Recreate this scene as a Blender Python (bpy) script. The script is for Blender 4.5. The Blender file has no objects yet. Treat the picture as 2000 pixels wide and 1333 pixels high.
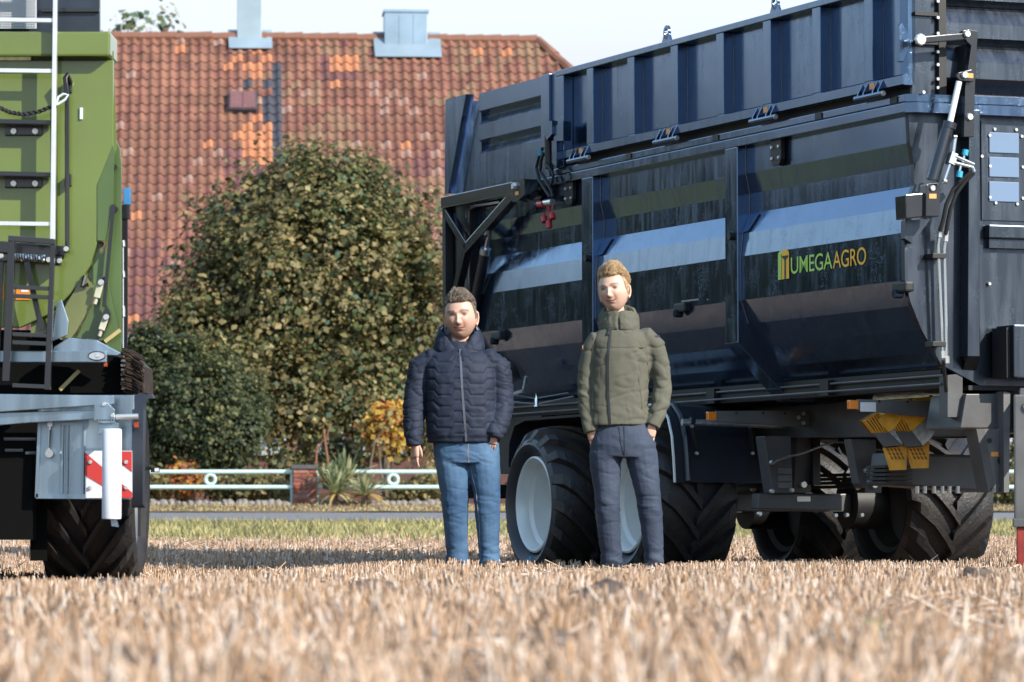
import bpy, bmesh, math, random
import numpy as np
from mathutils import Vector, Matrix, Euler, noise as mnoise
random.seed(7); RNG = np.random.default_rng(7)
S = bpy.context.scene
COL = S.collection
R = math.radians

# ------------------------------------------------------------------ camera, sky, sun, exposure
FPX, CX, CY, CAM_H, HORIZON = 7900.0, 1000.0, 666.5, 0.33, 1020.0
PITCH = math.atan((HORIZON - CY) / FPX)
camd = bpy.data.cameras.new('camera'); cam = bpy.data.objects.new('camera', camd); COL.objects.link(cam)
cam.location = (0, 0, CAM_H); cam.rotation_euler = (math.pi / 2 + PITCH, 0, 0)
camd.sensor_width = 36; camd.lens = FPX / 2000 * 36; camd.clip_start = 0.5; camd.clip_end = 3000
camd.dof.use_dof = True; camd.dof.focus_distance = 27.5; camd.dof.aperture_fstop = 5.8
S.camera = cam
S.render.engine = 'CYCLES'
S.cycles.use_denoising = True
try: S.cycles.denoiser = 'OPENIMAGEDENOISE'
except Exception: pass
S.cycles.max_bounces = 6; S.cycles.caustics_reflective = False; S.cycles.caustics_refractive = False
S.view_settings.view_transform = 'Standard'; S.view_settings.look = 'None'
S.view_settings.gamma = 1.0; S.view_settings.use_curve_mapping = False
S.view_settings.exposure = 0.92

SUN_AZ, SUN_EL = R(49), R(31)          # azimuth to the right of straight behind the camera
sun_dir = Vector((math.sin(SUN_AZ) * math.cos(SUN_EL), -math.cos(SUN_AZ) * math.cos(SUN_EL), math.sin(SUN_EL)))
sund = bpy.data.lights.new('sun', 'SUN'); sun = bpy.data.objects.new('sun', sund); COL.objects.link(sun)
sund.energy = 3.6; sund.angle = R(0.53); sund.color = (1.0, 0.93, 0.82)
sun.rotation_euler = (-sun_dir).to_track_quat('-Z', 'Y').to_euler()

world = bpy.data.worlds.new('World'); S.world = world; world.use_nodes = True
wn = world.node_tree; wn.nodes.clear()
def wnode(t, **k):
    n = wn.nodes.new(t)
    for a, b in k.items(): setattr(n, a, b)
    return n
w_out = wnode('ShaderNodeOutputWorld'); w_bg = wnode('ShaderNodeBackground')
w_sky = wnode('ShaderNodeTexSky', sky_type='NISHITA', sun_disc=False)
w_sky.sun_elevation = SUN_EL
w_sky.sun_rotation = math.atan2(sun_dir.x, sun_dir.y)
w_sky.air_density = 1.5; w_sky.dust_density = 0.2; w_sky.ozone_density = 2.5
w_bg.inputs['Strength'].default_value = 0.15
# a bank of white autumn cloud low all round the horizon, broken higher up
w_tc = wnode('ShaderNodeTexCoord'); w_sep = wnode('ShaderNodeSeparateXYZ')
w_no = wnode('ShaderNodeTexNoise'); w_no.inputs['Scale'].default_value = 2.2; w_no.inputs['Detail'].default_value = 6
w_map = wnode('ShaderNodeMapping'); w_map.inputs['Scale'].default_value = (1, 1, 3.2)
w_mr = wnode('ShaderNodeMapRange'); w_mr.inputs['From Min'].default_value = 0.11; w_mr.inputs['From Max'].default_value = 0.22
w_mr.inputs['To Min'].default_value = 1.0; w_mr.inputs['To Max'].default_value = 0.0
w_mr2 = wnode('ShaderNodeMapRange'); w_mr2.inputs['From Min'].default_value = 0.52; w_mr2.inputs['From Max'].default_value = 0.72
w_max = wnode('ShaderNodeMath', operation='MAXIMUM'); w_mul = wnode('ShaderNodeMath', operation='MULTIPLY'); w_mul.inputs[1].default_value = 0.35
w_mix = wnode('ShaderNodeMix', data_type='RGBA'); w_mix.inputs['B'].default_value = (3.05, 3.2, 3.5, 1)
L = wn.links.new
L(w_tc.outputs['Generated'], w_sep.inputs[0]); L(w_sep.outputs['Z'], w_mr.inputs['Value'])
L(w_tc.outputs['Generated'], w_map.inputs['Vector']); L(w_map.outputs[0], w_no.inputs['Vector'])
L(w_no.outputs['Fac'], w_mr2.inputs['Value']); L(w_mr2.outputs[0], w_mul.inputs[0])
L(w_mr.outputs[0], w_max.inputs[0]); L(w_mul.outputs[0], w_max.inputs[1])
L(w_max.outputs[0], w_mix.inputs['Factor']); L(w_sky.outputs[0], w_mix.inputs['A'])
L(w_mix.outputs['Result'], w_bg.inputs['Color']); L(w_bg.outputs[0], w_out.inputs['Surface'])

# ------------------------------------------------------------------ measuring helpers (photo pixel -> world point)
_c, _s = math.cos(PITCH), math.sin(PITCH)
CAMV = Vector((0, 0, CAM_H))
def ray(px, py):
    x = (px - CX) / FPX; z = -(py - CY) / FPX
    return Vector((x, _c - z * _s, _s + z * _c))
def at(px, py, Y):
    r = ray(px, py); return CAMV + r * (Y / r.y)
def proj(P):
    v = Vector(P) - CAMV
    y = v.y * _c + v.z * _s; z = -v.y * _s + v.z * _c
    return CX + FPX * v.x / y, CY - FPX * z / y

# ------------------------------------------------------------------ materials
MATS = {}
def mat(name, base, rough=0.5, metal=0.0, var=0.0, vscale=8.0, bump=0.0, bscale=60.0, spec=0.5, coat=0.0, base2=None, ior=1.5, bdist=0.01, detail=4.0, coords='Object', sheen=0.0, trans=0.0, stretch=None, rvar=0.0):
    m = bpy.data.materials.new(name); m.use_nodes = True; MATS[name] = m
    nt = m.node_tree; b = nt.nodes['Principled BSDF']
    base = tuple(base) + (1,) if len(base) == 3 else base
    b.inputs['Base Color'].default_value = base; b.inputs['Roughness'].default_value = rough; b.inputs['Metallic'].default_value = metal
    b.inputs['Specular IOR Level'].default_value = spec; b.inputs['IOR'].default_value = ior
    b.inputs['Coat Weight'].default_value = coat; b.inputs['Coat Roughness'].default_value = 0.04
    if sheen: b.inputs['Sheen Weight'].default_value = sheen
    if trans:
        b.inputs['Subsurface Weight'].default_value = 0.0
    tc = nt.nodes.new('ShaderNodeTexCoord'); vec = tc.outputs[coords]
    if stretch:
        mp = nt.nodes.new('ShaderNodeMapping'); mp.inputs['Scale'].default_value = stretch
        nt.links.new(vec, mp.inputs['Vector']); vec = mp.outputs[0]
    if var or base2 or rvar:
        n = nt.nodes.new('ShaderNodeTexNoise'); n.inputs['Scale'].default_value = vscale; n.inputs['Detail'].default_value = detail
        nt.links.new(vec, n.inputs['Vector'])
        cr = nt.nodes.new('ShaderNodeValToRGB')
        cr.color_ramp.elements[0].position = 0.35; cr.color_ramp.elements[1].position = 0.68
        if base2 is None:
            lo = tuple(max(0, c * (1 - var)) for c in base[:3]) + (1,); hi = tuple(min(1, c * (1 + var)) for c in base[:3]) + (1,)
        else: lo = base; hi = tuple(base2) + (1,)
        cr.color_ramp.elements[0].color = lo; cr.color_ramp.elements[1].color = hi
        nt.links.new(n.outputs['Fac'], cr.inputs['Fac']); nt.links.new(cr.outputs['Color'], b.inputs['Base Color'])
        if rvar:
            mr = nt.nodes.new('ShaderNodeMapRange'); mr.inputs['From Min'].default_value = 0.3; mr.inputs['From Max'].default_value = 0.7
            mr.inputs['To Min'].default_value = max(0.02, rough - rvar); mr.inputs['To Max'].default_value = min(1, rough + rvar)
            nt.links.new(n.outputs['Fac'], mr.inputs['Value']); nt.links.new(mr.outputs[0], b.inputs['Roughness'])
    if bump:
        n2 = nt.nodes.new('ShaderNodeTexNoise'); n2.inputs['Scale'].default_value = bscale; n2.inputs['Detail'].default_value = 3
        bp = nt.nodes.new('ShaderNodeBump'); bp.inputs['Strength'].default_value = bump; bp.inputs['Distance'].default_value = bdist
        nt.links.new(vec, n2.inputs['Vector']); nt.links.new(n2.outputs['Fac'], bp.inputs['Height']); nt.links.new(bp.outputs[0], b.inputs['Normal'])
    return m

# ------------------------------------------------------------------ mesh builder
class MB:
    def __init__(s): s.v = []; s.f = []; s.m = []; s.cur = 0
    def add(s, vs, fs):
        o = len(s.v); s.v.extend([tuple(v) for v in vs]); s.f.extend([tuple(i + o for i in f) for f in fs]); s.m.extend([s.cur] * len(fs)); return s
    def box(s, lo, hi):
        x0, y0, z0 = [min(a, b) for a, b in zip(lo, hi)]; x1, y1, z1 = [max(a, b) for a, b in zip(lo, hi)]
        v = [(x0,y0,z0),(x1,y0,z0),(x1,y1,z0),(x0,y1,z0),(x0,y0,z1),(x1,y0,z1),(x1,y1,z1),(x0,y1,z1)]
        return s.add(v, [(0,3,2,1),(4,5,6,7),(0,1,5,4),(1,2,6,5),(2,3,7,6),(3,0,4,7)])
    def cbox(s, c, d): return s.box([a - b / 2 for a, b in zip(c, d)], [a + b / 2 for a, b in zip(c, d)])
    def chamfer_box(s, lo, hi, b):
        bm = bmesh.new()
        x0, y0, z0 = [min(p, q) for p, q in zip(lo, hi)]; x1, y1, z1 = [max(p, q) for p, q in zip(lo, hi)]
        bmesh.ops.create_cube(bm, size=1, matrix=Matrix.Translation(((x0+x1)/2,(y0+y1)/2,(z0+z1)/2)) @ Matrix.Diagonal((x1-x0,y1-y0,z1-z0,1)))
        bmesh.ops.bevel(bm, geom=bm.edges[:], offset=b, segments=2, affect='EDGES', profile=0.6)
        bm.verts.index_update(); r = s.add([v.co[:] for v in bm.verts], [[v.index for v in f.verts] for f in bm.faces]); bm.free(); return r
    def prism(s, pts, vec):
        n = len(pts); vec = Vector(vec); a = [Vector(p) for p in pts]
        nrm = Vector((0, 0, 0))
        for i in range(n): nrm += a[i].cross(a[(i + 1) % n])
        if nrm.dot(vec) > 0: a.reverse()
        v = a + [p + vec for p in a]
        return s.add(v, [tuple(range(n)), tuple(range(2 * n - 1, n - 1, -1))] + [(i, i + n, (i + 1) % n + n, (i + 1) % n) for i in range(n)])
    def tube(s, path, r, n=8, cap=True):
        P = [Vector(p) for p in path]; k = len(P)
        rr = r if isinstance(r, (list, tuple)) else [r] * k
        t0 = (P[1] - P[0]).normalized(); up = Vector((0, 0, 1)) if abs(t0.z) < 0.9 else Vector((1, 0, 0))
        x = t0.cross(up).normalized(); vs = []
        for i in range(k):
            t = (P[min(i + 1, k - 1)] - P[max(i - 1, 0)])
            if t.length < 1e-9: t = t0
            t.normalize()
            x = (x - t * x.dot(t)); x = x.normalized() if x.length > 1e-6 else t.orthogonal().normalized()
            y = t.cross(x)
            for j in range(n):
                a = 2 * math.pi * j / n; vs.append(P[i] + (x * math.cos(a) + y * math.sin(a)) * rr[i])
        fs = [(i * n + j, i * n + (j + 1) % n, (i + 1) * n + (j + 1) % n, (i + 1) * n + j) for i in range(k - 1) for j in range(n)]
        if cap: fs += [tuple(range(n - 1, -1, -1)), tuple(range((k - 1) * n, k * n))]
        return s.add(vs, fs)
    def cyl(s, p0, p1, r, n=12): return s.tube([p0, p1], r, n)
    def lathe(s, prof, c, axis, n=32, closed=False):
        ax = Vector(axis).normalized(); x = ax.orthogonal().normalized(); y = ax.cross(x); c = Vector(c); vs = []
        for j in range(n):
            a = 2 * math.pi * j / n; d = x * math.cos(a) + y * math.sin(a)
            for (r, h) in prof: vs.append(c + d * r + ax * h)
        k = len(prof); fs = []
        for j in range(n):
            for i in range(k - 1 if not closed else k):
                fs.append((j * k + i, ((j + 1) % n) * k + i, ((j + 1) % n) * k + (i + 1) % k, j * k + (i + 1) % k))
        return s.add(vs, fs)
    def beam(s, p0, p1, w, h, up=(0, 0, 1)):
        p0 = Vector(p0); p1 = Vector(p1); t = (p1 - p0).normalized(); up = Vector(up); x = t.cross(up)
        if x.length < 1e-4: x = t.cross(Vector((0, 1, 0)))
        x.normalize(); y = x.cross(t)
        q = [p0 + x * a * w / 2 + y * b * h / 2 for a, b in ((-1,-1),(1,-1),(1,1),(-1,1))]
        return s.prism(q, p1 - p0)
    def build(s, name, m, parent=None, smooth=False, bevel=0.0, matrix=None, sharp=35):
        me = bpy.data.meshes.new(name); me.from_pydata(s.v, [], s.f); 
        for x in (m if isinstance(m, (list, tuple)) else [m]): me.materials.append(MATS[x] if isinstance(x, str) else x)
        if max(s.m, default=0) > 0: me.polygons.foreach_set('material_index', s.m)
        me.validate()
        bm = bmesh.new(); bm.from_mesh(me); bmesh.ops.recalc_face_normals(bm, faces=bm.faces[:])
        if bevel: bmesh.ops.bevel(bm, geom=[e for e in bm.edges if len(e.link_faces) == 2 and e.calc_face_angle(0) > 0.5], offset=bevel, segments=2, affect='EDGES', profile=0.6, clamp_overlap=True)
        bm.to_mesh(me); bm.free()
        if smooth:
            me.polygons.foreach_set('use_smooth', [True] * len(me.polygons))
            try: me.set_sharp_from_angle(angle=R(sharp))
            except Exception: pass
        o = bpy.data.objects.new(name, me); COL.objects.link(o)
        if matrix is not None: o.matrix_world = matrix
        if parent is not None: o.parent = parent
        return o
def quick(name, m, parent, fn, **k):
    b = MB(); fn(b); return b.build(name, m, parent, **k)
def empty(name, loc=(0, 0, 0), matrix=None):
    o = bpy.data.objects.new(name, None); COL.objects.link(o); o.empty_display_size = 0.2
    if matrix is not None: o.matrix_world = matrix
    else: o.location = loc
    return o
def tag(o, label=None, cat=None, group=None, kind=None):
    if label: o['label'] = label
    if cat: o['category'] = cat
    if group: o['group'] = group
    if kind: o['kind'] = kind
    return o
def mesh_np(name, verts, faces, mats, parent=None, midx=None, smooth=False):
    """fast mesh from numpy arrays; faces (n,k)"""
    me = bpy.data.meshes.new(name); n, k = faces.shape
    me.vertices.add(len(verts)); me.vertices.foreach_set('co', np.asarray(verts, np.float32).ravel())
    me.loops.add(n * k); me.loops.foreach_set('vertex_index', faces.astype(np.int32).ravel())
    me.polygons.add(n); me.polygons.foreach_set('loop_start', np.arange(0, n * k, k, dtype=np.int32))
    try: me.polygons.foreach_set('loop_total', np.full(n, k, np.int32))
    except Exception: pass
    for x in mats: me.materials.append(MATS[x])
    if midx is not None: me.polygons.foreach_set('material_index', np.asarray(midx, np.int32))
    if smooth: me.polygons.foreach_set('use_smooth', np.ones(n, bool))
    me.update(calc_edges=True); me.validate()
    o = bpy.data.objects.new(name, me); COL.objects.link(o)
    if parent is not None: o.parent = parent
    return o
# ================================================================== THE SETTING: ground, stubble, grass, road
def prof(Y):
    return float(np.interp(Y, [-60, 20, 27, 29.5, 35, 39, 45, 58, 62, 66, 70, 400, 1500], [0, 0, -.02, -.065, -.07, .0, .09, .325, .455, .575, .62, .7, .9]))
def gz(x, y):
    n = 0.035 * mnoise.noise(Vector((x * .5, y * .5, 3.1))) + 0.02 * mnoise.noise(Vector((x * 1.7, y * 1.7, 9.2)))
    f = 1.0 if y < 45 else max(0.0, 1 - (y - 45) / 6)
    dip = .055 * min(1, max(0, (-.9 - x) / .8)) * min(1, max(0, (y - 14) / 5)) * min(1, max(0, (34 - y) / 6))
    return prof(y) + n * f - dip
def gz_np(x, y):
    return np.array([gz(float(a), float(b)) for a, b in zip(x, y)])
mat('soil', (.075, .055, .045), .95, base2=(.15, .11, .085), vscale=5, bump=.9, bscale=18, bdist=.03)
mat('straw_pale', (.56, .395, .275), .55, var=.12, vscale=3)
mat('straw_tan', (.43, .272, .168), .6, var=.2, vscale=3)
mat('straw_brown', (.22, .14, .09), .7, var=.2, vscale=3)
mat('straw_white', (.72, .59, .485), .45)
mat('straw_gold', (.46, .275, .148), .6)
mat('asphalt', (.15, .145, .145), .9, base2=(.21, .20, .20), vscale=9, bump=.3, bscale=80)
mat('grass_ground', (.10, .105, .035), .9, base2=(.2, .19, .06), vscale=2.5, bump=.6, bscale=30)
mat('grass_blade', (.19, .19, .07), .6, var=.25, vscale=.6)
mat('grass_yellow', (.36, .30, .13), .65, var=.25, vscale=.6)
mat('verge_earth', (.12, .09, .045), .95, base2=(.26, .17, .06), vscale=3, bump=.6, bscale=25)
mat('kerb_stone', (.30, .31, .33), .8, var=.2)

def sheet(name, xs, ys, zf, m, kind='structure'):
    X, Y = np.meshgrid(xs, ys); Z = np.array([[zf(float(a), float(b)) for a, b in zip(r1, r2)] for r1, r2 in zip(X, Y)])
    v = np.stack([X, Y, Z], -1).reshape(-1, 3); nx, ny = len(xs), len(ys)
    i = np.arange(nx * ny).reshape(ny, nx)
    f = np.stack([i[:-1, :-1], i[:-1, 1:], i[1:, 1:], i[1:, :-1]], -1).reshape(-1, 4)
    o = mesh_np(name, v, f, [m], smooth=True); tag(o, kind=kind); return o
gy = np.concatenate([np.array([-200, -80, -30, -10, 0, 4]), np.arange(6, 48, .25), np.arange(48, 72, 1.0), np.array([75, 85, 100, 150, 300, 700, 1500])])
gx = np.concatenate([np.array([-900, -300, -100, -40, -20, -14]), np.arange(-9, 9.01, .25), np.array([14, 20, 40, 100, 300, 900])])
tag(sheet('field_ground', gx, gy, gz, 'soil'), 'bare brown soil of the harvested field', 'ground')
def strip_edge(x): return 44.6 + .9 * mnoise.noise(Vector((x * .16, 0, 0)))
yy = np.arange(44.0, 58.01, .5)
tag(sheet('grass_verge', np.arange(-40, 40.1, .5), yy, lambda x, y: prof(max(y, strip_edge(x))) + .012 if y > strip_edge(x) - .6 else prof(y) - .05, 'grass_ground'), 'yellow-green grass strip between stubble and road', 'grass')
tag(sheet('road', np.arange(-60, 60.1, 2.0), np.array([58.0, 59, 60, 61, 62.0]), lambda x, y: prof(y) + .02, 'asphalt'), 'narrow grey asphalt road beyond the grass strip', 'road')
tag(sheet('garden_verge', np.arange(-60, 60.1, 1.0), np.arange(62.0, 95.1, .75), lambda x, y: prof(y) + .03 + .03 * mnoise.noise(Vector((x * .7, y * .7, 0))), 'verge_earth'), 'leaf-strewn earth verge in front of the garden fence', 'ground')

# ---- stubble: upright cut stalks in drill rows plus loose straw, too many to count
def stalks(n, y0, y1, hmin, hmax, rad, margin=1.2, lean=.22, sides=3):
    u = RNG.random(n); y = np.sqrt(y0 ** 2 + u * (y1 ** 2 - y0 ** 2))
    half = y * (1000 / FPX) * 1.03 + margin
    x = (RNG.random(n) * 2 - 1) * half
    row = .125; x = np.round(x / row) * row + RNG.normal(0, .022, n)         # rows run away from the camera
    a = np.arctan2(1, 0); z = gz_np(x, y)
    keep = y < np.array([strip_edge(float(q)) for q in x]); x, y, z = x[keep], y[keep], z[keep]; n = len(x)
    patch = np.array([mnoise.noise(Vector((float(p) * 1.1, float(q) * .5, 5.0))) for p, q in zip(x, y)])
    k2 = RNG.random(n) < np.clip(.85 + patch * 2.6, .07, 1); x, y, z, patch = x[k2], y[k2], z[k2], patch[k2]; n = len(x)
    h = (hmin + (hmax - hmin) * RNG.random(n)) * (1 + .25 * patch)
    lx = RNG.normal(0, lean, n) * h; ly = RNG.normal(0, lean, n) * h
    flat = RNG.random(n) < .16                                               # trodden stalks
    lx = np.where(flat, RNG.normal(0, .9, n) * h, lx); ly = np.where(flat, RNG.normal(0, .9, n) * h, ly); hz = np.where(flat, h * (.15 + .5 * RNG.random(n)), h)
    r = rad * (.7 + .6 * RNG.random(n)); V = []; 
    ph = RNG.random(n) * 6.28
    for t, rr in ((0, 1.0), (1, .85)):
        for j in range(sides):
            an = ph + 2 * math.pi * j / sides
            V.append(np.stack([x + lx * t + r * rr * np.cos(an), y + ly * t + r * rr * np.sin(an), z - .015 + (hz + .015) * t], -1))
    V = np.stack(V, 1).reshape(-1, 3); base = (np.arange(n) * 2 * sides)[:, None]
    F = []
    for j in range(sides):
        k = (j + 1) % sides; F.append(base + np.array([[j, k, sides + k, sides + j]]))
    F = np.stack(F, 1).reshape(-1, 4)
    mi = np.repeat(RNG.choice(5, n, p=[.36, .28, .10, .16, .10]), sides)
    return V, F, mi
def litter(n, y0, y1, lmin, lmax, rad, margin=1.0):
    u = RNG.random(n); y = np.sqrt(y0 ** 2 + u * (y1 ** 2 - y0 ** 2)); half = y * (1000 / FPX) * 1.03 + margin
    x = (RNG.random(n) * 2 - 1) * half; z = gz_np(x, y) + .004 + .05 * RNG.random(n) ** 2
    keep = y < np.array([strip_edge(float(q)) for q in x]); x, y, z = x[keep], y[keep], z[keep]; n = len(x)
    a = RNG.random(n) * math.pi; l = lmin + (lmax - lmin) * RNG.random(n); dz = RNG.normal(0, .22, n) * l
    dx, dy = np.cos(a) * l / 2, np.sin(a) * l / 2; px_, py_ = -np.sin(a) * rad, np.cos(a) * rad
    A = np.stack([x - dx, y - dy, z - dz / 2], -1); B = np.stack([x + dx, y + dy, z + dz / 2], -1)
    P = np.stack([px_, py_, np.zeros(n)], -1); Q = np.stack([np.zeros(n), np.zeros(n), np.full(n, rad * 1.6)], -1)
    V = np.stack([A - P, A + P, A + Q, B - P, B + P, B + Q], 1).reshape(-1, 3); b = (np.arange(n) * 6)[:, None]
    F = np.stack([b + np.array([[0, 1, 4, 3]]), b + np.array([[1, 2, 5, 4]]), b + np.array([[2, 0, 3, 5]])], 1).reshape(-1, 4)
    return V, F, np.repeat(RNG.choice(5, n, p=[.30, .30, .16, .16, .08]), 3)
parts = [stalks(8500, 6.0, 10.5, .05, .14, .0046, lean=.36, sides=4), stalks(11000, 10.5, 14, .05, .135, .0045, lean=.32), stalks(17000, 14, 19, .05, .12, .0042, lean=.2), stalks(23000, 19, 25, .045, .10, .0044, lean=.15), stalks(42000, 25, 34, .04, .095, .0048, lean=.15), stalks(42000, 34, 46, .05, .11, .006),
         litter(6000, 6, 14, .06, .28, .0032), litter(8000, 14, 28, .06, .25, .0035), litter(12000, 28, 45, .08, .25, .005)]
V = []; F = []; Mi = []; off = 0
for v, f, m_ in parts: V.append(v); F.append(f + off); Mi.append(m_); off += len(v)
st = mesh_np('stubble', np.concatenate(V), np.concatenate(F), ['straw_pale', 'straw_tan', 'straw_brown', 'straw_white', 'straw_gold'], midx=np.concatenate(Mi))
tag(st, 'pale straw stubble covering the harvested field', 'stubble', kind='stuff')

def blades(n, xr, y0, y1, h0, h1, w, zoff=0.0, edge=True):
    x = xr[0] + (xr[1] - xr[0]) * RNG.random(n); y = y0 + (y1 - y0) * RNG.random(n)
    if edge:
        k = y > np.array([strip_edge(float(q)) for q in x]) + RNG.normal(0, .35, n); x, y = x[k], y[k]; n = len(x)
    z = np.array([prof(float(q)) for q in y]) + zoff; h = h0 + (h1 - h0) * RNG.random(n)
    a = RNG.random(n) * 6.28; lx, ly = RNG.normal(0, .35, n) * h, RNG.normal(0, .35, n) * h
    c, s = np.cos(a) * w, np.sin(a) * w
    V = np.stack([np.stack([x - c, y - s, z], -1), np.stack([x + c, y + s, z], -1), np.stack([x + lx, y + ly, z + h], -1)], 1).reshape(-1, 3)
    return V, np.arange(3 * n).reshape(-1, 3)
v1, f1 = blades(42000, (-9.5, 10), 43.6, 58, .03, .11, .012)
g = mesh_np('grass', v1, f1, ['grass_blade', 'grass_yellow'], midx=(RNG.random(len(f1)) < .6).astype(int)); tag(g, 'short yellowing grass along the road', 'grass', kind='stuff')
v1, f1 = blades(9000, (-10, 10), 62.1, 65.4, .015, .06, .014, .04, edge=False)
g = mesh_np('verge_grass', v1, f1, ['grass_yellow', 'straw_brown'], midx=(RNG.random(len(f1)) < .45).astype(int)); tag(g, 'dry grass tufts on the verge below the garden fence', 'grass', kind='stuff')

# ---- lumps of bare soil between the stalks
cv = []; cf = []; off = 0
for i in range(260):
    y = math.sqrt(random.uniform(6.5 ** 2, 20 ** 2)); x = random.uniform(-1, 1) * (y * .13 + .6); r0 = random.uniform(.02, .055) * (1.7 if i % 6 == 0 else 1); bm = bmesh.new(); bmesh.ops.create_icosphere(bm, subdivisions=2, radius=1)
    for v in bm.verts:
        k = 1 + .45 * mnoise.noise(v.co * 1.5 + Vector((i, 0, 0))); cv.append((x + v.co.x * r0 * k * 1.5, y + v.co.y * r0 * k * 1.2, gz(x, y) + r0 * .3 + v.co.z * r0 * k))
    bm.faces.ensure_lookup_table(); bm.verts.index_update(); cf += [[w.index + off for w in f.verts] for f in bm.faces]; off += len(bm.verts); bm.free()
cl = mesh_np('soil_clods', np.array(cv), np.array(cf), ['soil'], smooth=True); tag(cl, 'dark soil clods lying between the stubble stalks', 'soil', kind='stuff')
mat('weed_leaf', (.17, .21, .06), .55, var=.25, vscale=4)
def weed(px, py, Y, n, size, label):
    x = at(px, py, Y).x; root = empty('weed_plant', (x, Y, gz(x, Y))); tag(root, label, 'weed', 'green weeds in the stubble'); b = MB(); st_ = MB()
    for i in range(n):
        a = i * 2.4; h = size * (.35 + .65 * i / n); l = size * random.uniform(.35, .55); d = Vector((math.cos(a), math.sin(a), .35)).normalized(); sd = Vector((-math.sin(a), math.cos(a), 0)) * l * .3; o = Vector((0, 0, h))
        b.add([o, o + d * l * .5 - sd, o + d * l - Vector((0, 0, l * .12)), o + d * l * .5 + sd], [(0, 1, 2), (0, 2, 3)])
    b.build('leaves', 'weed_leaf', root); st_.tube([(0, 0, -.01), (.004, 0, size * .5), (0, .004, size)], [.004, .0035, .002], 6); st_.build('stem', 'weed_leaf', root, smooth=True)
weed(1716, 1290, 8.6, 8, .13, 'green leafy weed in the blurred foreground at right'); weed(1860, 1270, 9.0, 5, .06, 'tiny green weed low in the foreground near the right edge'); weed(816, 1190, 13.5, 6, .07, 'small green weed in the stubble below the man in blue jeans')
# ================================================================== HOUSE with pantiled roof
mat('tile_red', (0.201, 0.083, 0.056), .75, var=.3, vscale=2.2, bump=.25, bscale=40)
mat('tile_rust', (0.212, 0.095, 0.059), .75, var=.28, vscale=2.2, bump=.25, bscale=40)
mat('tile_plum', (0.170, 0.070, 0.061), .7, var=.3, vscale=2.2, bump=.25, bscale=40)
mat('tile_mossy', (0.191, 0.095, 0.059), .9, base2=(.235, .145, .085), vscale=3, bump=.35, bscale=40)
mat('tile_lichen', (0.238, 0.118, 0.081), .85, base2=(.32, .21, .17), vscale=4, bump=.3, bscale=40)
mat('tile_orange', (.47, .185, .085), .65, var=.15, vscale=2.2)
mat('tile_dark', (.055, .055, .07), .7, var=.3)
mat('zinc', (.36, .46, .54), .38, .75, var=.12, vscale=1.5)
mat('zinc_pale', (.36, .45, .50), .5, .5, var=.1, vscale=1.5)
mat('house_brick', (.13, .06, .048), .9, base2=(.09, .045, .04), vscale=3, bump=.4, bscale=20)
mat('window_white', (.42, .48, .52), .5)
mat('window_glass', (.10, .13, .16), .05, spec=.9)
mat('roof_underlay', (.07, .045, .04), .9)
TILES = ['tile_red', 'tile_rust', 'tile_plum', 'tile_mossy', 'tile_lichen', 'tile_orange', 'tile_dark']
house = empty('house', at(640, 990, 83))
tag(house, 'farmhouse with a large weathered red pantile roof and two zinc chimneys', 'house')
HM = house.matrix_world.copy()
house.location = (0, 0, 0)
YAW = R(4.0); rd = Vector((math.cos(YAW), math.sin(YAW), 0))       # ridge direction, right end farther
bk = Vector((-math.sin(YAW), math.cos(YAW), 0))                    # horizontal up-slope direction
E0 = at(255, 655, 82.0)                                            # a point on the eave
PITCHR = R(45); SLOPE = (bk * math.cos(PITCHR) + Vector((0, 0, math.sin(PITCHR)))).normalized()
NR = rd.cross(SLOPE).normalized(); NR = NR if NR.z > 0 else -NR
def on_roof(px, py, lift=0.0):
    r = ray(px, py); q = E0 + NR * lift; t = (q - CAMV).dot(NR) / r.dot(NR); P = CAMV + r * t - E0
    return P.dot(rd), P.dot(SLOPE)
def RF(a, b, h=0.0): return E0 + rd * a + SLOPE * b + NR * h
_, ridge_b = on_roof(640, 77); TW = .212; ROWS = 33; TL = ridge_b / ROWS
ridge_end = on_roof(1050, 80)[0]; a_left = -6.0
# tile mesh (origin at the tile's lower left corner; x along ridge, y up slope, z normal)
def tile_geo():
    xs = np.linspace(0, 1, 8); prof_ = []
    for t in xs:
        h = .046 * math.sin(math.pi * min(1, max(0, (t - .42) / .58))) ** 1.0 if t > .42 else -.012 * math.sin(math.pi * t / .42)
        prof_.append(h)
    V = []; 
    for (yy_, lift, dz) in ((0, .030, 0), (0, .030, -.020), (1.12, .0, 0)):
        for t, h in zip(xs, prof_): V.append((t * TW * 1.04, yy_ * TL, h + lift + dz))
    n = len(xs); F = []
    for i in range(n - 1):
        F.append((i, i + 1, 2 * n + i + 1, 2 * n + i)); F.append((n + i, n + i + 1, i + 1, i))
    return V, F
TV, TF = tile_geo()
tile_me = []
for mname in TILES:
    me = bpy.data.meshes.new('tile'); me.from_pydata(TV, [], TF); me.materials.append(MATS[mname]); tile_me.append(me)
    me.polygons.foreach_set('use_smooth', [True] * len(me.polygons)); 
    try: me.set_sharp_from_angle(angle=R(50))
    except Exception: pass
roof_under = MB()
hipk = .62                                                        # hip edge runs down to the right
roof_under.add([RF(a_left, 0), RF(ridge_end + ridge_b * hipk, 0), RF(ridge_end, ridge_b), RF(a_left, ridge_b)], [(0, 1, 2, 3)])
backp = RF(a_left, ridge_b) + bk * (ridge_b * math.cos(PITCHR)) * 1.0 - Vector((0, 0, ridge_b * math.sin(PITCHR)))
backq = backp + rd * (ridge_end + ridge_b * hipk - a_left)
roof_under.add([RF(a_left, ridge_b), RF(ridge_end, ridge_b), backq, backp], [(0, 1, 2, 3)])
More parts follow.
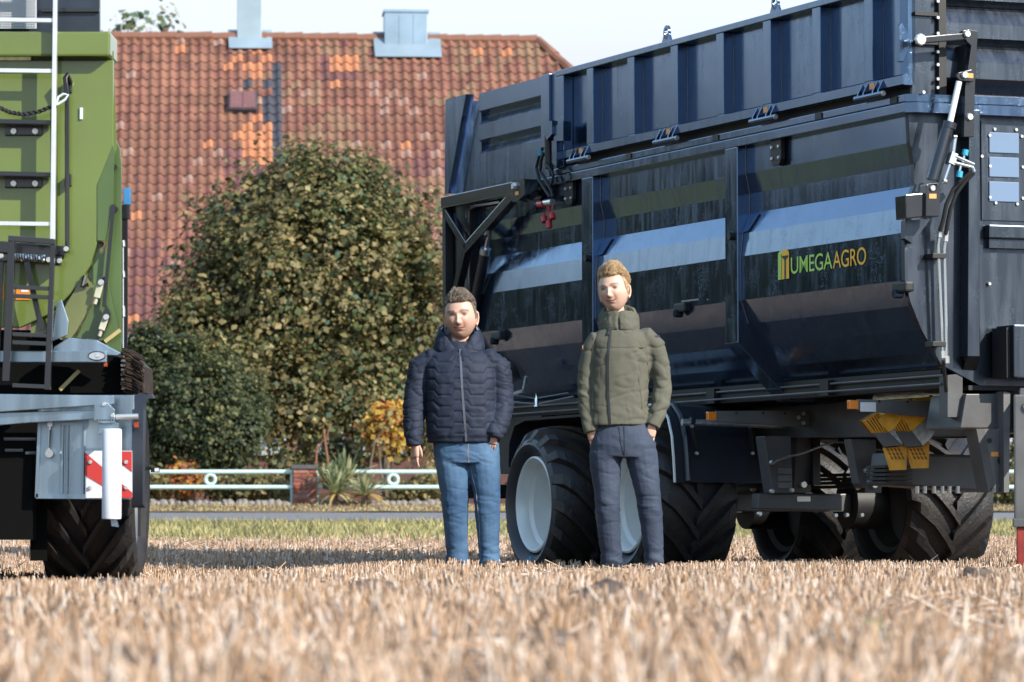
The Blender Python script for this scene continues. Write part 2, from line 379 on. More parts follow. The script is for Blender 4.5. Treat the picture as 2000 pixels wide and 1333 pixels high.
roof_under.add([RF(ridge_end, ridge_b), RF(ridge_end + ridge_b * hipk, 0), backq], [(0, 1, 2)])
roof = roof_under.build('roof', 'roof_underlay', house); roof['kind'] = 'structure'
del roof['kind']
basis = Matrix(((rd.x, SLOPE.x, NR.x, 0), (rd.y, SLOPE.y, NR.y, 0), (rd.z, SLOPE.z, NR.z, 0), (0, 0, 0, 1)))
tiles = []
ncol = int((ridge_end + ridge_b * hipk - a_left) / TW)
for c in range(ncol):
    for r_ in range(ROWS):
        a = a_left + c * TW; b = r_ * TL
        if a + TW > ridge_end + (ridge_b - b) * hipk: continue
        px, py = proj(RF(a + TW / 2, b + TL / 2))
        k = random.random(); nv = mnoise.noise(Vector((a * .35, b * .35, 0))); nv2 = mnoise.noise(Vector((a * .6 + 40, b * .6, 7)))
        if 520 < px and nv2 > .12 and k < .6: t = 3
        elif px > 520 and nv2 < -.25 and k < .3: t = 4
        elif nv < -.05 + (py - 350) / 900: t = 2 if k < .66 else (0 if k < .9 else 4 if k < .94 else 1)
        else: t = 1 if k < .55 else (0 if k < .955 else 4 if k < .993 else 5)
        if py > 560 and k < .08 and px < 330: t = 5
        # repaired patch below the left chimney: orange new tiles, dark tiles round it
        if 440 < px < 540 and 100 < py < 150 and k < .35: t = 5
        if 470 < px < 552 and 222 < py < 322: t = 5 if k < .88 else 1
        if 648 < px < 704 and 112 < py < 150: t = 5
        if (445 < px < 458 and 230 < py < 345) or (536 < px < 552 and 130 < py < 330) or (505 < px < 545 and 160 < py < 240 and k < .6) or (447 < px < 500 and 212 < py < 222) or (440 < px < 500 and 150 < py < 178 and k < .45): t = 6
        jig = Matrix.Translation((random.uniform(-.004, .004), random.uniform(-.008, .008), random.uniform(-.003, .005))) @ Euler((random.uniform(-.012, .012), random.uniform(-.02, .02), random.uniform(-.012, .012))).to_matrix().to_4x4()
        M = Matrix.Translation(RF(a, b, .004)) @ basis @ jig
        ell = ((px - 590) / 300) ** 2 + ((py - 600) / 335) ** 2
        vis = 205 < px < 1100 and 66 < py < 660 and ell > 1 and not (px > 870 and py > 205 - (px - 870) * .3)
        tiles.append((vis, -(py if vis else 0), M, t))
tiles.sort(key=lambda q: (not q[0], q[1]))
near = [q for q in tiles if q[0]]; pick = near[:170] + [q for q in near[170:] if q[3] in (5, 6)][:130]
pick = pick + [q for q in near[170:] if q[3] not in (5, 6)][:300 - len(pick)]; pset = set(id(q) for q in pick)
for q in pick:
    o = bpy.data.objects.new('tile', tile_me[q[3]]); COL.objects.link(o); o.parent = roof; o.matrix_world = q[2]
TVn = np.array(TV); TFn = np.array(TF); Vs = []; Fs = []; Ms = []; off = 0
for q in tiles:
    if id(q) in pset: continue
    m3 = np.array(q[2]); Vs.append(TVn @ m3[:3, :3].T + m3[:3, 3]); Fs.append(TFn + off); off += len(TVn); Ms.append(np.full(len(TFn), q[3]))
rt = mesh_np('tiles', np.concatenate(Vs), np.concatenate(Fs), TILES, parent=roof, midx=np.concatenate(Ms), smooth=True); rt['kind'] = 'stuff'
try: rt.data.set_sharp_from_angle(angle=R(50))
except Exception: pass
# ridge caps
nr = int((ridge_end - a_left) / .40); capm = MB()
capm.lathe([(.10, 0), (.125, .40), (.105, .40), (.08, 0)], (0, 0, 0), (1, 0, 0), 10, closed=True); cap_me = None
for i in range(nr):
    if cap_me is None:
        o = capm.build('ridge_tile', 'tile_rust', roof, smooth=True); cap_me = o.data
    else:
        o = bpy.data.objects.new('ridge_tile', cap_me); COL.objects.link(o); o.parent = roof
    o.matrix_world = Matrix.Translation(RF(a_left + i * .40, ridge_b + .02, .02 + random.uniform(-.012, .012))) @ Matrix(((rd.x, bk.x, 0, 0), (rd.y, bk.y, 0, 0), (0, 0, 1, 0), (0, 0, 0, 1)))
hip = MB(); h0 = RF(ridge_end, ridge_b, .03); h1 = RF(ridge_end + ridge_b * hipk, 0, .03)
for i in range(18):
    p = h0.lerp(h1, i / 18); q = h0.lerp(h1, (i + 1.06) / 18); hip.tube([p, q], [.10, .125], 8)
hip.build('hip_tiles', 'tile_rust', roof, smooth=True)
# chimneys clad in zinc with flashing aprons
def chimney(px0, px1, pyt, pyb, fx0, fx1, fyt, fyb, m, cap):
    a0, b0 = on_roof(px0, pyb); a1, _ = on_roof(px1, pyb); zt = at((px0 + px1) / 2, pyt, 88.0).z
    base = RF(a0, b0); dep = (a1 - a0) * .9
    b = MB(); q = [base + Vector((0, 0, -.6)), base + rd * (a1 - a0) + Vector((0, 0, -.6)), base + rd * (a1 - a0) + bk * dep + Vector((0, 0, -.6)), base + bk * dep + Vector((0, 0, -.6))]
    b.prism(q, (0, 0, zt - base.z + .6)); ch = b.build('chimney', m, house, bevel=.012)
    if cap:
        b = MB(); b.prism([p + Vector((0, 0, zt - base.z + .6 + .003)) + (p - (q[0] + q[2]) / 2) * .06 for p in q], (0, 0, .06)); b.build('cowl', m, ch)
        for t in (.34, .67):
            b = MB(); s0 = q[0].lerp(q[1], t) - bk * .012; b.prism([s0, s0 + rd * .02, s0 + rd * .02 + bk * .03, s0 + bk * .03], (0, 0, zt - base.z + .55)); b.build('seam', m, ch)
        b = MB(); c0 = (q[0] + q[2]) / 2; b.cyl((c0.x, c0.y, zt), (c0.x, c0.y, zt + .12), .06); b.build('flue', m, ch)
    f0 = on_roof(fx0, fyt); f1 = on_roof(fx1, fyb)
    b = MB(); b.prism([RF(f0[0], f0[1], .06), RF(f1[0], f0[1], .06), RF(f1[0] + .01, f1[1], .09), RF(f0[0] + .03, f1[1], .09)], NR * .02); b.build('flashing', 'zinc_pale', ch)
    return ch
chimney(463, 511, -40, 86, 445, 531, 64, 102, 'zinc_pale', False)
chimney(751, 835, 13, 98, 728, 862, 68, 119, 'zinc', True)
# roof hatch with two panes
a0, b1 = on_roof(449, 182, .12); a1, b0 = on_roof(499, 214, .12)
rh = MB(); rh.prism([RF(a0 - .03, b0 - .03, .03), RF(a1 + .03, b0 - .03, .03), RF(a1 + .03, b1 + .03, .03), RF(a0 - .03, b1 + .03, .03)], NR * .12); rho = rh.build('roof_hatch', 'tile_dark', house, bevel=.01)
mat('hatch_red', (.17, .078, .075), .6, var=.1)
for i in range(2):
    x0 = a0 + (a1 - a0) * (i * .5 + .01); x1 = a0 + (a1 - a0) * (i * .5 + .49)
    b = MB(); b.prism([RF(x0, b0, .152), RF(x1, b0, .152), RF(x1, b1, .152), RF(x0, b1, .152)], NR * .02); b.build('pane', 'hatch_red', rho)
# walls, gutter, windows
wz = RF(0, 0).z; wl = MB(); wallY = bk * .45
p0 = RF(a_left, 0) + wallY; p1 = RF(ridge_end + ridge_b * hipk - .3, 0) + wallY; dep = ridge_b * math.cos(PITCHR) * 2 - .9
q = [Vector((p0.x, p0.y, .3)), Vector((p1.x, p1.y, .3)), Vector((p1.x, p1.y, .3)) + bk * dep, Vector((p0.x, p0.y, .3)) + bk * dep]
wl.prism(q, (0, 0, wz - .25)); wl.build('wall', 'house_brick', house)
b = MB(); b.tube([RF(a_left, -.06, -.02), RF(ridge_end + ridge_b * hipk, -.06, -.02)], .07, 10); b.build('gutter', 'zinc_pale', house, smooth=True)
def window(px0, px1, pyt, pyb):
    Y = 82.2; A = at(px0, pyb, Y); B = at(px1, pyt, Y); w = B.x - A.x; h = B.z - A.z
    yw = p0.y + (A.x - p0.x) * math.tan(YAW)
    fr = MB(); z0 = A.z
    for (x0, x1, c0, c1) in ((0, w, 0, .09), (0, w, h - .09, h), (0, .09, .0905, h - .0905), (w - .09, w, .0905, h - .0905), (w / 2 - .04, w / 2 + .04, .0905, h - .0905)):
        fr.box((A.x + x0, yw - .06, z0 + c0), (A.x + x1, yw + .03, z0 + c1))
    f = fr.build('window', 'window_white', house)
    b = MB(); b.box((A.x + .05, yw - .03, z0 + .05), (A.x + w / 2 - .03, yw - .01, z0 + h - .05)); b.build('pane', 'window_glass', f)
    b = MB(); b.box((A.x + w / 2 + .03, yw - .03, z0 + .05), (A.x + w - .05, yw - .01, z0 + h - .05)); b.build('pane', 'window_glass', f)
    b = MB(); b.box((A.x - .1, yw - .14, z0 - .07), (A.x + w + .1, yw + .02, z0 - .002)); b.build('sill', 'window_white', f)
window(615, 668, 800, 882); window(690, 790, 800, 882); window(500, 556, 800, 882)

# ================================================================== VEGETATION
mat('bark', (.10, .075, .055), .95, base2=(.16, .12, .09), vscale=6, bump=.6, bscale=30)
mat('twig_red', (.22, .10, .06), .9)
def leafmat(n, c, v=.25):
    m = mat(n, c, .55, var=v, vscale=1.3, spec=.3); nt = m.node_tree; b = nt.nodes['Principled BSDF']; out = nt.nodes['Material Output']
    tr = nt.nodes.new('ShaderNodeBsdfTranslucent'); mx = nt.nodes.new('ShaderNodeMixShader'); mx.inputs[0].default_value = .38
    src = b.inputs['Base Color'].links[0].from_socket; nt.links.new(src, tr.inputs['Color']); nt.links.new(b.outputs[0], mx.inputs[1]); nt.links.new(tr.outputs[0], mx.inputs[2]); nt.links.new(mx.outputs[0], out.inputs['Surface']); return m
leafmat('leaf_olive', (0.189, 0.161, 0.063)); leafmat('leaf_tan', (0.336, 0.266, 0.119)); leafmat('leaf_dark', (0.061, 0.064, 0.026)); leafmat('leaf_green', (0.119, 0.147, 0.056)); leafmat('leaf_pale', (0.420, 0.364, 0.182))
leafmat('leaf_teal', (0.105, 0.168, 0.105)); leafmat('leaf_yellow', (0.588, 0.378, 0.070)); leafmat('leaf_orange', (0.504, 0.182, 0.042)); leafmat('leaf_rust', (0.350, 0.084, 0.042))
leafmat('conifer_dark', (0.042, 0.062, 0.034)); leafmat('conifer_mid', (0.090, 0.108, 0.050)); leafmat('conifer_pale', (0.180, 0.180, 0.072))
leafmat('yucca_green', (0.224, 0.266, 0.126)); leafmat('yucca_pale', (0.504, 0.490, 0.266)); leafmat('yucca_dry', (0.588, 0.406, 0.154))
def leaves_mesh(cent, nper, spread, size, droop=.3, rng=RNG, outward=None):
    """cent (k,3) twig ends; nper leaves round each; returns verts, quads"""
    k = len(cent); C = np.repeat(cent, nper, 0) + rng.normal(0, spread, (k * nper, 3)); n = len(C)
    nrm = rng.normal(0, 1, (n, 3)); nrm[:, 2] = np.abs(nrm[:, 2]) * .8 + .25; nrm[:, 1] -= .25
    if outward is not None:
        o = C - outward; o /= np.linalg.norm(o, axis=1)[:, None] + 1e-6; nrm = nrm * .75 + o * .9
    nrm /= np.linalg.norm(nrm, axis=1)[:, None]
    t = rng.normal(0, 1, (n, 3)); t[:, 2] -= droop; t -= nrm * (t * nrm).sum(1)[:, None]; t /= np.linalg.norm(t, axis=1)[:, None] + 1e-9
    b = np.cross(nrm, t); s = size * (.45 + 1.25 * rng.random(n) ** 1.8)[:, None]
    V = np.stack([C - t * s * .5, C + b * s * .42 + nrm * s * .1, C + t * s * .55, C - b * s * .42 + nrm * s * .1], 1).reshape(-1, 3)
    return V, np.arange(4 * n).reshape(-1, 4)
def limb(b, p0, p1, r0, r1, seed, n=6, wob=.12):
    p0 = Vector(p0); p1 = Vector(p1); L_ = (p1 - p0).length; P = []; rr = []
    for i in range(n + 1):
        t = i / n; w = Vector((mnoise.noise(Vector((seed, t * 2, 0))), mnoise.noise(Vector((seed, t * 2, 9))), 0)) * wob * L_ * math.sin(math.pi * t)
        P.append(p0.lerp(p1, t) + w); rr.append(r0 + (r1 - r0) * t)
    b.tube(P, rr, 7); return P
def tree(name, base, blobs, trunk_h, trunk_r, n_twig, nper, lsize, mats, probs, label, group=None, spread=.12, shell=.55, cut=None, droop=.4, trunks=1):
    """blobs: (cx,cy,cz,rx,ry,rz) world ellipsoids making up the crown"""
    root = empty(name, base); tag(root, label, 'tree' if 'tree' in name else 'shrub', group)
    rng = np.random.default_rng(abs(hash(label)) % 1000 if False else sum(map(ord, label)))
    base = Vector(base); W = []; vols = np.array([b[3] * b[4] * b[5] for b in blobs]); vols = vols / vols.sum(); cc = []
    for i, b in enumerate(blobs):
        k = max(8, int(n_twig * vols[i])); d = rng.normal(0, 1, (k, 3)); d /= np.linalg.norm(d, axis=1)[:, None]
        rad = shell + (1 - shell) * rng.random(k) ** .6
        lump = np.array([1 + .38 * mnoise.noise(Vector((float(q[0]) * 2.3 + i * 7, float(q[1]) * 2.3, float(q[2]) * 2.3))) + .20 * mnoise.noise(Vector((float(q[0]) * 6 + i, float(q[1]) * 6, float(q[2]) * 6))) for q in d])
        cc.append(np.array(b[:3]) + d * (rad * lump)[:, None] * np.array(b[3:]))
        W.append(np.repeat(np.array([b[:3]]), k, 0))
    C = np.concatenate(cc); W = np.concatenate(W)
    if cut is not None: k_ = cut(C); C, W = C[k_], W[k_]
    dens = np.array([mnoise.noise(Vector((float(q[0]) * 1.5, float(q[1]) * 1.5, float(q[2]) * 1.9))) for q in C]); k_ = dens > -.20 - .25 * rng.random(len(C)); C, W = C[k_], W[k_]
    stray = rng.random(len(C)) < .16; C = np.where(stray[:, None], W + (C - W) * (1.02 + .22 * rng.random(len(C)))[:, None], C)
    V, F = leaves_mesh(C, nper, spread, lsize, droop, rng, outward=np.repeat(W, nper, 0))
    tone = np.repeat(np.array([mnoise.noise(Vector((float(q[0]) * 1.1, float(q[1]) * 1.1 + 20, float(q[2]) * 1.1))) for q in C]), nper)
    mi = rng.choice(len(mats), len(F), p=probs); flip = (tone > .22) & (rng.random(len(F)) < .35); mi = np.where(flip, min(1, len(mats) - 1), mi)
    cr = mesh_np('crown', V - np.array(base), F, mats, parent=root, midx=mi)
    tb = MB()
    for q in range(trunks):
        top = np.array(blobs[q % len(blobs)][:3]); off_ = Vector((rng.normal(0, .12) if trunks > 1 else 0, rng.normal(0, .12) if trunks > 1 else 0, -.1))
        P = limb(tb, off_, Vector(top) - base + Vector((0, 0, -.1)), trunk_r, trunk_r * .45, 3.1 + q, 8, .06)
        for j in range(9):
            tgt = C[rng.integers(len(C))]; s_ = P[3 + j % 5]; limb(tb, s_, (Vector(tgt) - base), trunk_r * .4, trunk_r * .08, j * 1.7 + q, 5, .1)
    tb.build('trunk', 'bark', root, smooth=True); return root
def W3(px, py, Y): p = at(px, py, Y); return (p.x, p.y, p.z)
def blob(px, py, Y, rxp, ryp, ry=None):
    p = at(px, py, Y); k = Y / FPX; return (p.x, p.y, p.z, rxp * k, (ry or rxp * k * .8), ryp * k)
gb = lambda px, Y: (at(px, 990, Y).x, Y, prof(Y))
tree('garden_tree', gb(600, 72), [blob(600, 560, 72, 235, 240), blob(470, 560, 71.5, 120, 150), blob(740, 560, 71.5, 120, 170), blob(640, 400, 72, 140, 105), blob(530, 430, 72, 110, 95), blob(740, 430, 72, 95, 85), blob(390, 640, 71, 90, 75), blob(360, 590, 71, 55, 60), blob(830, 650, 71, 80, 150),
      blob(560, 760, 70.6, 110, 90), blob(690, 770, 70.6, 120, 85), blob(470, 730, 70.6, 90, 70), blob(800, 780, 70.6, 70, 100), blob(600, 330, 72, 60, 45), blob(700, 330, 72, 45, 40), blob(440, 800, 70.4, 85, 75), blob(560, 835, 70.2, 85, 60), blob(690, 830, 70.2, 90, 60), blob(810, 840, 70.4, 70, 70), blob(340, 690, 70.8, 60, 60), blob(845, 480, 71.5, 40, 90)],
     2.0, .17, 7600, 13, .098, ['leaf_olive', 'leaf_tan', 'leaf_dark', 'leaf_green', 'leaf_pale', 'leaf_teal'], [.40, .14, .16, .20, .04, .06], 'big round olive-leaved tree in front of the farmhouse roof', spread=.13, shell=.5)
tree('conifer_shrub', gb(370, 69), [blob(385, 800, 69, 120, 120), blob(300, 780, 69, 70, 140), blob(288, 705, 69, 45, 75), blob(440, 850, 68.6, 70, 75), blob(340, 720, 69, 60, 60)],
     1.0, .10, 3600, 14, .062, ['conifer_mid', 'conifer_pale', 'conifer_dark'], [.5, .14, .36], 'dense dark conifer shrub beside the green trailer', spread=.06, shell=.72, droop=.9)
tree('yellow_shrub', gb(755, 68), [blob(757, 820, 68, 40, 30), blob(745, 855, 68, 30, 28), blob(772, 795, 68, 22, 16), blob(775, 850, 68, 20, 30)],
     .6, .05, 210, 12, .10, ['leaf_yellow', 'leaf_tan', 'leaf_orange'], [.5, .3, .2], 'small yellow autumn shrub behind the fence', spread=.1, shell=.3, trunks=3)
tree('red_shrub', gb(360, 67), [blob(355, 925, 67, 22, 16), blob(372, 945, 66.7, 26, 16), blob(335, 950, 66.7, 18, 14)],
     .3, .02, 130, 9, .075, ['leaf_orange', 'leaf_rust', 'leaf_yellow', 'leaf_olive'], [.35, .3, .15, .2], 'low orange-red shrub behind the fence ring at left', spread=.08, shell=.2, trunks=3)
low = [(300, 945, 30, 20, 'leaf_olive'), (440, 955, 40, 16, 'leaf_dark'), (500, 950, 42, 22, 'leaf_olive'), (545, 960, 30, 14, 'leaf_tan'), (560, 905, 45, 30, 'leaf_dark'), (800, 960, 45, 16, 'leaf_olive'), (850, 945, 40, 22, 'leaf_tan'), (660, 890, 40, 35, 'leaf_dark'), (1985, 960, 40, 25, 'leaf_olive')]
wl_ = ['near the green trailer', 'left of the brick pillar, farthest from it', 'just left of the brick pillar', 'touching the brick pillar on its left', 'dark and tall behind the brick pillar', 'in front of the fence ring at right', 'behind the blue-jeaned man', 'dark behind the yucca', 'beside the jack leg at right edge']
for (px, py, rx, ry, m0), w_ in zip(low, wl_):
    Yl = 66.7 if py > 930 else 68.5
    tree('low_shrub', gb(px, Yl), [blob(px, py, Yl, rx, ry), blob(px + rx * .5, py + ry * .4, Yl, rx * .6, ry * .7)], .2, .02, 170, 9, .075, [m0, 'leaf_tan', 'leaf_green'], [.55, .25, .2], 'low untidy garden shrub ' + w_, group='low shrubs along the garden fence', spread=.08, shell=.2, trunks=2)
# trees whose tops look over the ridge
tree('far_tree', (at(320, 990, 104).x, 104, .6), [blob(322, 48, 104, 26, 16), blob(300, 75, 104, 50, 40), blob(256, 50, 104, 12, 8), (at(310, 300, 104).x, 104, 6.5, 3.2, 3, 4.5)], 5, .2, 1500, 9, .20, ['leaf_teal', 'leaf_tan', 'leaf_green'], [.45, .25, .3], 'tree top showing above the ridge of the red roof', spread=.22, shell=.4)
for i, (x, y, h, lab) in enumerate([(5.2, 73, 3.4, 'nearest to the house corner'), (8.0, 72, 3.0, 'in the middle'), (10.8, 73, 3.6, 'farthest right'), (2.2, 74, 2.6, 'below the house wall')]):
    tree('hedge_shrub', (x, y, prof(y)), [(x, y, h * .5, 1.7, 1.2, h * .55), (x + .8, y - .3, h * .35, 1.2, 1.0, h * .4)], .5, .08, 520, 11, .12, ['leaf_olive', 'leaf_dark', 'leaf_tan'], [.4, .4, .2], 'bushy garden shrub behind the black trailer wheels, ' + lab, group='shrubs behind the black trailer', spread=.15, shell=.4)
# unseen tree belt added out to the left, to darken the black trailer's reflections
wv = []; wf = []; wm = []; off = 0; wr = np.random.default_rng(5); wt = MB()
for i in range(14):
    t_ = i / 13; x = -15 - 62 * t_; y = 73 - 30 * t_; h = 8.6 + .8 * math.sin(i * 2.3); cc = []
    for (bx, bz, rx, rz, k) in ((0, .55, .40, .45, 260), (-.28, .42, .32, .42, 160), (.28, .40, .32, .40, 160)):
        d = wr.normal(0, 1, (k, 3)); d /= np.linalg.norm(d, axis=1)[:, None]; rad = (.2 + .8 * wr.random(k) ** .5) * (1 + .25 * wr.normal(0, .4, k))
        cc.append(np.array([x + bx * h, y, bz * h]) + d * rad[:, None] * np.array([rx, .32, rz]) * h)
    v, f = leaves_mesh(np.concatenate(cc), 10, .4, .42, .4, wr); wv.append(v); wf.append(f + off); off += len(v); wm.append(wr.choice(3, len(f), p=[.3, .5, .2]))
    wt.tube([(x, y, prof(y) - .1), (x + .1, y, h * .3), (x, y, h * .7)], [.22, .17, .06], 8)
o = mesh_np('reflected_trees', np.concatenate(wv), np.concatenate(wf), ['conifer_dark', 'leaf_dark', 'conifer_dark'], midx=np.concatenate(wm)); tag(o, 'unseen belt of dark trees added left of the farmhouse for reflections', 'trees', kind='stuff')
tw = wt.build('trunks', 'bark', o, smooth=True); tw['kind'] = 'stuff'
# yucca clumps with sword leaves
def yucca(px, py, Y, n, length, label, dry=.3):
    base = at(px, py, Y); root = empty('yucca', base); tag(root, label, 'plant', 'yucca clumps by the brick pillar')
    V = []; F = []; mi = []; rng = np.random.default_rng(int(px))
    for i in range(n):
        a = rng.random() * 6.28; el = rng.uniform(-.1, 1.35); l = length * 1.25 * rng.uniform(.6, 1.1); d = Vector((math.cos(a) * math.cos(el), math.sin(a) * math.cos(el), math.sin(el))); sd = Vector((-math.sin(a), math.cos(a), 0)) * rng.uniform(.018, .03)
        o = len(V); P = [d * l * t - Vector((0, 0, (1 - math.sin(max(el, 0))) * .35 * l * t * t)) for t in (0, .4, .75, 1)]
        for p, w in zip(P, (1, 1, .7, .06)): V += [p - sd * w, p + sd * w + Vector((0, 0, .006))]
        for j in range(3): F.append((o + 2 * j, o + 2 * j + 1, o + 2 * j + 3, o + 2 * j + 2)); mi.append(2 if el < .25 and rng.random() < dry * 2.2 else (1 if rng.random() < .45 else 0))
    b = MB(); b.add(V, F); b.m = mi; b.build('leaves', ['yucca_green', 'yucca_pale', 'yucca_dry'], root)
    b = MB(); b.cyl((0, 0, -.15), (0, 0, .12), .05, 8); b.build('stem', 'bark', root, smooth=True)
yucca(655, 965, 65.3, 80, .42, 'yucca clump with drooping leaves right beside the brick pillar'); yucca(678, 935, 65.8, 70, .48, 'tallest yucca clump rising above the fence rail', .1); yucca(712, 968, 65.2, 70, .40, 'yellowing yucca clump right of the others in front of the fence', .6); yucca(636, 940, 65.6, 50, .34, 'small grey-green yucca clump hugging the brick pillar', .1)
# bare stems behind the fence
for (x0, y0, x1, y1, lab, m_) in [(712, 905, 732, 858, 'pale bare stick leaning right behind the yucca', 'bark'), (652, 900, 632, 838, 'reddish bare stick leaning left behind the yucca', 'twig_red'), (612, 915, 620, 870, 'short reddish bare stick above the brick pillar', 'twig_red'), (752, 905, 740, 875, 'thin bare stick under the yellow shrub', 'bark')]:
    p = at(x0, y0, 67); q_ = at(x1, y1, 67); b = MB(); limb(b, Vector((0, 0, prof(67) - p.z)), q_ - p, .03, .018, x0, 6, .05); limb(b, (q_ - p) * .7, (q_ - p) + Vector((.12, 0, .15)), .014, .006, y0, 4, .05)
    o = b.build('bare_stick', m_, None, smooth=True); o.location = p; tag(o, lab, 'branch', 'bare sticks behind the fence')

# ================================================================== GARDEN FENCE
mat('brick_red', (.30, .085, .05), .9, var=.25, vscale=5, bump=.3, bscale=60); mat('brick_brown', (.22, .085, .065), .9, var=.25, vscale=5, bump=.3, bscale=60); mat('brick_pale', (.36, .17, .13), .9, var=.25, vscale=5, bump=.3, bscale=60)
mat('mortar', (.27, .23, .20), .95, bump=.3, bscale=60); mat('slate_cap', (.09, .085, .09), .7, var=.2); mat('fence_paint', (.52, .68, .66), .4, var=.08, vscale=3); mat('field_stone', (.15, .13, .115), .9, base2=(.26, .23, .20), vscale=6, bump=.5, bscale=25)
FY = 66.0
def pillar(px0, px1, pyt, pyb, label):
    A = at(px0, pyb, FY); B = at(px1, pyt, FY); w = B.x - A.x; h = B.z - A.z; root = empty('brick_pillar', ((A.x + B.x) / 2, FY + w / 2, A.z)); tag(root, label, 'pillar')
    b = MB(); b.box((-w / 2 + .012, -w / 2 + .012, -.3), (w / 2 - .012, w / 2 - .012, h - .05)); b.build('core', 'mortar', root)
    rows = 9; rh_ = (h - .05) / rows; bl = w * .66
    for r_ in range(rows):
        z0 = r_ * rh_ + .006; z1 = (r_ + 1) * rh_ - .006
        for side in range(4):
            spl = [(-w / 2, -w / 2 + bl), (-w / 2 + bl + .011, w / 2 - .16 * 0 - .115)] if (r_ + side) % 2 == 0 else [(-w / 2, -w / 2 + bl * .5), (-w / 2 + bl * .5 + .011, w / 2 - .115)]
            for (x0, x1) in spl:
                if x1 - x0 < .03: continue
                bb = MB(); e = random.uniform(0, .006); bb.box((x0, -w / 2 - e, z0), (x1, -w / 2 + .10, z1))
                o = bb.build('brick', random.choice(['brick_red', 'brick_red', 'brick_brown', 'brick_pale']), root, bevel=.004); o.rotation_euler.z = side * math.pi / 2
    b = MB(); b.chamfer_box((-w / 2 - .03, -w / 2 - .03, h - .048), (w / 2 + .03, w / 2 + .03, h + .02), .01); b.build('cap', 'slate_cap', root)
    return root, w
pillar(573, 617, 911, 990, 'square red brick pillar between the pale fence rails')
def fence_section(px0, px1, ringpx, label):
    y0 = FY + .12; root = empty('pipe_fence', (at((px0 + px1) / 2, 990, y0).x, y0, prof(y0))); tag(root, label, 'fence', 'pale pipe fence sections'); ox = root.location.x; oz = root.location.z
    for py in (922, 952):
        A = at(px0, py, y0); B = at(px1, py, y0); b = MB(); b.cyl((A.x - ox, 0, A.z - oz), (B.x - ox, 0, A.z - oz), .036, 12); b.build('rail', 'fence_paint', root, smooth=True)
    zc = (at(0, 922, y0).z + at(0, 952, y0).z) / 2 - oz
    for rp in ringpx:
        xr = at(rp, 930, y0).x - ox; b = MB(); rr = .078; ring = [(xr + rr * math.cos(t), 0, zc + rr * math.sin(t)) for t in np.linspace(0, 2 * math.pi, 25)]; b.tube(ring, .03, 8, cap=False); b.build('ring', 'fence_paint', root, smooth=True)
    for px in (px0 + 2, px1 - 2):
        xx = at(px, 930, y0).x - ox; b = MB(); b.cyl((xx, 0, -.25), (xx, 0, at(0, 922, y0).z - oz), .024, 10); b.build('post', 'fence_paint', root, smooth=True)
fence_section(60, 572, [411, 168], 'pale blue-green pipe fence with ring, left of the brick pillar'); fence_section(618, 960, [768], 'pale blue-green pipe fence with ring, right of the brick pillar'); fence_section(1860, 2200, [2060], 'pale blue-green pipe fence section beyond the black trailer at right edge')
# edging of rough stones below the fence
ii = 0
for px in range(270, 905, 13):
    if 566 < px < 622: continue
    p = at(px + random.uniform(-3, 3), 984, 65.6); bm = bmesh.new(); bmesh.ops.create_icosphere(bm, subdivisions=2, radius=1)
    sx, sy, sz = random.uniform(.06, .10), .09, random.uniform(.05, .10)
    for v in bm.verts:
        k = 1 + .3 * mnoise.noise(v.co * 1.6 + Vector((px, 0, 0))); v.co = Vector((v.co.x * sx * k, v.co.y * sy * k, v.co.z * sz * k))
    me = bpy.data.meshes.new('edging_stone'); bm.to_mesh(me); bm.free(); me.materials.append(MATS['field_stone'])
    if ii == 0:
        edging = empty('stone_edging', (p.x, p.y, prof(65.6))); tag(edging, 'low edging of rough dark stones below the garden fence', 'edging')
    o = bpy.data.objects.new('stone', me); COL.objects.link(o); o.parent = edging; o.location = Vector((p.x, p.y, prof(65.6) + .05)) - edging.location; ii += 1
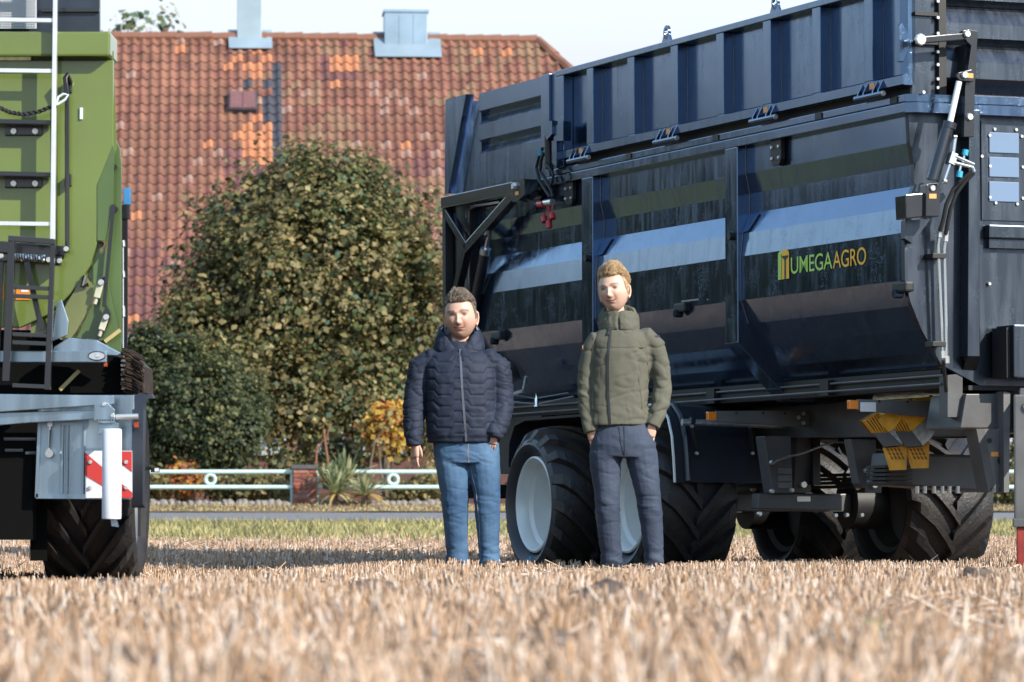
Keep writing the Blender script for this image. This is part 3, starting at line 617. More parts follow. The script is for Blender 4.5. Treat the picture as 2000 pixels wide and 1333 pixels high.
# ================================================================== BLACK TIPPING TRAILER
def wet_black(name, base, rough, droplet=.25):
    m = mat(name, base, rough, .92, coat=0.12, ior=1.5, spec=.5)
    nt = m.node_tree; b = nt.nodes['Principled BSDF']; b.inputs['Coat IOR'].default_value = 1.5
    tc = nt.nodes.new('ShaderNodeTexCoord')
    vo = nt.nodes.new('ShaderNodeTexVoronoi'); vo.inputs['Scale'].default_value = 95; vo.inputs['Randomness'].default_value = 1
    mr = nt.nodes.new('ShaderNodeMapRange'); mr.inputs['From Min'].default_value = 0.0; mr.inputs['From Max'].default_value = .28; mr.inputs['To Min'].default_value = 1; mr.inputs['To Max'].default_value = 0
    no = nt.nodes.new('ShaderNodeTexNoise'); no.inputs['Scale'].default_value = 5; no.inputs['Detail'].default_value = 5
    cr = nt.nodes.new('ShaderNodeMapRange'); cr.inputs['From Min'].default_value = .48; cr.inputs['From Max'].default_value = .62
    mu = nt.nodes.new('ShaderNodeMath'); mu.operation = 'MULTIPLY'
    big = nt.nodes.new('ShaderNodeTexNoise'); big.inputs['Scale'].default_value = 1.3; big.inputs['Detail'].default_value = 2
    bp0 = nt.nodes.new('ShaderNodeBump'); bp0.inputs['Strength'].default_value = .045; bp0.inputs['Distance'].default_value = .05
    bp = nt.nodes.new('ShaderNodeBump'); bp.inputs['Strength'].default_value = droplet; bp.inputs['Distance'].default_value = .004
    k = nt.links.new
    k(tc.outputs['Object'], vo.inputs['Vector']); k(tc.outputs['Object'], no.inputs['Vector']); k(tc.outputs['Object'], big.inputs['Vector'])
    k(vo.outputs['Distance'], mr.inputs['Value']); k(no.outputs['Fac'], cr.inputs['Value']); k(mr.outputs[0], mu.inputs[0]); k(cr.outputs[0], mu.inputs[1])
    k(big.outputs['Fac'], bp0.inputs['Height']); k(mu.outputs[0], bp.inputs['Height']); k(bp0.outputs[0], bp.inputs['Normal']); k(bp.outputs[0], b.inputs['Normal']); k(bp.outputs[0], b.inputs['Coat Normal'])
    # faint streaks of dried dust
    st_ = nt.nodes.new('ShaderNodeTexNoise'); st_.inputs['Scale'].default_value = 3; st_.inputs['Detail'].default_value = 6
    mp = nt.nodes.new('ShaderNodeMapping'); mp.inputs['Scale'].default_value = (6, 6, .7); r2 = nt.nodes.new('ShaderNodeMapRange')
    r2.inputs['From Min'].default_value = .4; r2.inputs['From Max'].default_value = .75; r2.inputs['To Min'].default_value = rough; r2.inputs['To Max'].default_value = rough + .16
    k(tc.outputs['Object'], mp.inputs['Vector']); k(mp.outputs[0], st_.inputs['Vector']); k(st_.outputs['Fac'], r2.inputs['Value']); k(r2.outputs[0], b.inputs['Roughness'])
    return m
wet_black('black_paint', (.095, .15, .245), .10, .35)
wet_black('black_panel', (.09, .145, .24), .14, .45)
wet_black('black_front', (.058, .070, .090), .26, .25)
mat('black_gloss', (.014, .016, .021), .22, coat=.6, var=.2, bump=.03, bscale=30)
mat('chassis_grey', (.070, .070, .072), .42, spec=.5, var=.25, vscale=3, bump=.06, bscale=40)
mat('grey_steel', (.13, .13, .128), .45, .1, var=.2, vscale=4)
mat('black_matte', (.010, .010, .011), .55, var=.3)
mat('rubber', (.022, .022, .024), .62, base2=(.045, .04, .038), vscale=7, bump=.25, bscale=50)
mat('tyre_wall', (.020, .022, .027), .45, base2=(.032, .032, .036), vscale=5, bump=.08, bscale=40)
mat('tyre_mud', (.030, .024, .020), .52, base2=(.012, .013, .016), vscale=6, bump=.5, bscale=45)
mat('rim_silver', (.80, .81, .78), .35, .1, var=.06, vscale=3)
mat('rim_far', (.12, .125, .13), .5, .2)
mat('chrome', (.75, .77, .78), .12, 1.0)
mat('steel_pipe', (.62, .64, .64), .25, .9)
mat('galvanised', (.50, .56, .60), .34, .85, var=.16, vscale=26, detail=1)
mat('bolt_steel', (.66, .66, .63), .3, .7)
mat('orange_lamp', (.90, .25, .02), .25, coat=.6)
mat('orange_sticker', (.80, .33, .08), .5)
mat('white_plate', (.75, .76, .77), .4)
mat('cap_blue', (.03, .34, .50), .35); mat('cap_red', (.45, .025, .03), .35)
mat('pane_blue', (.16, .24, .36), .08, spec=.8, coat=.6)
mat('logo_green', (.50, .76, .16), .6, spec=.2); mat('logo_orange', (1.0, .55, .07), .6, spec=.2)
mat('jack_red', (.28, .035, .025), .5, var=.2); mat('red_white_dark', (.03, .03, .03), .6)
mat('chock_yellow', (.86, .42, .045), .45, var=.15, vscale=12); mat('seam_grey', (.22, .22, .23), .4, .3)

_r = ray(-2230, 1040).normalized(); AX = -_r
NO = AX.cross(Vector((0, 0, 1))).normalized(); NO = NO if NO.x < 0 else -NO
INW = -NO; UPV = AX.cross(INW); UPV = UPV if UPV.z > 0 else -UPV
_P0 = at(1766.6, 200.8, 27.0); OO = _P0 - UPV * (_P0.z / UPV.z)
TM = Matrix(((AX.x, INW.x, UPV.x, OO.x), (AX.y, INW.y, UPV.y, OO.y), (AX.z, INW.z, UPV.z, OO.z), (0, 0, 0, 1)))
def lv(px, py, v=0.0):
    d = ray(px, py); q = OO + INW * v; t = (q - CAMV).dot(INW) / d.dot(INW); P = CAMV + d * t - OO
    return Vector((P.dot(AX), v, P.dot(UPV)))
def lu(px, py, u=0.0):
    d = ray(px, py); q = OO + AX * u; t = (q - CAMV).dot(AX) / d.dot(AX); P = CAMV + d * t - OO
    return Vector((u, P.dot(INW), P.dot(UPV)))
BT = empty('black_trailer', matrix=TM)
tag(BT, 'large glossy black agricultural tipping trailer with high sides, right', 'trailer')
W_ = 2.5
def bq(name, m, fn, parent=None, **k): b = MB(); fn(b); return b.build(name, m, parent or BT, **k)
def plate_u(name, m, pts, u, th, parent=None, **k):   # seen from the front: photo outline on the plane u, extruded rearwards
    return bq(name, m, lambda b: b.prism([lu(px, py, u) for px, py in pts], (-th, 0, 0)), parent, **k)
def plate_v(name, m, pts, v, th, parent=None, **k):   # seen from the side: photo outline on the plane v, extruded inwards
    return bq(name, m, lambda b: b.prism([lv(px, py, v) for px, py in pts], (0, th, 0)), parent, **k)
def bolts(pts, r=.016, h=.018, ax=(1, 0, 0), parent=None, m='bolt_steel', name='bolt'):
    for p in pts:
        p = Vector(p); b = MB(); b.lathe([(0, h), (r * .8, h), (r, h * .6), (r, -.002)], p, ax, 8); b.build(name, m, parent or BT, smooth=True)
# ---- tub: folded side sheets
half = [(.075, 3.075), (.075, 2.876), (.105, 2.73), (.105, 2.585), (.050, 2.44), (.030, 2.27), (.032, 1.95), (.09, 1.78), (.17, 1.62), (.27, 1.47), (.38, 1.36), (.62, 1.25)]
loop = [(v, z) for v, z in half] + [(W_ - v, z) for v, z in reversed(half)]
U0, U1 = -8.25, -.06
def tubf(b):
    n = len(loop); vs = [(U0, v, z) for v, z in loop] + [(U1, v, z) for v, z in loop]
    b.add(vs, [(i, i + 1, n + i + 1, n + i) for i in range(n - 1)] + [(n - 1, 0, n, 2 * n - 1)])
    b.add([(U0, v, z) for v, z in loop], [tuple(range(n))])
tub = bq('tub', 'black_paint', tubf)
# ---- rims / beams round the top of the tub
bq('top_beam', 'black_paint', lambda b: b.box((U0 - .05, 0, 3.072), (0, .13, 3.138)), bevel=.006)
bq('top_ledge', 'black_paint', lambda b: b.box((-6.1, .012, 3.146), (-.02, .14, 3.196)), bevel=.005)
bq('top_beam', 'black_paint', lambda b: b.box((U0, W_ - .13, 3.072), (0, W_, 3.196)), bevel=.006)
for px, py in ((1228, 305), (1398, 266), (1599, 223), (1746, 193)):
    c = lv(px, py, .01); bq('drain_slot', 'black_matte', lambda b: b.box((c.x - .05, .004, 3.15), (c.x + .05, .0125, 3.192)))
bq('flap_seal', 'black_matte', lambda b: b.box((-6.0, .10, 3.15), (-.04, .125, 3.28)))
# ---- folding side extension (flap)
FLAP = bq('side_flap', 'black_panel', lambda b: b.box((-6.0, .085, 3.26), (-.03, .11, 3.97)))
def fl(name, fn, m='black_panel', **k): return bq(name, m, fn, FLAP, **k)
fl('top_rail', lambda b: b.box((-6.02, -.005, 3.937), (0, .115, 3.985)), bevel=.006)
fl('bottom_rail', lambda b: b.prism([(-5.9, .0, 3.258), (-5.9, -.012, 3.262), (-5.9, -.012, 3.322), (-5.9, .0, 3.332), (-5.9, .08, 3.332), (-5.9, .08, 3.258)], (5.9, 0, 0)))
for uf in (-5.263, -4.465, -3.657, -2.843, -2.051, -1.257, -.464):
    p_ = fl('flap_post', lambda b: b.box((uf - .125, 0.0, 3.333), (uf, .0848, 3.9365)), bevel=.005)
    bq('weld_seam', 'seam_grey', lambda b: b.tube([(uf + .001, .0845, 3.34), (uf + .001, .0845, 3.93)], .0022, 5), p_)
fl('end_post', lambda b: b.box((-6.02, -.002, 3.1965), (-5.86, .0848, 3.936)), bevel=.006)
fl('end_post', lambda b: b.prism([(-.06, 0, 3.333), (0, .03, 3.333), (0, .0848, 3.333), (-.06, .0848, 3.333)], (0, 0, .6035)))
for px, top in ((1303, 60), (1515, 2)):
    c = lv(px, top + 22, 0.05)
    ey = MB(); ey.lathe([(.03, -.008), (.055, -.008), (.055, .008), (.03, .008)], (c.x, .05, 3.985 + .08), (0, 1, 0), 16, closed=True); ey.prism([(c.x - .09, .042, 3.984), (c.x + .09, .042, 3.984), (c.x + .045, .042, 4.055), (c.x - .045, .042, 4.055)], (0, .016, 0)); ey.build('lifting_eye', 'black_paint', FLAP, smooth=True)
# hinges with orange stickers
for a_, b_ in ((1117, 1157), (1287, 1328), (1474, 1522), (1680, 1732)):
    uc = (lv(a_, 0, 0).x + lv(b_, 0, 0).x) / 2
    hg = bq('hinge', 'black_paint', lambda b: b.cyl((uc - .20, -.035, 3.222), (uc + .20, -.035, 3.222), .022, 12), FLAP, smooth=True)
    for s_ in (-.15, -.07, .07, .15):
        bq('lug', 'black_paint', lambda b: b.prism([(uc + s_, -.012, 3.32), (uc + s_, -.013, 3.25), (uc + s_, -.055, 3.215), (uc + s_, -.05, 3.25)], (.014, 0, 0)), hg)
    bolts([(uc + .2, -.035, 3.222)], .02, .014, (1, 0, 0), hg, name='pin')
    bq('sticker', 'orange_sticker', lambda b: b.box((uc - .035, -.0155, 3.272), (uc + .035, -.0125, 3.312)), hg)
# ---- ribbed rear quarter of the side extension
def zig(axis0, axis1, segs, out, deep, z0, z1, along='u', back=.05):
    """sheet with inward steps: segs = list of (z_top, z_bottom) of the dark undercuts"""
    P = [(out, z1)]
    for zt, zb in segs: P += [(out, zt), (deep, zb), (out + (deep - out) * .8, zb - .02), (out, zb - .075)]
    P += [(out, z0)]; bkp = [(deep + (deep - out) * .0 + back * (1 if deep > out else -1), z0), (deep + back * (1 if deep > out else -1), z1)]
    return P + bkp
zr = lambda py: lv(1050, py, 0.0).z
Pz = zig(0, 0, [(zr(187), zr(197)), (zr(246), zr(256))], .012, .065, 3.14, 3.975)
RQ = bq('rear_side_panel', 'black_panel', lambda b: b.prism([(-7.72, v, z) for v, z in Pz], (1.365, 0, 0)))
sl = [lv(923, 182, .0), lv(938, 180, .0), lv(897, 372, .0), lv(880, 385, .0)]
bq('slanted_panel', 'black_panel', lambda b: b.prism([(-7.72, .03, 3.97), (-7.70, .03, 3.142), (-8.16, .03, 3.142)], (0, .04, 0)), RQ)
bq('rear_plate', 'black_panel', lambda b: b.prism([(-8.36, -.045, 3.985), (-7.88, -.045, 3.985), (-8.30, -.045, 3.17), (-8.38, -.045, 3.17)], (0, .075, 0)), RQ)
bq('corner_post', 'black_paint', lambda b: b.box((-6.345, .004, 3.14), (-6.18, .10, 3.985)), RQ, bevel=.006)
bq('corner_post', 'black_panel', lambda b: b.box((-6.178, .03, 3.14), (-6.03, .10, 3.985)), RQ, bevel=.006)
bq('tailgate', 'black_panel', lambda b: b.prism([(-8.34, .06, 3.98), (-8.40, .06, 3.1), (-8.36, .30, 1.45), (-8.36, 2.2, 1.45), (-8.40, 2.44, 3.1), (-8.34, 2.44, 3.98)], (.05, 0, 0)))
bq('far_side_flap', 'black_panel', lambda b: b.box((-8.0, W_ - .11, 3.2), (-.03, W_ - .06, 3.975)))
# ---- bay pillars, running down and tucking in under the tub
for pa, pb in ((1136, 1157), (1416, 1440)):
    ua, ub = lv(pa, 480).x, lv(pb, 480).x
    pil = bq('pillar', 'black_paint', lambda b: b.prism([(ua, 0.0, 3.0715), (ua, 0.0, 1.64), (ua, .42, 1.22), (ua, .62, 1.22), (ua, .62, 1.40), (ua, .2, 1.70), (ua, .13, 2.0), (ua, .15, 3.0715)], (ub - ua, 0, 0)), bevel=.006)
    bq('weld_seam', 'seam_grey', lambda b: b.tube([(ub + .001, v - .003, z) for v, z in half[:8]], .0028, 5), pil)
    c = lv((pa + pb) / 2 + 2, 462 if pa > 1300 else 505)
    bq('plug', 'black_matte', lambda b: b.cyl((c.x, -.03, c.z), (c.x, .0, c.z), .03, 12), pil, smooth=True)
    bq('gusset', 'black_paint', lambda b: b.prism([(ub + .002, .052, 2.44), (ub + .002, .104, 2.58), (ub + .19, .098, 2.565), (ub + .10, .054, 2.45)], (0, -.012, .002)), pil)
# ---- short hanger plates under the beam, latch castings on the tub
for px in (1512, 1108):
    c = lv(px, 300 if px > 1300 else 385, .03)
    hp = bq('hanger_plate', 'black_matte', lambda b: b.prism([(c.x - .06, .03, 3.07), (c.x + .11, .03, 3.07), (c.x + .11, .03, 2.93), (c.x + .08, .03, 2.89), (c.x - .03, .03, 2.89), (c.x - .06, .03, 2.93)], (0, .03, 0)))
    for du in (-.03, .08):
        for z in (3.02, 2.94): bolts([(c.x + du, .03, z)], .014, .012, (0, -1, 0), hp)
for px, py in ((1335, 600), (1765, 560), (975, 655)):
    c = lv(px, py, .03); lc = bq('latch_casting', 'black_matte', lambda b: b.chamfer_box((c.x - .10, -.01, c.z - .04), (c.x + .10, .06, c.z + .03), .015))
    bq('lug', 'black_paint', lambda b: b.cyl((c.x - .03, -.03, c.z - .05), (c.x - .03, .03, c.z - .05), .03, 10), lc, smooth=True)
    if 1300 < px < 1400: bq('handle', 'steel_pipe', lambda b: b.box((c.x + .05, -.012, c.z + .032), (c.x + .34, .0, c.z + .044)), lc)
# ---- lettering on the middle bay
def text_mesh(name, s, m, u0, u1, z0, zt, parent, v):
    cu = bpy.data.curves.new(name, 'FONT'); cu.body = s; cu.extrude = .0; cu.offset = .004; cu.space_character = .96
    tmp = bpy.data.objects.new(name, cu); COL.objects.link(tmp); dg = bpy.context.evaluated_depsgraph_get(); dg.update()
    me = bpy.data.meshes.new_from_object(tmp.evaluated_get(dg)); bpy.data.objects.remove(tmp)
    co = np.array([q.co[:] for q in me.vertices]); mn, mx = co.min(0), co.max(0)
    for q in me.vertices:
        t = (q.co.x - mn[0]) / (mx[0] - mn[0]); h = (q.co.y - mn[1]) / (mx[1] - mn[1]); q.co = (u0 + (u1 - u0) * t, v, z0 + (zt - z0) * h)
    me.materials.clear(); me.materials.append(MATS[m]); o = bpy.data.objects.new(name, me); COL.objects.link(o); o.parent = parent; return o
lg = lambda px, py: lv(px, py, .028)
zb_, zt_ = lg(1560, 534).z, lg(1560, 501).z
LGV = .0262
text_mesh('lettering', 'UMEGA', 'logo_green', lg(1545, 520).x, lg(1626, 510).x, zb_, zt_, tub, LGV)
text_mesh('lettering', 'AGRO', 'logo_orange', lg(1627, 510).x, lg(1692, 500).x, zb_, zt_, tub, LGV)
e0, e1 = lg(1520, 520).x, lg(1542, 515).x; ez0, ez1 = lg(1530, 546).z, lg(1530, 488).z; ew = e1 - e0
def arch(b, x0, x1, za, zb2, v):
    r_ = (x1 - x0) / 2; hh = r_ * .55
    pts = [(x0, za), (x1, za)] + [(x0 + r_ + r_ * math.cos(t), zb2 - hh + hh * math.sin(t)) for t in np.linspace(0, math.pi, 10)]
    b.add([(p[0], v, p[1]) for p in pts], [tuple(range(len(pts)))])
bq('emblem', 'logo_green', lambda b: arch(b, e0, e0 + ew * .62, ez0, ez1 - .004, LGV), tub)
bq('emblem', 'logo_orange', lambda b: arch(b, e0 + ew * .34, e1, ez0, ez1, LGV - .002), tub)
def em_dark(b):
    c0 = e0 + ew * .67; v = LGV - .004
    b.add([(c0 - .012, v, ez0 - .001), (c0 + .012, v, ez0 - .001), (c0 + .012, v, ez1 - .075), (c0 + .05, v, ez1 - .055), (c0 + .05, v, ez1 - .045), (c0 - .05, v, ez1 - .045), (c0 - .05, v, ez1 - .055), (c0 - .012, v, ez1 - .075)], [tuple(range(8))])
    b.add([(e0 + ew * .32, v, ez0 - .001), (e0 + ew * .355, v, ez0 - .001), (e0 + ew * .355, v, ez1 - .03), (e0 + ew * .32, v, ez1 - .03)], [(0, 1, 2, 3)])
bq('emblem', 'red_white_dark', em_dark, tub)

# ---- tailgate lifting arm at the rear (Y-shaped) with its ram
AV = -.08
arm = bq('tailgate_arm', 'black_gloss', lambda b: b.beam(lv(870, 397, AV), lv(1012, 367, AV), .09, .10), bevel=.008)
bq('brace', 'black_gloss', lambda b: b.beam(lv(872, 412, AV), lv(916, 482, AV), .07, .075), arm, bevel=.008)
bq('brace', 'black_gloss', lambda b: b.beam(lv(1008, 380, AV), lv(914, 486, AV), .07, .085), arm, bevel=.008)
bq('brace', 'black_gloss', lambda b: b.beam(lv(915, 478, AV), lv(886, 600, AV), .07, .08), arm, bevel=.008)
bq('brace', 'black_matte', lambda b: b.beam(lv(874, 405, AV), lv(876, 800, AV), .07, .07), arm)
bq('hinge_plate', 'black_gloss', lambda b: b.prism([lv(1000, 352, AV - .06), lv(1024, 350, AV - .06), lv(1025, 380, AV - .06), lv(1012, 392, AV - .06), lv(1000, 395, AV - .06)], (0, .12, 0)), arm)
c = lv(1007, 364, AV - .06); bolts([c], .034, .03, (0, -1, 0), arm, name='pin'); c = lv(1010, 378, AV - .062); bq('sticker', 'orange_sticker', lambda b: b.box((c.x - .035, c.y - .004, c.z - .015), (c.x + .035, c.y, c.z + .015)), arm)
ram = bq('tailgate_ram', 'black_gloss', lambda b: b.cyl(lv(948, 492, -.02), lv(918, 640, -.02), .045, 16), smooth=True)
bq('rod', 'chrome', lambda b: b.cyl(lv(956, 455, -.02), lv(946, 500, -.02), .02, 12), ram, smooth=True)
bq('gland', 'steel_pipe', lambda b: b.cyl(lv(949, 486, -.02), lv(947, 497, -.02), .047, 16), ram, smooth=True); c = lv(953, 454, -.07); bolts([c], .03, .03, (0, -1, 0), ram, name='pin')
for px, m_ in ((912, 'steel_pipe'), (917, 'steel_pipe')):
    bq('brake_pipe', m_, lambda b: b.tube([lv(px + 60, 395, .03), lv(px + 12, 403, .03), lv(px + 2, 408, .03), lv(px, 415, .03), lv(px, 590, .03)], .011, 6), smooth=True)
bq('rear_frame', 'black_matte', lambda b: b.box((-8.30, .02, 1.3), (-7.95, .10, 3.07)))
bq('rear_frame', 'black_matte', lambda b: b.box((-8.42, .0, 1.2), (-8.30, .06, 3.10)))
# flap ram, quick couplers and their hoses at the rear hinge
ram2 = bq('flap_ram', 'black_matte', lambda b: b.cyl(lv(1071, 262, -.05), lv(1072, 330, -.05), .032, 12), smooth=True)
bq('bracket', 'black_panel', lambda b: b.prism([lv(1066, 240, -.09), lv(1078, 236, -.09), lv(1078, 262, -.09), lv(1068, 274, -.09), lv(1061, 258, -.09)], (0, .05, 0)), ram2)
bq('bracket', 'black_panel', lambda b: b.prism([lv(1079, 250, -.07), lv(1100, 237, -.07), lv(1100, 275, -.07), lv(1082, 276, -.07)], (0, .07, 0)), ram2)
bq('sleeve', 'black_panel', lambda b: b.beam(lv(1088, 275, -.03), lv(1088, 326, -.03), .05, .10), ram2)
for k_, (pts, rr) in enumerate([([(1060, 290), (1048, 315), (1047, 340), (1060, 365), (1075, 385)], .014), ([(1062, 300), (1052, 325), (1058, 345), (1075, 362), (1080, 385)], .014), ([(1066, 320), (1080, 335), (1082, 350), (1075, 362)], .012), ([(1030, 388), (1042, 397), (1055, 400)], .013)]):
    P = [lv(x, y, -.08) for x, y in pts]; bq('hose', 'black_matte', lambda b: b.tube([P[0]] + [P[i].lerp(P[i + 1], .5) for i in range(len(P) - 1)] + [P[-1]], rr, 7), ram2, smooth=True)
bq('coupler', 'steel_pipe', lambda b: b.cyl(lv(1064, 397, -.09), lv(1079, 395, -.09), .026, 10), ram2, smooth=True)
for x0, y0, x1, y1 in ((1052, 399, 1062, 399), (1062, 424, 1064, 434), (1072, 432, 1073, 446), (1078, 418, 1080, 428)):
    bq('dust_cap', 'cap_red', lambda b: b.cyl(lv(x0, y0, -.1), lv(x1, y1, -.1), .026, 10), ram2, smooth=True)
for pts in ([(1064, 392), (1068, 390), (1069, 412), (1062, 416), (1063, 424)], [(1072, 396), (1072, 432)], [(1079, 400), (1079, 418)]):
    bq('cap_strap', 'cap_red', lambda b: b.tube([lv(x, y, -.1) for x, y in pts], .006, 5), ram2, smooth=True)
bq('valve_fitting', 'cap_blue', lambda b: b.cyl(lv(1056, 294, -.09), lv(1055, 304, -.09), .02, 8), ram2, smooth=True)

# ---- front wall of the tub and its fittings
FU = -.04
fz = lambda py, px=1950: lu(px, py, 0).z
front_pts = [(.05, 3.10), (.06, 2.88), (.09, 2.73), (.09, 2.585), (.03, 2.43), (.015, 2.27), (.017, 1.95), (.06, 1.80), (.14, 1.62), (.235, 1.47), (.29, 1.386), (.58, 1.25)]
fr_loop = front_pts + [(W_ - v, z) for v, z in reversed(front_pts)]
FW = bq('front_wall', 'black_front', lambda b: b.prism([(FU, v, z) for v, z in fr_loop], (-.05, 0, 0)))
def fp(name, m, fn, **k): return bq(name, m, fn, FW, **k)
fp('corner_rail', 'black_paint', lambda b: b.prism([(0, .003, 3.072), (.05, .07, 3.072), (.06, W_ / 2, 3.072), (-.035, W_ / 2, 3.072), (-.035, .003, 3.072)], (0, 0, .066)))
fp('corner_rail', 'black_paint', lambda b: b.prism([(-.005, .014, 3.146), (.04, .075, 3.146), (.05, W_ / 2, 3.146), (-.035, W_ / 2, 3.146), (-.035, .014, 3.146)], (0, 0, .05)))
zz = [(fz(4), fz(16)), (fz(78), fz(91)), (fz(157), fz(186))]
PF = [(.02, 4.05)]
for zt, zb in zz: PF += [(.02, zt), (-.05, zb), (-.035, zb - .02), (.02, zb - .12)]
PF += [(.02, 3.198), (-.12, 3.198), (-.12, 4.05)]
UW = bq('upper_front_wall', 'black_front', lambda b: b.prism([(u, .30, z) for u, z in PF], (0, W_ - .6, 0)))
bq('corner_plate', 'black_front', lambda b: b.box((-.03, .06, 3.198), (0.0, .245, 4.05)), UW); bq('corner_plate', 'black_front', lambda b: b.box((-.03, W_ - .29, 3.198), (0.02, W_ - .02, 4.05)), UW)
bq('bolt_strip', 'black_matte', lambda b: b.box((-.03, .245, 3.15), (.035, .30, 4.05)), UW)
for py in (28, 84): z = lu(1800, py, 0).z; bq('stiffener', 'black_matte', lambda b: b.box((.0005, .07, z - .012), (.03, .244, z + .012)), UW)
bolts([lu(1831, py, .035) for py in (3, 35, 66, 102, 127, 155, 172)], .013, .012, (1, 0, 0), UW)
bolts([lu(1803, 181, .06)], .014, .014, (1, 0, 0), UW)
# pillars on the front wall
def fbox(name, px0, px1, py0, py1, u0, u1, m='black_front', bev=.006):
    a = lu(px0, py0, u1); c = lu(px1, py1, u1); return fp(name, m, lambda b: b.box((u0, a.y, c.z), (u1, c.y, a.z)), bevel=bev)
P1 = bq('front_pillar', 'black_front', lambda b: b.prism([lu(1893, 215, .07), lu(1914, 215, .07), lu(1914, 697, .07), lu(1890, 697, .07)], (-.11, 0, 0)), FW, bevel=.005)
bq('foot', 'black_matte', lambda b: b.prism([(.069, lu(1890, 697, .07).y, lu(1890, 697, .07).z), (.069, lu(1914, 697, .07).y, lu(1890, 697, .07).z), (-.03, lu(1912, 722, .0).y, lu(1890, 722, 0).z), (-.03, lu(1886, 722, .0).y, lu(1890, 722, 0).z)], (-.012, 0, .0)), FW)
fp('front_rib', 'black_front', lambda b: b.box((-.04, .62, lu(1950, 467, .0).z), (.03, 1.88, lu(1950, 440, .0).z)), bevel=.01)
fp('front_rib', 'black_front', lambda b: b.box((-.0395, .635, lu(1950, 485, .0).z), (.005, 1.865, lu(1950, 467.5, .0).z)))
WIN = fp('window_strip', 'black_front', lambda b: b.box((-.0395, lu(1921, 300, 0).y, lu(1950, 430, 0).z), (-.028, lu(2012, 300, 0).y, lu(1950, 237, 0).z)))
for y0, y1 in ((258, 300), (306, 347), (354, 395)):
    a = lu(1935, y0, 0); c = lu(1993, y1, 0); bq('pane', 'pane_blue', lambda b: b.chamfer_box((-.0275, a.y, c.z), (-.018, c.y, a.z), .004), WIN)
bolts([lu(px, py, -.028) for px, py in ((1942, 253), (1984, 254), (1932, 265), (1995, 267), (1933, 325), (1997, 327), (1933, 386), (1997, 388), (1944, 397), (1986, 399), (1917, 306), (1932, 555))], .013, .012, (1, 0, 0), WIN)
# toolbox at the right edge
tbx = bq('tool_box', 'black_front', lambda b: b.box((.005, lu(1980, 640, .25).y, lu(1980, 738, .25).z), (.25, lu(1980, 640, .25).y + .6, lu(1980, 634, .25).z)), bevel=.01)
a = lu(1966, 640, .2); bq('side_plate', 'black_matte', lambda b: b.prism([(.0, a.y, lu(1966, 738, .2).z), (.2, a.y, lu(1966, 738, .2).z), (.2, a.y, a.z), (.0, a.y, a.z)], (0, .04, 0)), tbx)
# cover lever: swing bracket, lever, ram, valve block, hoses
LU_ = .16
LV = bq('cover_bracket', 'black_gloss', lambda b: b.prism([lu(x, y, LU_) for x, y in ((1893, 58), (1910, 61), (1905, 155), (1903, 225), (1903, 268), (1883, 268), (1885, 175), (1890, 140), (1897, 90), (1889, 82), (1879, 66), (1881, 60))], (-.05, 0, 0)), bevel=.004)
bq('backing', 'black_matte', lambda b: b.prism([lu(x, y, LU_ - .055) for x, y in ((1885, 88), (1894, 90), (1886, 262), (1875, 262))], (-.14, 0, 0)), LV)
bq('lever', 'black_gloss', lambda b: b.prism([lu(x, y, LU_ + .03) for x, y in ((1799, 72), (1881, 65), (1888, 72), (1886, 78), (1800, 85), (1794, 78))], (-.04, 0, 0)), LV, bevel=.006)
bq('lever_foot', 'black_panel', lambda b: b.prism([lu(x, y, .05) for x, y in ((1763, 45), (1778, 76), (1778, 90), (1766, 121), (1757, 121), (1756, 50))], (-.04, 0, 0)), LV, bevel=.004)
bq('ram_clevis', 'black_gloss', lambda b: b.prism([lu(x, y, LU_ + .035) for x, y in ((1872, 142), (1898, 136), (1903, 142), (1902, 160), (1875, 158), (1868, 150))], (-.03, 0, 0)), LV, bevel=.004)
bolts([lu(1797, 78, LU_ + .035)], .042, .022, (1, 0, 0), LV, name='pin'); bolts([lu(1888, 67, LU_ + .035), lu(1883, 147, LU_ + .037), lu(1893, 229, LU_ + .001)], .026, .02, (1, 0, 0), LV, name='pin')
c = lu(1894, 148, LU_ + .036); bq('sticker', 'orange_sticker', lambda b: b.prism([lu(x, y, LU_ + .038) for x, y in ((1888, 143), (1901, 144), (1901, 153), (1888, 152))], (-.003, 0, 0)), LV)
bq('ram_barrel', 'black_gloss', lambda b: b.cyl(lu(1852, 246, LU_ + .06), lu(1822, 352, LU_ + .06), .043, 18), LV, smooth=True)
bq('ram_gland', 'black_gloss', lambda b: b.cyl(lu(1855, 240, LU_ + .06), lu(1852, 252, LU_ + .06), .05, 18), LV, smooth=True)
bq('ram_rod', 'rim_silver', lambda b: b.cyl(lu(1873, 160, LU_ + .06), lu(1854, 246, LU_ + .06), .021, 14), LV, smooth=True)
bq('ram_mount', 'black_gloss', lambda b: b.prism([lu(x, y, LU_ + .05) for x, y in ((1809, 360), (1833, 358), (1838, 366), (1834, 424), (1808, 424))], (-.09, 0, 0)), LV, bevel=.008)
bq('ram_mount', 'black_gloss', lambda b: b.prism([lu(x, y, LU_ + .02) for x, y in ((1768, 380), (1807, 377), (1806, 424), (1770, 428))], (-.15, 0, 0)), LV, bevel=.008)
bq('gusset', 'black_front', lambda b: b.prism([lu(x, y, .03) for x, y in ((1768, 431), (1818, 428), (1782, 476), (1767, 466))], (-.06, 0, 0)), LV)
bolts([lu(1821, 368, LU_ + .052)], .022, .015, (1, 0, 0), LV, name='pin'); bq('sticker', 'orange_sticker', lambda b: b.prism([lu(x, y, LU_ + .053) for x, y in ((1815, 379), (1829, 379), (1829, 388), (1815, 388))], (-.003, 0, 0)), LV)
vb = bq('valve_block', 'steel_pipe', lambda b: b.beam(lu(1862, 300, LU_ + .1), lu(1855, 322, LU_ + .1), .06, .05), bevel=.004)
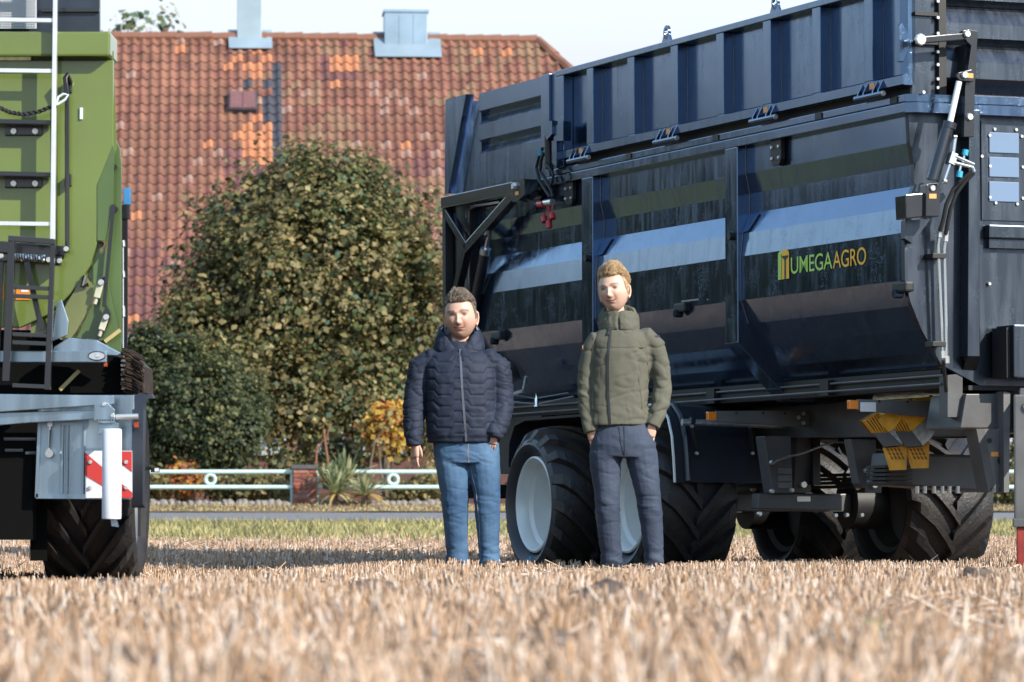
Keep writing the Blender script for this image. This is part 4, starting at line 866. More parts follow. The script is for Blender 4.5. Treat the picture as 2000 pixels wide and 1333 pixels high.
for p0_, p1_, r_ in (((1866, 270), (1862, 300), .011), ((1855, 322), (1845, 352), .011), ((1862, 268), (1868, 268), .014), ((1842, 354), (1848, 355), .014), ((1865, 306), (1902, 322), .013), ((1862, 318), (1900, 328), .013), ((1884, 300), (1880, 318), .010), ((1877, 322), (1873, 338), .010), ((1899, 328), (1902, 336), .014)):
    bq('fitting', 'steel_pipe', lambda b: b.cyl(lu(*p0_, LU_ + .12), lu(*p1_, LU_ + .12), r_, 8), vb, smooth=True)
bq('hand_wheel', 'cap_blue', lambda b: b.cyl(lu(1886, 293, LU_ + .12), lu(1884, 304, LU_ + .12), .022, 10), vb, smooth=True); bq('hand_wheel', 'cap_blue', lambda b: b.cyl(lu(1875, 335, LU_ + .12), lu(1873, 347, LU_ + .12), .022, 10), vb, smooth=True)
for k_, pts in enumerate((((1900, 334), (1880, 350), (1862, 370), (1848, 400), (1842, 430), (1836, 452)), ((1902, 338), (1884, 356), (1868, 378), (1856, 410), (1850, 440), (1847, 458)))):
    bq('hose', 'black_matte', lambda b: b.tube([lu(x, y, .18 - i * .02) for i, (x, y) in enumerate(pts)], .014, 8), vb, smooth=True)
for x0, y0, x1, y1 in ((1835, 450, 1841, 690), (1847, 458, 1849, 700)):
    pp = bq('oil_pipe', 'steel_pipe', lambda b: b.tube([lu(x0 + 1, y0, .06), lu(x0 - 3, y0 + 30, .05), lu(x1, y1, .05)], .012, 8), smooth=True)
    bq('ferrule', 'bolt_steel', lambda b: b.cyl(lu(x0 + 1, y0 - 6, .06), lu(x0, y0 + 14, .06), .017, 8), pp, smooth=True); bq('ferrule', 'bolt_steel', lambda b: b.cyl(lu(x1 - .5, y1 - 4, .05), lu(x1, y1 + 10, .05), .02, 8), pp, smooth=True)
for py in (500, 672): bq('pipe_clamp', 'black_matte', lambda b: b.prism([lu(x, y, .075) for x, y in ((1822, py - 5), (1848, py - 5), (1848, py + 5), (1822, py + 5))], (-.11, 0, 0)), bevel=.004)
bq('hose', 'black_matte', lambda b: b.tube([lu(1842, 705, .05), lu(1846, 740, .0), lu(1848, 765, -.05)], .013, 7), smooth=True)

# ---- pipes and sill under the tub, chassis
zc1, zc2 = 1.262, 1.305
for v_, z_ in ((.33, 1.262), (.345, 1.318)):
    bq('oil_pipe', 'grey_steel', lambda b: b.cyl((-8.0, v_, z_), (-.12, v_, z_), .0085, 8), smooth=True)
for px in (1388, 1610): c = lv(px, 775, .33); bq('pipe_clamp', 'black_matte', lambda b: b.box((c.x - .07, .325, 1.235), (c.x + .07, .37, 1.345)))
bq('subframe', 'black_matte', lambda b: b.box((-8.1, .372, 1.235), (-.2, .50, 1.36))); bq('subframe', 'chassis_grey', lambda b: b.box((-8.1, W_ - .50, 1.235), (-.2, W_ - .372, 1.36)))
for s_ in (0, 1):
    v0 = .80 if s_ == 0 else W_ - .92
    bq('chassis_rail', 'chassis_grey', lambda b: b.prism([(-7.9, v0, 1.20), (.9, v0, 1.215), (.9, v0, .93), (-1.2, v0, .93), (-4.1, v0, .985), (-7.9, v0, .985)], (0, .12, 0)), bevel=.006)
for u_ in (-7.6, -5.65, -3.4, -1.6): bq('cross_member', 'chassis_grey', lambda b: b.box((u_ - .06, .921, 1.0), (u_ + .06, W_ - .921, 1.17)))
bq('main_tank', 'chassis_grey', lambda b: b.prism([lu(x, y, -1.6) for x, y in ((1740, 884), (1925, 890), (1925, 962), (1732, 948))], (-.3, 0, 0)), bevel=.02)
bq('tank_bellows', 'rubber', lambda b: [b.box((-1.85 + i * .001, lu(1730 - i * 0, 905, -1.6).y - .03 - .0 * i, lu(1730, 946 - i * 8, -1.6).z), (-1.55, lu(1775, 905, -1.6).y, lu(1730, 941 - i * 8, -1.6).z)) for i in range(5)])
for i, px in enumerate((1791, 1806, 1824, 1840, 1854, 1870)):
    bq('fitting', 'bolt_steel', lambda b: b.cyl(lu(px, 950, -1.58), lu(px, 964, -1.58), .016, 8), smooth=True)
# front support plates with the stickered web
FS = bq('front_support', 'chassis_grey', lambda b: b.prism([lu(x, y, .0) for x, y in ((1887, 770), (2040, 768), (2040, 836), (1876, 836))], (-.5, 0, 0)), bevel=.006)
bq('web_plate', 'grey_steel', lambda b: b.prism([lu(x, y, .03) for x, y in ((1923, 838), (1968, 838), (1968, 962), (1946, 962))], (-.02, 0, 0)), FS)
bq('flange', 'grey_steel', lambda b: b.prism([lu(x, y, .09) for x, y in ((1960, 765), (1973, 768), (1971, 962), (1961, 962))], (-.10, 0, 0)), FS)
bq('flange', 'chassis_grey', lambda b: b.prism([lu(x, y, .03) for x, y in ((1907, 838), (1923, 838), (1946, 962), (1931, 962))], (-.16, 0, 0)), FS)
bq('sticker', 'orange_sticker', lambda b: b.prism([lu(x, y, .035) for x, y in ((1936, 883), (1950, 883), (1950, 892), (1936, 892))], (-.004, 0, 0)), FS)
for px, py, r_ in ((1933, 861, .018), (1956, 900, .03), (1939, 957, .016), (1956, 956, .018)): c = lu(px, py, .034); bq('bolt_hole', 'black_matte', lambda b: b.cyl(c, c + Vector((-.003, 0, 0)), r_, 12), FS)
bq('knuckle', 'chassis_grey', lambda b: b.prism([lu(x, y, -.05) for x, y in ((1851, 733), (1880, 730), (1880, 815), (1851, 815))], (-.12, 0, 0)), FS)
bq('sill', 'black_matte', lambda b: b.box((-.7, .50, 1.218), (-.05, W_ - .5, 1.2495)))
# jack leg at the right edge
jp = at(2005, 1110, 25.6); JL = bq('jack_leg', 'grey_steel', lambda b: b.box((0, 0, 0), (.0001, .0001, .0001))) if False else None
def jackf(b): b.chamfer_box((-.075, -.075, at(0, 1026, 25.6).z), (.075, .075, at(0, 772, 25.6).z), .012)
jm = TM.inverted()
def jk(name, m, fn, **k):
    b = MB(); fn(b); o = b.build(name, m, BT, **k); o.matrix_parent_inverse = jm; o.location = (jp.x, 25.6, 0); o.rotation_euler = (0, 0, R(-6)); return o
jk('jack_leg', 'grey_steel', jackf); jk('jack_collar', 'grey_steel', lambda b: b.chamfer_box((-.085, -.085, at(0, 1030, 25.6).z), (.085, .085, at(0, 1013, 25.6).z), .008)); jk('jack_foot', 'jack_red', lambda b: b.chamfer_box((-.062, -.062, -.03), (.062, .062, at(0, 1029, 25.6).z), .01))
jk('jack_pad', 'jack_red', lambda b: b.chamfer_box((-.12, -.12, -.03), (.12, .12, .012), .006)); jk('jack_bolt', 'bolt_steel', lambda b: b.cyl((.02, -.09, at(0, 795, 25.6).z), (.02, -.07, at(0, 795, 25.6).z), .035, 12), smooth=True)
jk('jack_bracket', 'grey_steel', lambda b: b.box((-.03, .076, .95), (.45, .5, 1.18)))

# ---- marker arms with lamps
def marker_arm(pxl, pyl, pxr, pyr, plate):
    a = lv(pxl, pyl, 0.0); e = lv(pxr, pyr, .80); uu = (a.x + e.x) / 2
    M = bq('marker_arm', 'grey_steel', lambda b: b.prism([(uu, .035, a.z - .035), (uu, .035, a.z + .04), (uu, .80, e.z + .055), (uu, .80, e.z - .075)], (-.025, 0, 0)), bevel=.003)
    bq('lamp', 'orange_lamp', lambda b: b.chamfer_box((uu - .03, -.035, a.z - .028), (uu + .012, .034, a.z + .034), .006), M)
    bolts([(uu + .001, .75, e.z + .03), (uu + .001, .71, e.z), (uu + .001, .75, e.z - .04)], .016, .014, (1, 0, 0), M)
    for v in (.2, .42, .6): bq('bolt_hole', 'black_matte', lambda b: b.cyl((uu + .0015, v, a.z + .028), (uu - .001, v, a.z + .028), .01, 8), M)
    if plate: bq('reflector', 'white_plate', lambda b: b.chamfer_box((uu + .001, .05, a.z - .045), (uu + .012, .17, a.z + .02), .004), M)
marker_arm(1386, 814, 1585, 816, False); marker_arm(1660, 792, 1875, 800, True)
# ---- mudguard over the near wheels
MF = -3.58; MV0, MV1 = lu(1318, 943, MF).y, lu(1490, 943, MF).y; MZ = lu(1400, 943, MF).z
path = [(-6.9, .80), (-6.88, 1.0), (-6.76, 1.15), (-6.53, 1.19), (-5.1, 1.195), (-4.3, 1.205), (-4.0, 1.228), (-3.82, 1.205), (-3.70, 1.12), (-3.63, .98), (-3.60, .82), (MF, MZ)]
def mudf(b):
    for (v0, v1, off) in ((MV0, MV1, 0),):
        n = len(path); vs = []
        for u, z in path: vs += [(u, v0, z), (u, v1, z)]
        vs2 = [];
        for i, (u, z) in enumerate(path):
            pu, pz = path[max(0, i - 1)]; nu, nz = path[min(n - 1, i + 1)]; t = Vector((nu - pu, 0, nz - pz)).normalized(); nn = Vector((-t.z, 0, t.x)) * -.02
            vs2 += [(u + nn.x, v0, z + nn.z), (u + nn.x, v1, z + nn.z)]
        N2 = 2 * n; b.add(vs + vs2, [(2*i, 2*i+2, 2*i+3, 2*i+1) for i in range(n-1)] + [(N2+2*i, N2+2*i+1, N2+2*i+3, N2+2*i+2) for i in range(n-1)] + [(2*i, N2+2*i, N2+2*i+2, 2*i+2) for i in range(n-1)] + [(2*i+1, 2*i+3, N2+2*i+3, N2+2*i+1) for i in range(n-1)] + [(0, 1, N2+1, N2), (2*n-2, 2*N2-2, 2*N2-1, 2*n-1)])
mat('mud_plastic', (.022, .025, .034), .28, spec=.5, bump=.05, bscale=20)
MG = bq('mudguard', 'mud_plastic', mudf, smooth=True, sharp=60)
bq('edge_trim', 'rim_silver', lambda b: b.tube([(u, MV0, z) for u, z in path[4:]], .011, 6), MG, smooth=True); bq('bead', 'mud_plastic', lambda b: b.tube([(u + .02, MV0 + .1, z + .012) for u, z in path[4:]], .026, 8), MG, smooth=True)
bar = bq('mudguard_bar', 'galvanised', lambda b: b.cyl(lu(1332, 825, MF + .08), lu(1560, 832, MF + .12), .026, 14), smooth=True)
for x0, x1 in ((1351, 1361), (1464, 1470)):
    bq('strut', 'black_matte', lambda b: b.beam(lu(x0, 828, MF + .06), lu(x1, 885, MF + .03), .012, .05, up=(1, 0, 0)), bar); bq('clamp', 'black_matte', lambda b: b.cyl(lu(x0 - 4, 824, MF + .08), lu(x0 + 4, 826, MF + .08), .036, 10), bar, smooth=True)
    bolts([lu(x0, 833, MF + .1), lu(x1 - 1, 886, MF + .05)], .014, .02, (1, 0, 0), bar)
# ---- wheels
def tyre_mesh(name, parent, Rt, Wt, rr, mats_, lugs=16, flip=1, width_lug=.060):
    """axis along local y; outer face at -y"""
    b = MB(); h = Wt / 2
    b.cur = 0; pr_ = [(rr, -h * .62), (rr + .02, -h * .78), (rr + .08, -h * .98), (Rt - .10, -h * 1.02), (Rt - .055, -h * .96), (Rt - .015, -h * .72), (Rt, -h * .3), (Rt, h * .3), (Rt - .015, h * .72), (Rt - .055, h * .96), (Rt - .10, h * 1.02), (rr + .08, h * .98), (rr + .02, h * .78), (rr, h * .62)]
    b.lathe(pr_, (0, 0, 0), (0, 1, 0), 56)
    nf = len(pr_) - 1
    for i in range(len(b.f)):
        if 4 <= i % nf <= 8: b.m[i] = 1
    b.cur = 1; lh = .058
    for s_ in (-1, 1):
        for q in range(lugs):
            a0 = 2 * math.pi * (q + (.5 if s_ > 0 else 0)) / lugs; prev = None; K = 7
            for i in range(K + 1):
                t = i / K; y = s_ * h * (1.0 - t * 1.05); a = a0 + flip * (t ** 1.25) * .62
                base_r = float(np.interp(abs(y) / h, [0, .3, .72, .96, 1.03], [Rt, Rt, Rt - .015, Rt - .055, Rt - .10])) - .004
                top_r = base_r + lh * (1.0 if i > 0 else .35) if i > 0 else base_r + .012
                wd = width_lug * (1.35 if t < .35 else 1.0) / Rt / 2
                row = []
                for (aa, rad) in ((a - wd * 1.25, base_r), (a - wd, top_r), (a + wd, top_r), (a + wd * 1.25, base_r)):
                    row.append((math.cos(aa) * rad, y, math.sin(aa) * rad))
                if prev is not None:
                    b.add(prev + row, [(0, 1, 5, 4), (1, 2, 6, 5), (2, 3, 7, 6)] + ([(0, 3, 2, 1)] if i == 1 else []) + ([(4, 5, 6, 7)] if i == K else []))
                prev = row
    return b.build('tyre', mats_, parent, smooth=True, sharp=38)
def wheel(u, v, z, outer, m_rim, muddy=.0, parent=BT, name='wheel', Rt=.582, Wt=.74, rr=.365):
    w = bpy.data.objects.new(name, None); COL.objects.link(w); w.parent = parent; w.location = (u, v, z); w.empty_display_size = .1
    ty = tyre_mesh('tyre', w, Rt, Wt, rr, ['tyre_wall', 'tyre_mud'], flip=-1)
    h = Wt / 2; s_ = outer
    b = MB(); b.lathe([(rr + .025, s_ * h * .80), (rr + .022, s_ * h * .88), (rr + .008, s_ * h * .90), (rr - .012, s_ * h * .84), (rr - .02, s_ * h * .62), (rr - .05, s_ * h * .55), (rr - .055, s_ * h * .2), (rr - .09, s_ * h * .05), (.15, -s_ * h * .05), (.13, s_ * 0.0), (0, s_ * 0.0)], (0, 0, 0), (0, 1, 0), 56); b.build('rim', m_rim, w, smooth=True, sharp=40)
    b = MB(); b.lathe([(0, s_ * h * .32), (.05, s_ * h * .32), (.055, s_ * h * .28), (.055, 0.01 * s_)], (0, 0, .03), (0, 1, 0), 18); b.build('hub', 'galvanised', w, smooth=True)
    for q in range(8):
        a = 2 * math.pi * q / 8 + .2; b = MB(); b.cyl((math.cos(a) * .10, s_ * .0, math.sin(a) * .10), (math.cos(a) * .10, s_ * h * .10, math.sin(a) * .10), .012, 6); b.build('wheel_nut', 'bolt_steel', w)
    # inner side
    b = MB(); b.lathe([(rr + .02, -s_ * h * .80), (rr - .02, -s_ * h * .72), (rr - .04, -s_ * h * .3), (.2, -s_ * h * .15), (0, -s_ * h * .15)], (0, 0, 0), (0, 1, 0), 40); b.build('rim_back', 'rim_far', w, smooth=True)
    return w
WU1, WU2 = -6.06, -4.225
wheel(WU1, .15, .485, -1, 'rim_silver'); w2 = wheel(WU2, .15, .49, -1, 'rim_silver'); w2.rotation_euler.y = .21
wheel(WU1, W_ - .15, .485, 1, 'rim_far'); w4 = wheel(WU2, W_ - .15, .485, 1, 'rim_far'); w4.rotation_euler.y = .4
for w_ in list(BT.children):
    if w_.name.startswith('wheel') and w_.type == 'EMPTY':
        c = w_.location
        if c.y < 1: bq('sidewall_mark', 'cap_blue', lambda b: b.prism([(.02, -.376, -.42), (.07, -.376, -.415), (.06, -.377, -.46), (.025, -.377, -.465)], (0, -.004, 0)), w_)
for u_ in (WU1, WU2):
    AXL = bq('axle', 'chassis_grey', lambda b: b.box((u_ - .07, .62, .42), (u_ + .07, W_ - .62, .56)), bevel=.01)
    for v_ in (.95, W_ - .95):
        bq('spring', 'chassis_grey', lambda b: [b.box((u_ - .55 + .04 * k, v_ - .045, .60 + .03 * k), (u_ + .55 - .04 * k, v_ + .045, .624 + .03 * k)) for k in range(4)], AXL)
        bq('hanger', 'chassis_grey', lambda b: b.prism([(u_ + .5, v_ - .07, .99), (u_ + .8, v_ - .07, .99), (u_ + .74, v_ - .07, .56), (u_ + .58, v_ - .07, .56)], (0, .14, 0)), AXL)
        bolts([(u_ + .66, v_ - .08, .62)], .04, .03, (0, -1, 0), AXL); bolts([(u_ + .745, v_, .62)], .03, .03, (1, 0, 0), AXL)
# axle suspension seen between the wheels: beam with type plate, steering rod, cable
bq('tie_beam', 'chassis_grey', lambda b: b.prism([lu(x, y, -3.02) for x, y in ((1482, 964), (1645, 968), (1645, 998), (1480, 994))], (-.12, 0, 0)), bevel=.008)
bq('type_plate', 'bolt_steel', lambda b: b.prism([lu(x, y, -3.015) for x, y in ((1557, 970), (1583, 970), (1583, 980), (1557, 980))], (-.003, 0, 0)))
bq('hanger', 'chassis_grey', lambda b: b.prism([lu(x, y, -2.98) for x, y in ((1492, 852), (1545, 852), (1548, 964), (1508, 964))], (-.15, 0, 0)), bevel=.008)
for i in range(3): bq('spring_leaf', 'grey_steel', lambda b: b.prism([lu(x, y + i * 14, -2.97) for x, y in ((1520, 915), (1547, 915), (1547, 926), (1520, 926))], (-.03, 0, 0)))
bq('hanger', 'grey_steel', lambda b: b.prism([lu(x, y, -2.2) for x, y in ((1662, 858), (1712, 858), (1710, 945), (1700, 953), (1688, 953), (1678, 945))], (-.12, 0, 0)), bevel=.008)
c = lu(1691, 920, -2.19); bolts([c, lu(1697, 942, -2.19)], .022, .03, (1, 0, 0))
bolts([lu(1506, 904, -2.95), lu(1506, 960, -2.95), lu(1545, 958, -2.95), lu(1652, 1006, -2.9), lu(1681, 1006, -2.9), lu(1630, 1007, -2.9), lu(1482, 1004, -2.9)], .018, .03, (1, 0, 0))
bq('brake_cable', 'steel_pipe', lambda b: b.tube([lu(1508, 904, -2.9), lu(1530, 895, -2.9), lu(1570, 885, -2.85), lu(1600, 873, -2.85), lu(1632, 863, -2.8), lu(1665, 866, -2.75), lu(1700, 876, -2.7), lu(1728, 879, -2.6)], .009, 6), smooth=True)
bq('hub_drum', 'black_matte', lambda b: b.cyl((WU2, 1.7, .485), (WU2, 1.98, .485), .2, 20), smooth=True); bq('hub_drum', 'black_matte', lambda b: b.cyl((WU1, 1.7, .485), (WU1, 1.98, .485), .2, 20), smooth=True)
bq('air_tank', 'black_matte', lambda b: b.cyl((-3.3, 1.3, .95), (-2.4, 1.3, .95), .14, 18), smooth=True)
bq('rear_underbody', 'black_matte', lambda b: b.box((-8.2, .58, .98), (-4.2, W_ - .58, 1.232)))
bq('rear_underbody', 'black_matte', lambda b: b.box((-8.19, .30, .76), (-7.05, W_ - .30, 1.231)))
bq('dark_gap_sheet', 'black_matte', lambda b: b.box((-6.9, 1.0, .62), (-3.4, 1.06, 1.0)))  # black sheet added to darken the gap between the wheels
bq('rear_bumper', 'black_matte', lambda b: b.box((-8.3, .1, .55), (-8.2, W_ - .1, .67)))
# small hose loop and stay between the men, under the tub
bq('stay', 'galvanised', lambda b: b.beam(lv(1005, 769, .02), lv(1022, 764, .02), .02, .025)); bq('stay', 'galvanised', lambda b: b.beam(lv(1023, 762, .02), lv(1028, 736, .02), .02, .03))
bq('cable', 'grey_steel', lambda b: b.tube([lv(1005, 772, .05), lv(1045, 779, .05), lv(1110, 768, .05)], .006, 5), smooth=True); bq('cable', 'grey_steel', lambda b: b.tube([lv(1005, 786, .05), lv(1050, 790, .05), lv(1120, 775, .05)], .008, 5), smooth=True)
bq('grease_post', 'chrome', lambda b: b.lathe([(0, .09), (.012, .09), (.008, .06), (.016, .04), (.012, .0), (.02, -.02), (.0, -.02)], lv(1048, 790, .04), (0, 0, 1), 10), smooth=True)

# ---- two yellow wheel chocks in their galvanised holders (resting on the trailer)
def chock(label, face, ribs, front, side, foot, top):
    root = empty('wheel_chock', matrix=TM); tag(root, label, 'wheel chock', 'yellow wheel chocks on the black trailer')
    X = lambda p, u: lu(1660 + p[0] / 5.88, 760 + p[1] / 5.88, u)
    def pl(name, m, pts, u, th, parent=root, bev=.003): b = MB(); b.prism([X(p, u) for p in pts], (-th, 0, 0)); return b.build(name, m, parent, bevel=bev)
    bo = pl('body', 'chock_yellow', face, -.86, .12)
    (x0, y0), (x1, y1), (x2, y2), (x3, y3) = ribs                     # comb of ribs between two edges
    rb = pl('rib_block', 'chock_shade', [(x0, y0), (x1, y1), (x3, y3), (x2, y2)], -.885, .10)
    for i in range(6):
        t = i / 5.5; a = (x0 + (x1 - x0) * t, y0 + (y1 - y0) * t); c = (x2 + (x3 - x2) * t, y2 + (y3 - y2) * t)
        pl('rib', 'chock_yellow', [a, (a[0] + 13, a[1] - 7), (c[0] + 13, c[1] - 1), c], -.865, .05, rb, .002)
    pl('holder_front', 'grey_steel', front, -.84, .02); pl('holder_side', 'galvanised', side, -.85, .03)
    ft = pl('foot', 'chock_yellow', foot, -.90, .04); fx = min(p[0] for p in foot); fw = max(p[0] for p in foot) - fx
    for r_ in range(3):
        for c_ in range(4):
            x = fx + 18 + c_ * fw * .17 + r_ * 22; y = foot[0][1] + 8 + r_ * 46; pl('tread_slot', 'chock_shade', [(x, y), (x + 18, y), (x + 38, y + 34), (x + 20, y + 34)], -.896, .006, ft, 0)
    pl('handle', 'chock_yellow', top, -.93, .04)
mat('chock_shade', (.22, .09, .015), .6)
chock('yellow wheel chock in galvanised holder, left one under the marker arm', [(330, 375), (345, 330), (430, 262), (520, 262), (600, 330), (510, 462), (448, 500)], [(172, 365), (330, 268), (285, 505), (448, 498)], [(280, 507), (455, 502), (600, 650), (395, 667)], [(456, 500), (515, 462), (612, 600), (602, 650)], [(402, 675), (560, 668), (658, 640), (650, 930), (484, 935)], [(500, 130), (670, 118), (690, 135), (690, 150), (500, 150)])
chock('yellow wheel chock in galvanised holder, right one next to the front support', [(600, 325), (612, 300), (690, 262), (915, 300), (722, 488)], [(436, 335), (610, 272), (540, 488), (716, 486)], [(533, 491), (718, 491), (832, 660), (640, 667)], [(721, 490), (918, 306), (984, 306), (980, 482), (942, 552), (836, 655)], [(664, 675), (850, 665), (915, 602), (906, 910), (732, 914)], [(735, 135), (770, 100), (925, 92), (948, 70), (950, 140), (735, 150)])
# ================================================================== GREEN TRAILER at the left edge, seen from its rear
mat('green_paint', (.125, .17, .032), .3, coat=.8, var=.10, vscale=1.2, bump=.03, bscale=8)
mat('green_dark', (.075, .125, .035), .35, coat=.5, var=.15, vscale=1.5)
mat('olive_panel', (.15, .17, .05), .22, coat=.8, var=.2, vscale=2)
mat('alu', (.78, .78, .80), .32, .55, var=.05, vscale=10)
mat('mesh_white', (.50, .52, .55), .4)
mat('navy_tarp', (.022, .030, .045), .35, var=.2)
mat('gloss_black', (.012, .013, .016), .28, coat=.5)
mat('rope_black', (.015, .015, .017), .7, bump=.5, bscale=200)
mat('cord_white', (.65, .74, .76), .5)
mat('bristle', (.035, .022, .014), .6, var=.4, vscale=20)
mat('warn_red', (.48, .035, .03), .4); mat('warn_white', (.72, .71, .74), .35); mat('tube_white', (.66, .68, .71), .4)
mat('cream_link', (.52, .50, .38), .45, var=.12, vscale=30); mat('tan_bar', (.45, .36, .15), .5)
mat('lamp_red', (.35, .05, .01), .3); mat('label_orange', (.70, .24, .03), .5); mat('blue_box', (.05, .22, .48), .4, var=.2)
GY = 22.0
mat('galvanised_sheet', (.32, .40, .46), .30, .9, var=.22, vscale=3, detail=4, rvar=.12, stretch=(3, 3, .35))
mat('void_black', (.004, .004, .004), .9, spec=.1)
GT = empty('green_trailer', (-3.3, GY, 0)); tag(GT, 'bright green spreader trailer with aluminium ladder and galvanised tail lights, left', 'trailer')
GO = GT.location.copy()
def gq(name, m, fn, parent=None, **k):
    b = MB(); fn(b); o = b.build(name, m, None, **k)
    M = Matrix.Translation(-GO); o.data.transform(M); o.parent = parent or GT; return o
def py_(name, m, pts, Y, th, parent=None, **k): return gq(name, m, lambda b: b.prism([at(x, y, Y) for x, y in pts], (0, th, 0)), parent, **k)
def A_(x, y, Y=GY): return at(x, y, Y)
def rect(x0, y0, x1, y1): return [(x0, y0), (x1, y0), (x1, y1), (x0, y1)]
def gbolts(pts, Y, r=.016, h=.014, parent=None, m='bolt_steel'):
    for x, y in pts:
        p = at(x, y, Y); gq('bolt', m, lambda b: b.lathe([(0, h), (r * .8, h), (r, h * .5), (r, -.002)], p, (0, -1, 0), 10), parent, smooth=True)
XL = -640   # left side lies far outside the frame
tail = py_('tailgate', 'green_paint', [(XL + 40, 118), (221, 118), (222, 292), (191, 362), (189, 478), (176, 520), (150, 562), (100, 612), (40, 640), (-440, 640), (-560, 562), (-600, 478), (-600, 362), (XL + 40, 292)], GY, .05, bevel=.006)
gq('top_beam', 'green_paint', lambda b: b.prism([A_(XL, 64), A_(219, 64), A_(219, 112), A_(XL, 112)], (0, 0, 0.0)) if False else b.box((A_(XL, 0).x, GY - .10, A_(0, 114).z), (A_(219, 0).x, GY + .30, A_(0, 66).z)), bevel=.012)
# flanks of the tub running forward, with the flared flange behind the tailgate
gq('flank', 'green_paint', lambda b: b.prism([A_(222, 100, GY + .06), A_(228, 290, GY + .06), A_(203, 365, GY + .06), A_(203, 478, GY + .06), A_(185, 540, GY + .06), A_(120, 640, GY + .06), A_(60, 660, GY + .06), A_(60, 100, GY + .06)], (-.74, 6.8, 0)))
gq('flank', 'green_paint', lambda b: b.prism([A_(XL + 40, 100, GY + .06), A_(-590, 365, GY + .06), A_(-590, 478, GY + .06), A_(-500, 640, GY + .06), A_(-440, 660, GY + .06), A_(-440, 100, GY + .06)], (-.74, 6.8, 0)))
py_('flange', 'green_dark', [(223, 265), (234, 290), (237, 320), (237, 690), (205, 690), (190, 610), (205, 480), (216, 400), (220, 330)], GY + .10, .03, bevel=.003)
py_('flange_fold', 'green_dark', [(221, 285), (223, 300), (221, 400), (205, 470), (190, 470), (190, 362)], GY - .004, .02)
py_('side_chute', 'olive_panel', [(165, 535), (183, 560), (180, 590), (140, 660), (128, 660), (122, 608)], GY - .02, .03); py_('side_chute', 'green_dark', [(182, 520), (210, 480), (212, 560), (232, 650), (205, 665), (150, 660), (183, 590)], GY + .03, .03)
for x, y in ((224, 327), (226, 409), (198, 477), (205, 546)): gq('rubber_stop', 'black_matte', lambda b: b.cyl(at(x, y, GY + .02), at(x, y, GY + .09), .015, 12), smooth=True)
for (x0, y0, x1, y1) in ((197, 550, 189, 582), (207, 618, 198, 645)):
    lk = gq('latch_link', 'cream_link', lambda b: b.beam(at(x0, y0, GY - .06), at(x1, y1, GY - .06), .035, .012, up=(0, 1, 0)), bevel=.004)
    gbolts([(x0, y0 + 2)], GY - .07, .018, .012, lk); gq('rod', 'cream_link', lambda b: b.cyl(at(x1, y1, GY - .05), at(x1 - 4, y1 + 12, GY - .05), .010, 8), lk, smooth=True)
gq('latch_rod', 'gloss_black', lambda b: b.beam(at(222, 400, GY - .01), at(203, 600, GY - .01), .012, .02)); py_('latch_arm', 'gloss_black', [(207, 595), (216, 612), (215, 625), (200, 660), (188, 660), (198, 620)], GY - .03, .03)
gq('hook', 'gloss_black', lambda b: b.tube([at(166, 540, GY - .03), at(160, 560, GY - .05), at(172, 556, GY - .04)], .012, 6), smooth=True)
gq('strip', 'tan_bar', lambda b: b.beam(at(205, 668, GY - .02), at(235, 645, GY - .02), .012, .02))
# tarp frame and mesh on top
py_('tarp_panel', 'navy_tarp', rect(XL, -260, 194, 62), GY + .12, .06)
for y in (19, -50, -120): py_('tarp_rail', 'gloss_black', rect(80, y - 3, 194, y + 4), GY + .095, .024)
py_('mesh_window', 'mesh_white', rect(-300, -220, 71, 56), GY + .06, .02)
def meshf(b):
    for i in range(13):
        for j in range(11): b.cbox(at(2 + i * 5.4, 2 + j * 5.0, GY + .055) , (.006, .004, .005))
gq('mesh_knots', 'gloss_black', meshf)['kind'] = 'stuff'
# ladder
Ls = gq('ladder', 'alu', lambda b: b.prism([A_(106, -220, GY - .16), A_(113, -220, GY - .16), A_(106.5, 468, GY - .16), A_(97.5, 468, GY - .16)], (0, .055, 0)), bevel=.003)
gq('stile', 'alu', lambda b: b.prism([A_(-62, -220, GY - .16), A_(-54, -220, GY - .16), A_(-54, 468, GY - .16), A_(-62, 468, GY - .16)], (0, .055, 0)), Ls, bevel=.003)
for y in (-158, -60, 38, 137, 436): gq('rung', 'alu', lambda b: b.prism([A_(-54, y - 4, GY - .15), A_(104, y - 2, GY - .15), A_(104, y + 6, GY - .15), A_(-54, y + 4, GY - .15)], (0, .035, 0)), Ls, bevel=.002)
# black step brackets on the tailgate
for y in (237, 339):
    st_ = gq('step', 'gloss_black', lambda b: b.prism([A_(-60, y - 6, GY - .13), A_(99, y - 2, GY - .13), A_(99, y + 7, GY - .13), A_(-60, y + 4, GY - .13)], (0, .11, 0)), bevel=.004)
    gq('plate', 'gloss_black', lambda b: b.box((A_(12, 0).x, GY - .02, A_(0, y + 29).z), (A_(85, 0).x, GY - .0005, A_(0, y + 7).z)), st_, bevel=.006)
    gbolts([(27, y + 20), (69, y + 20)], GY - .02, .02, .018, st_, 'bolt_steel')
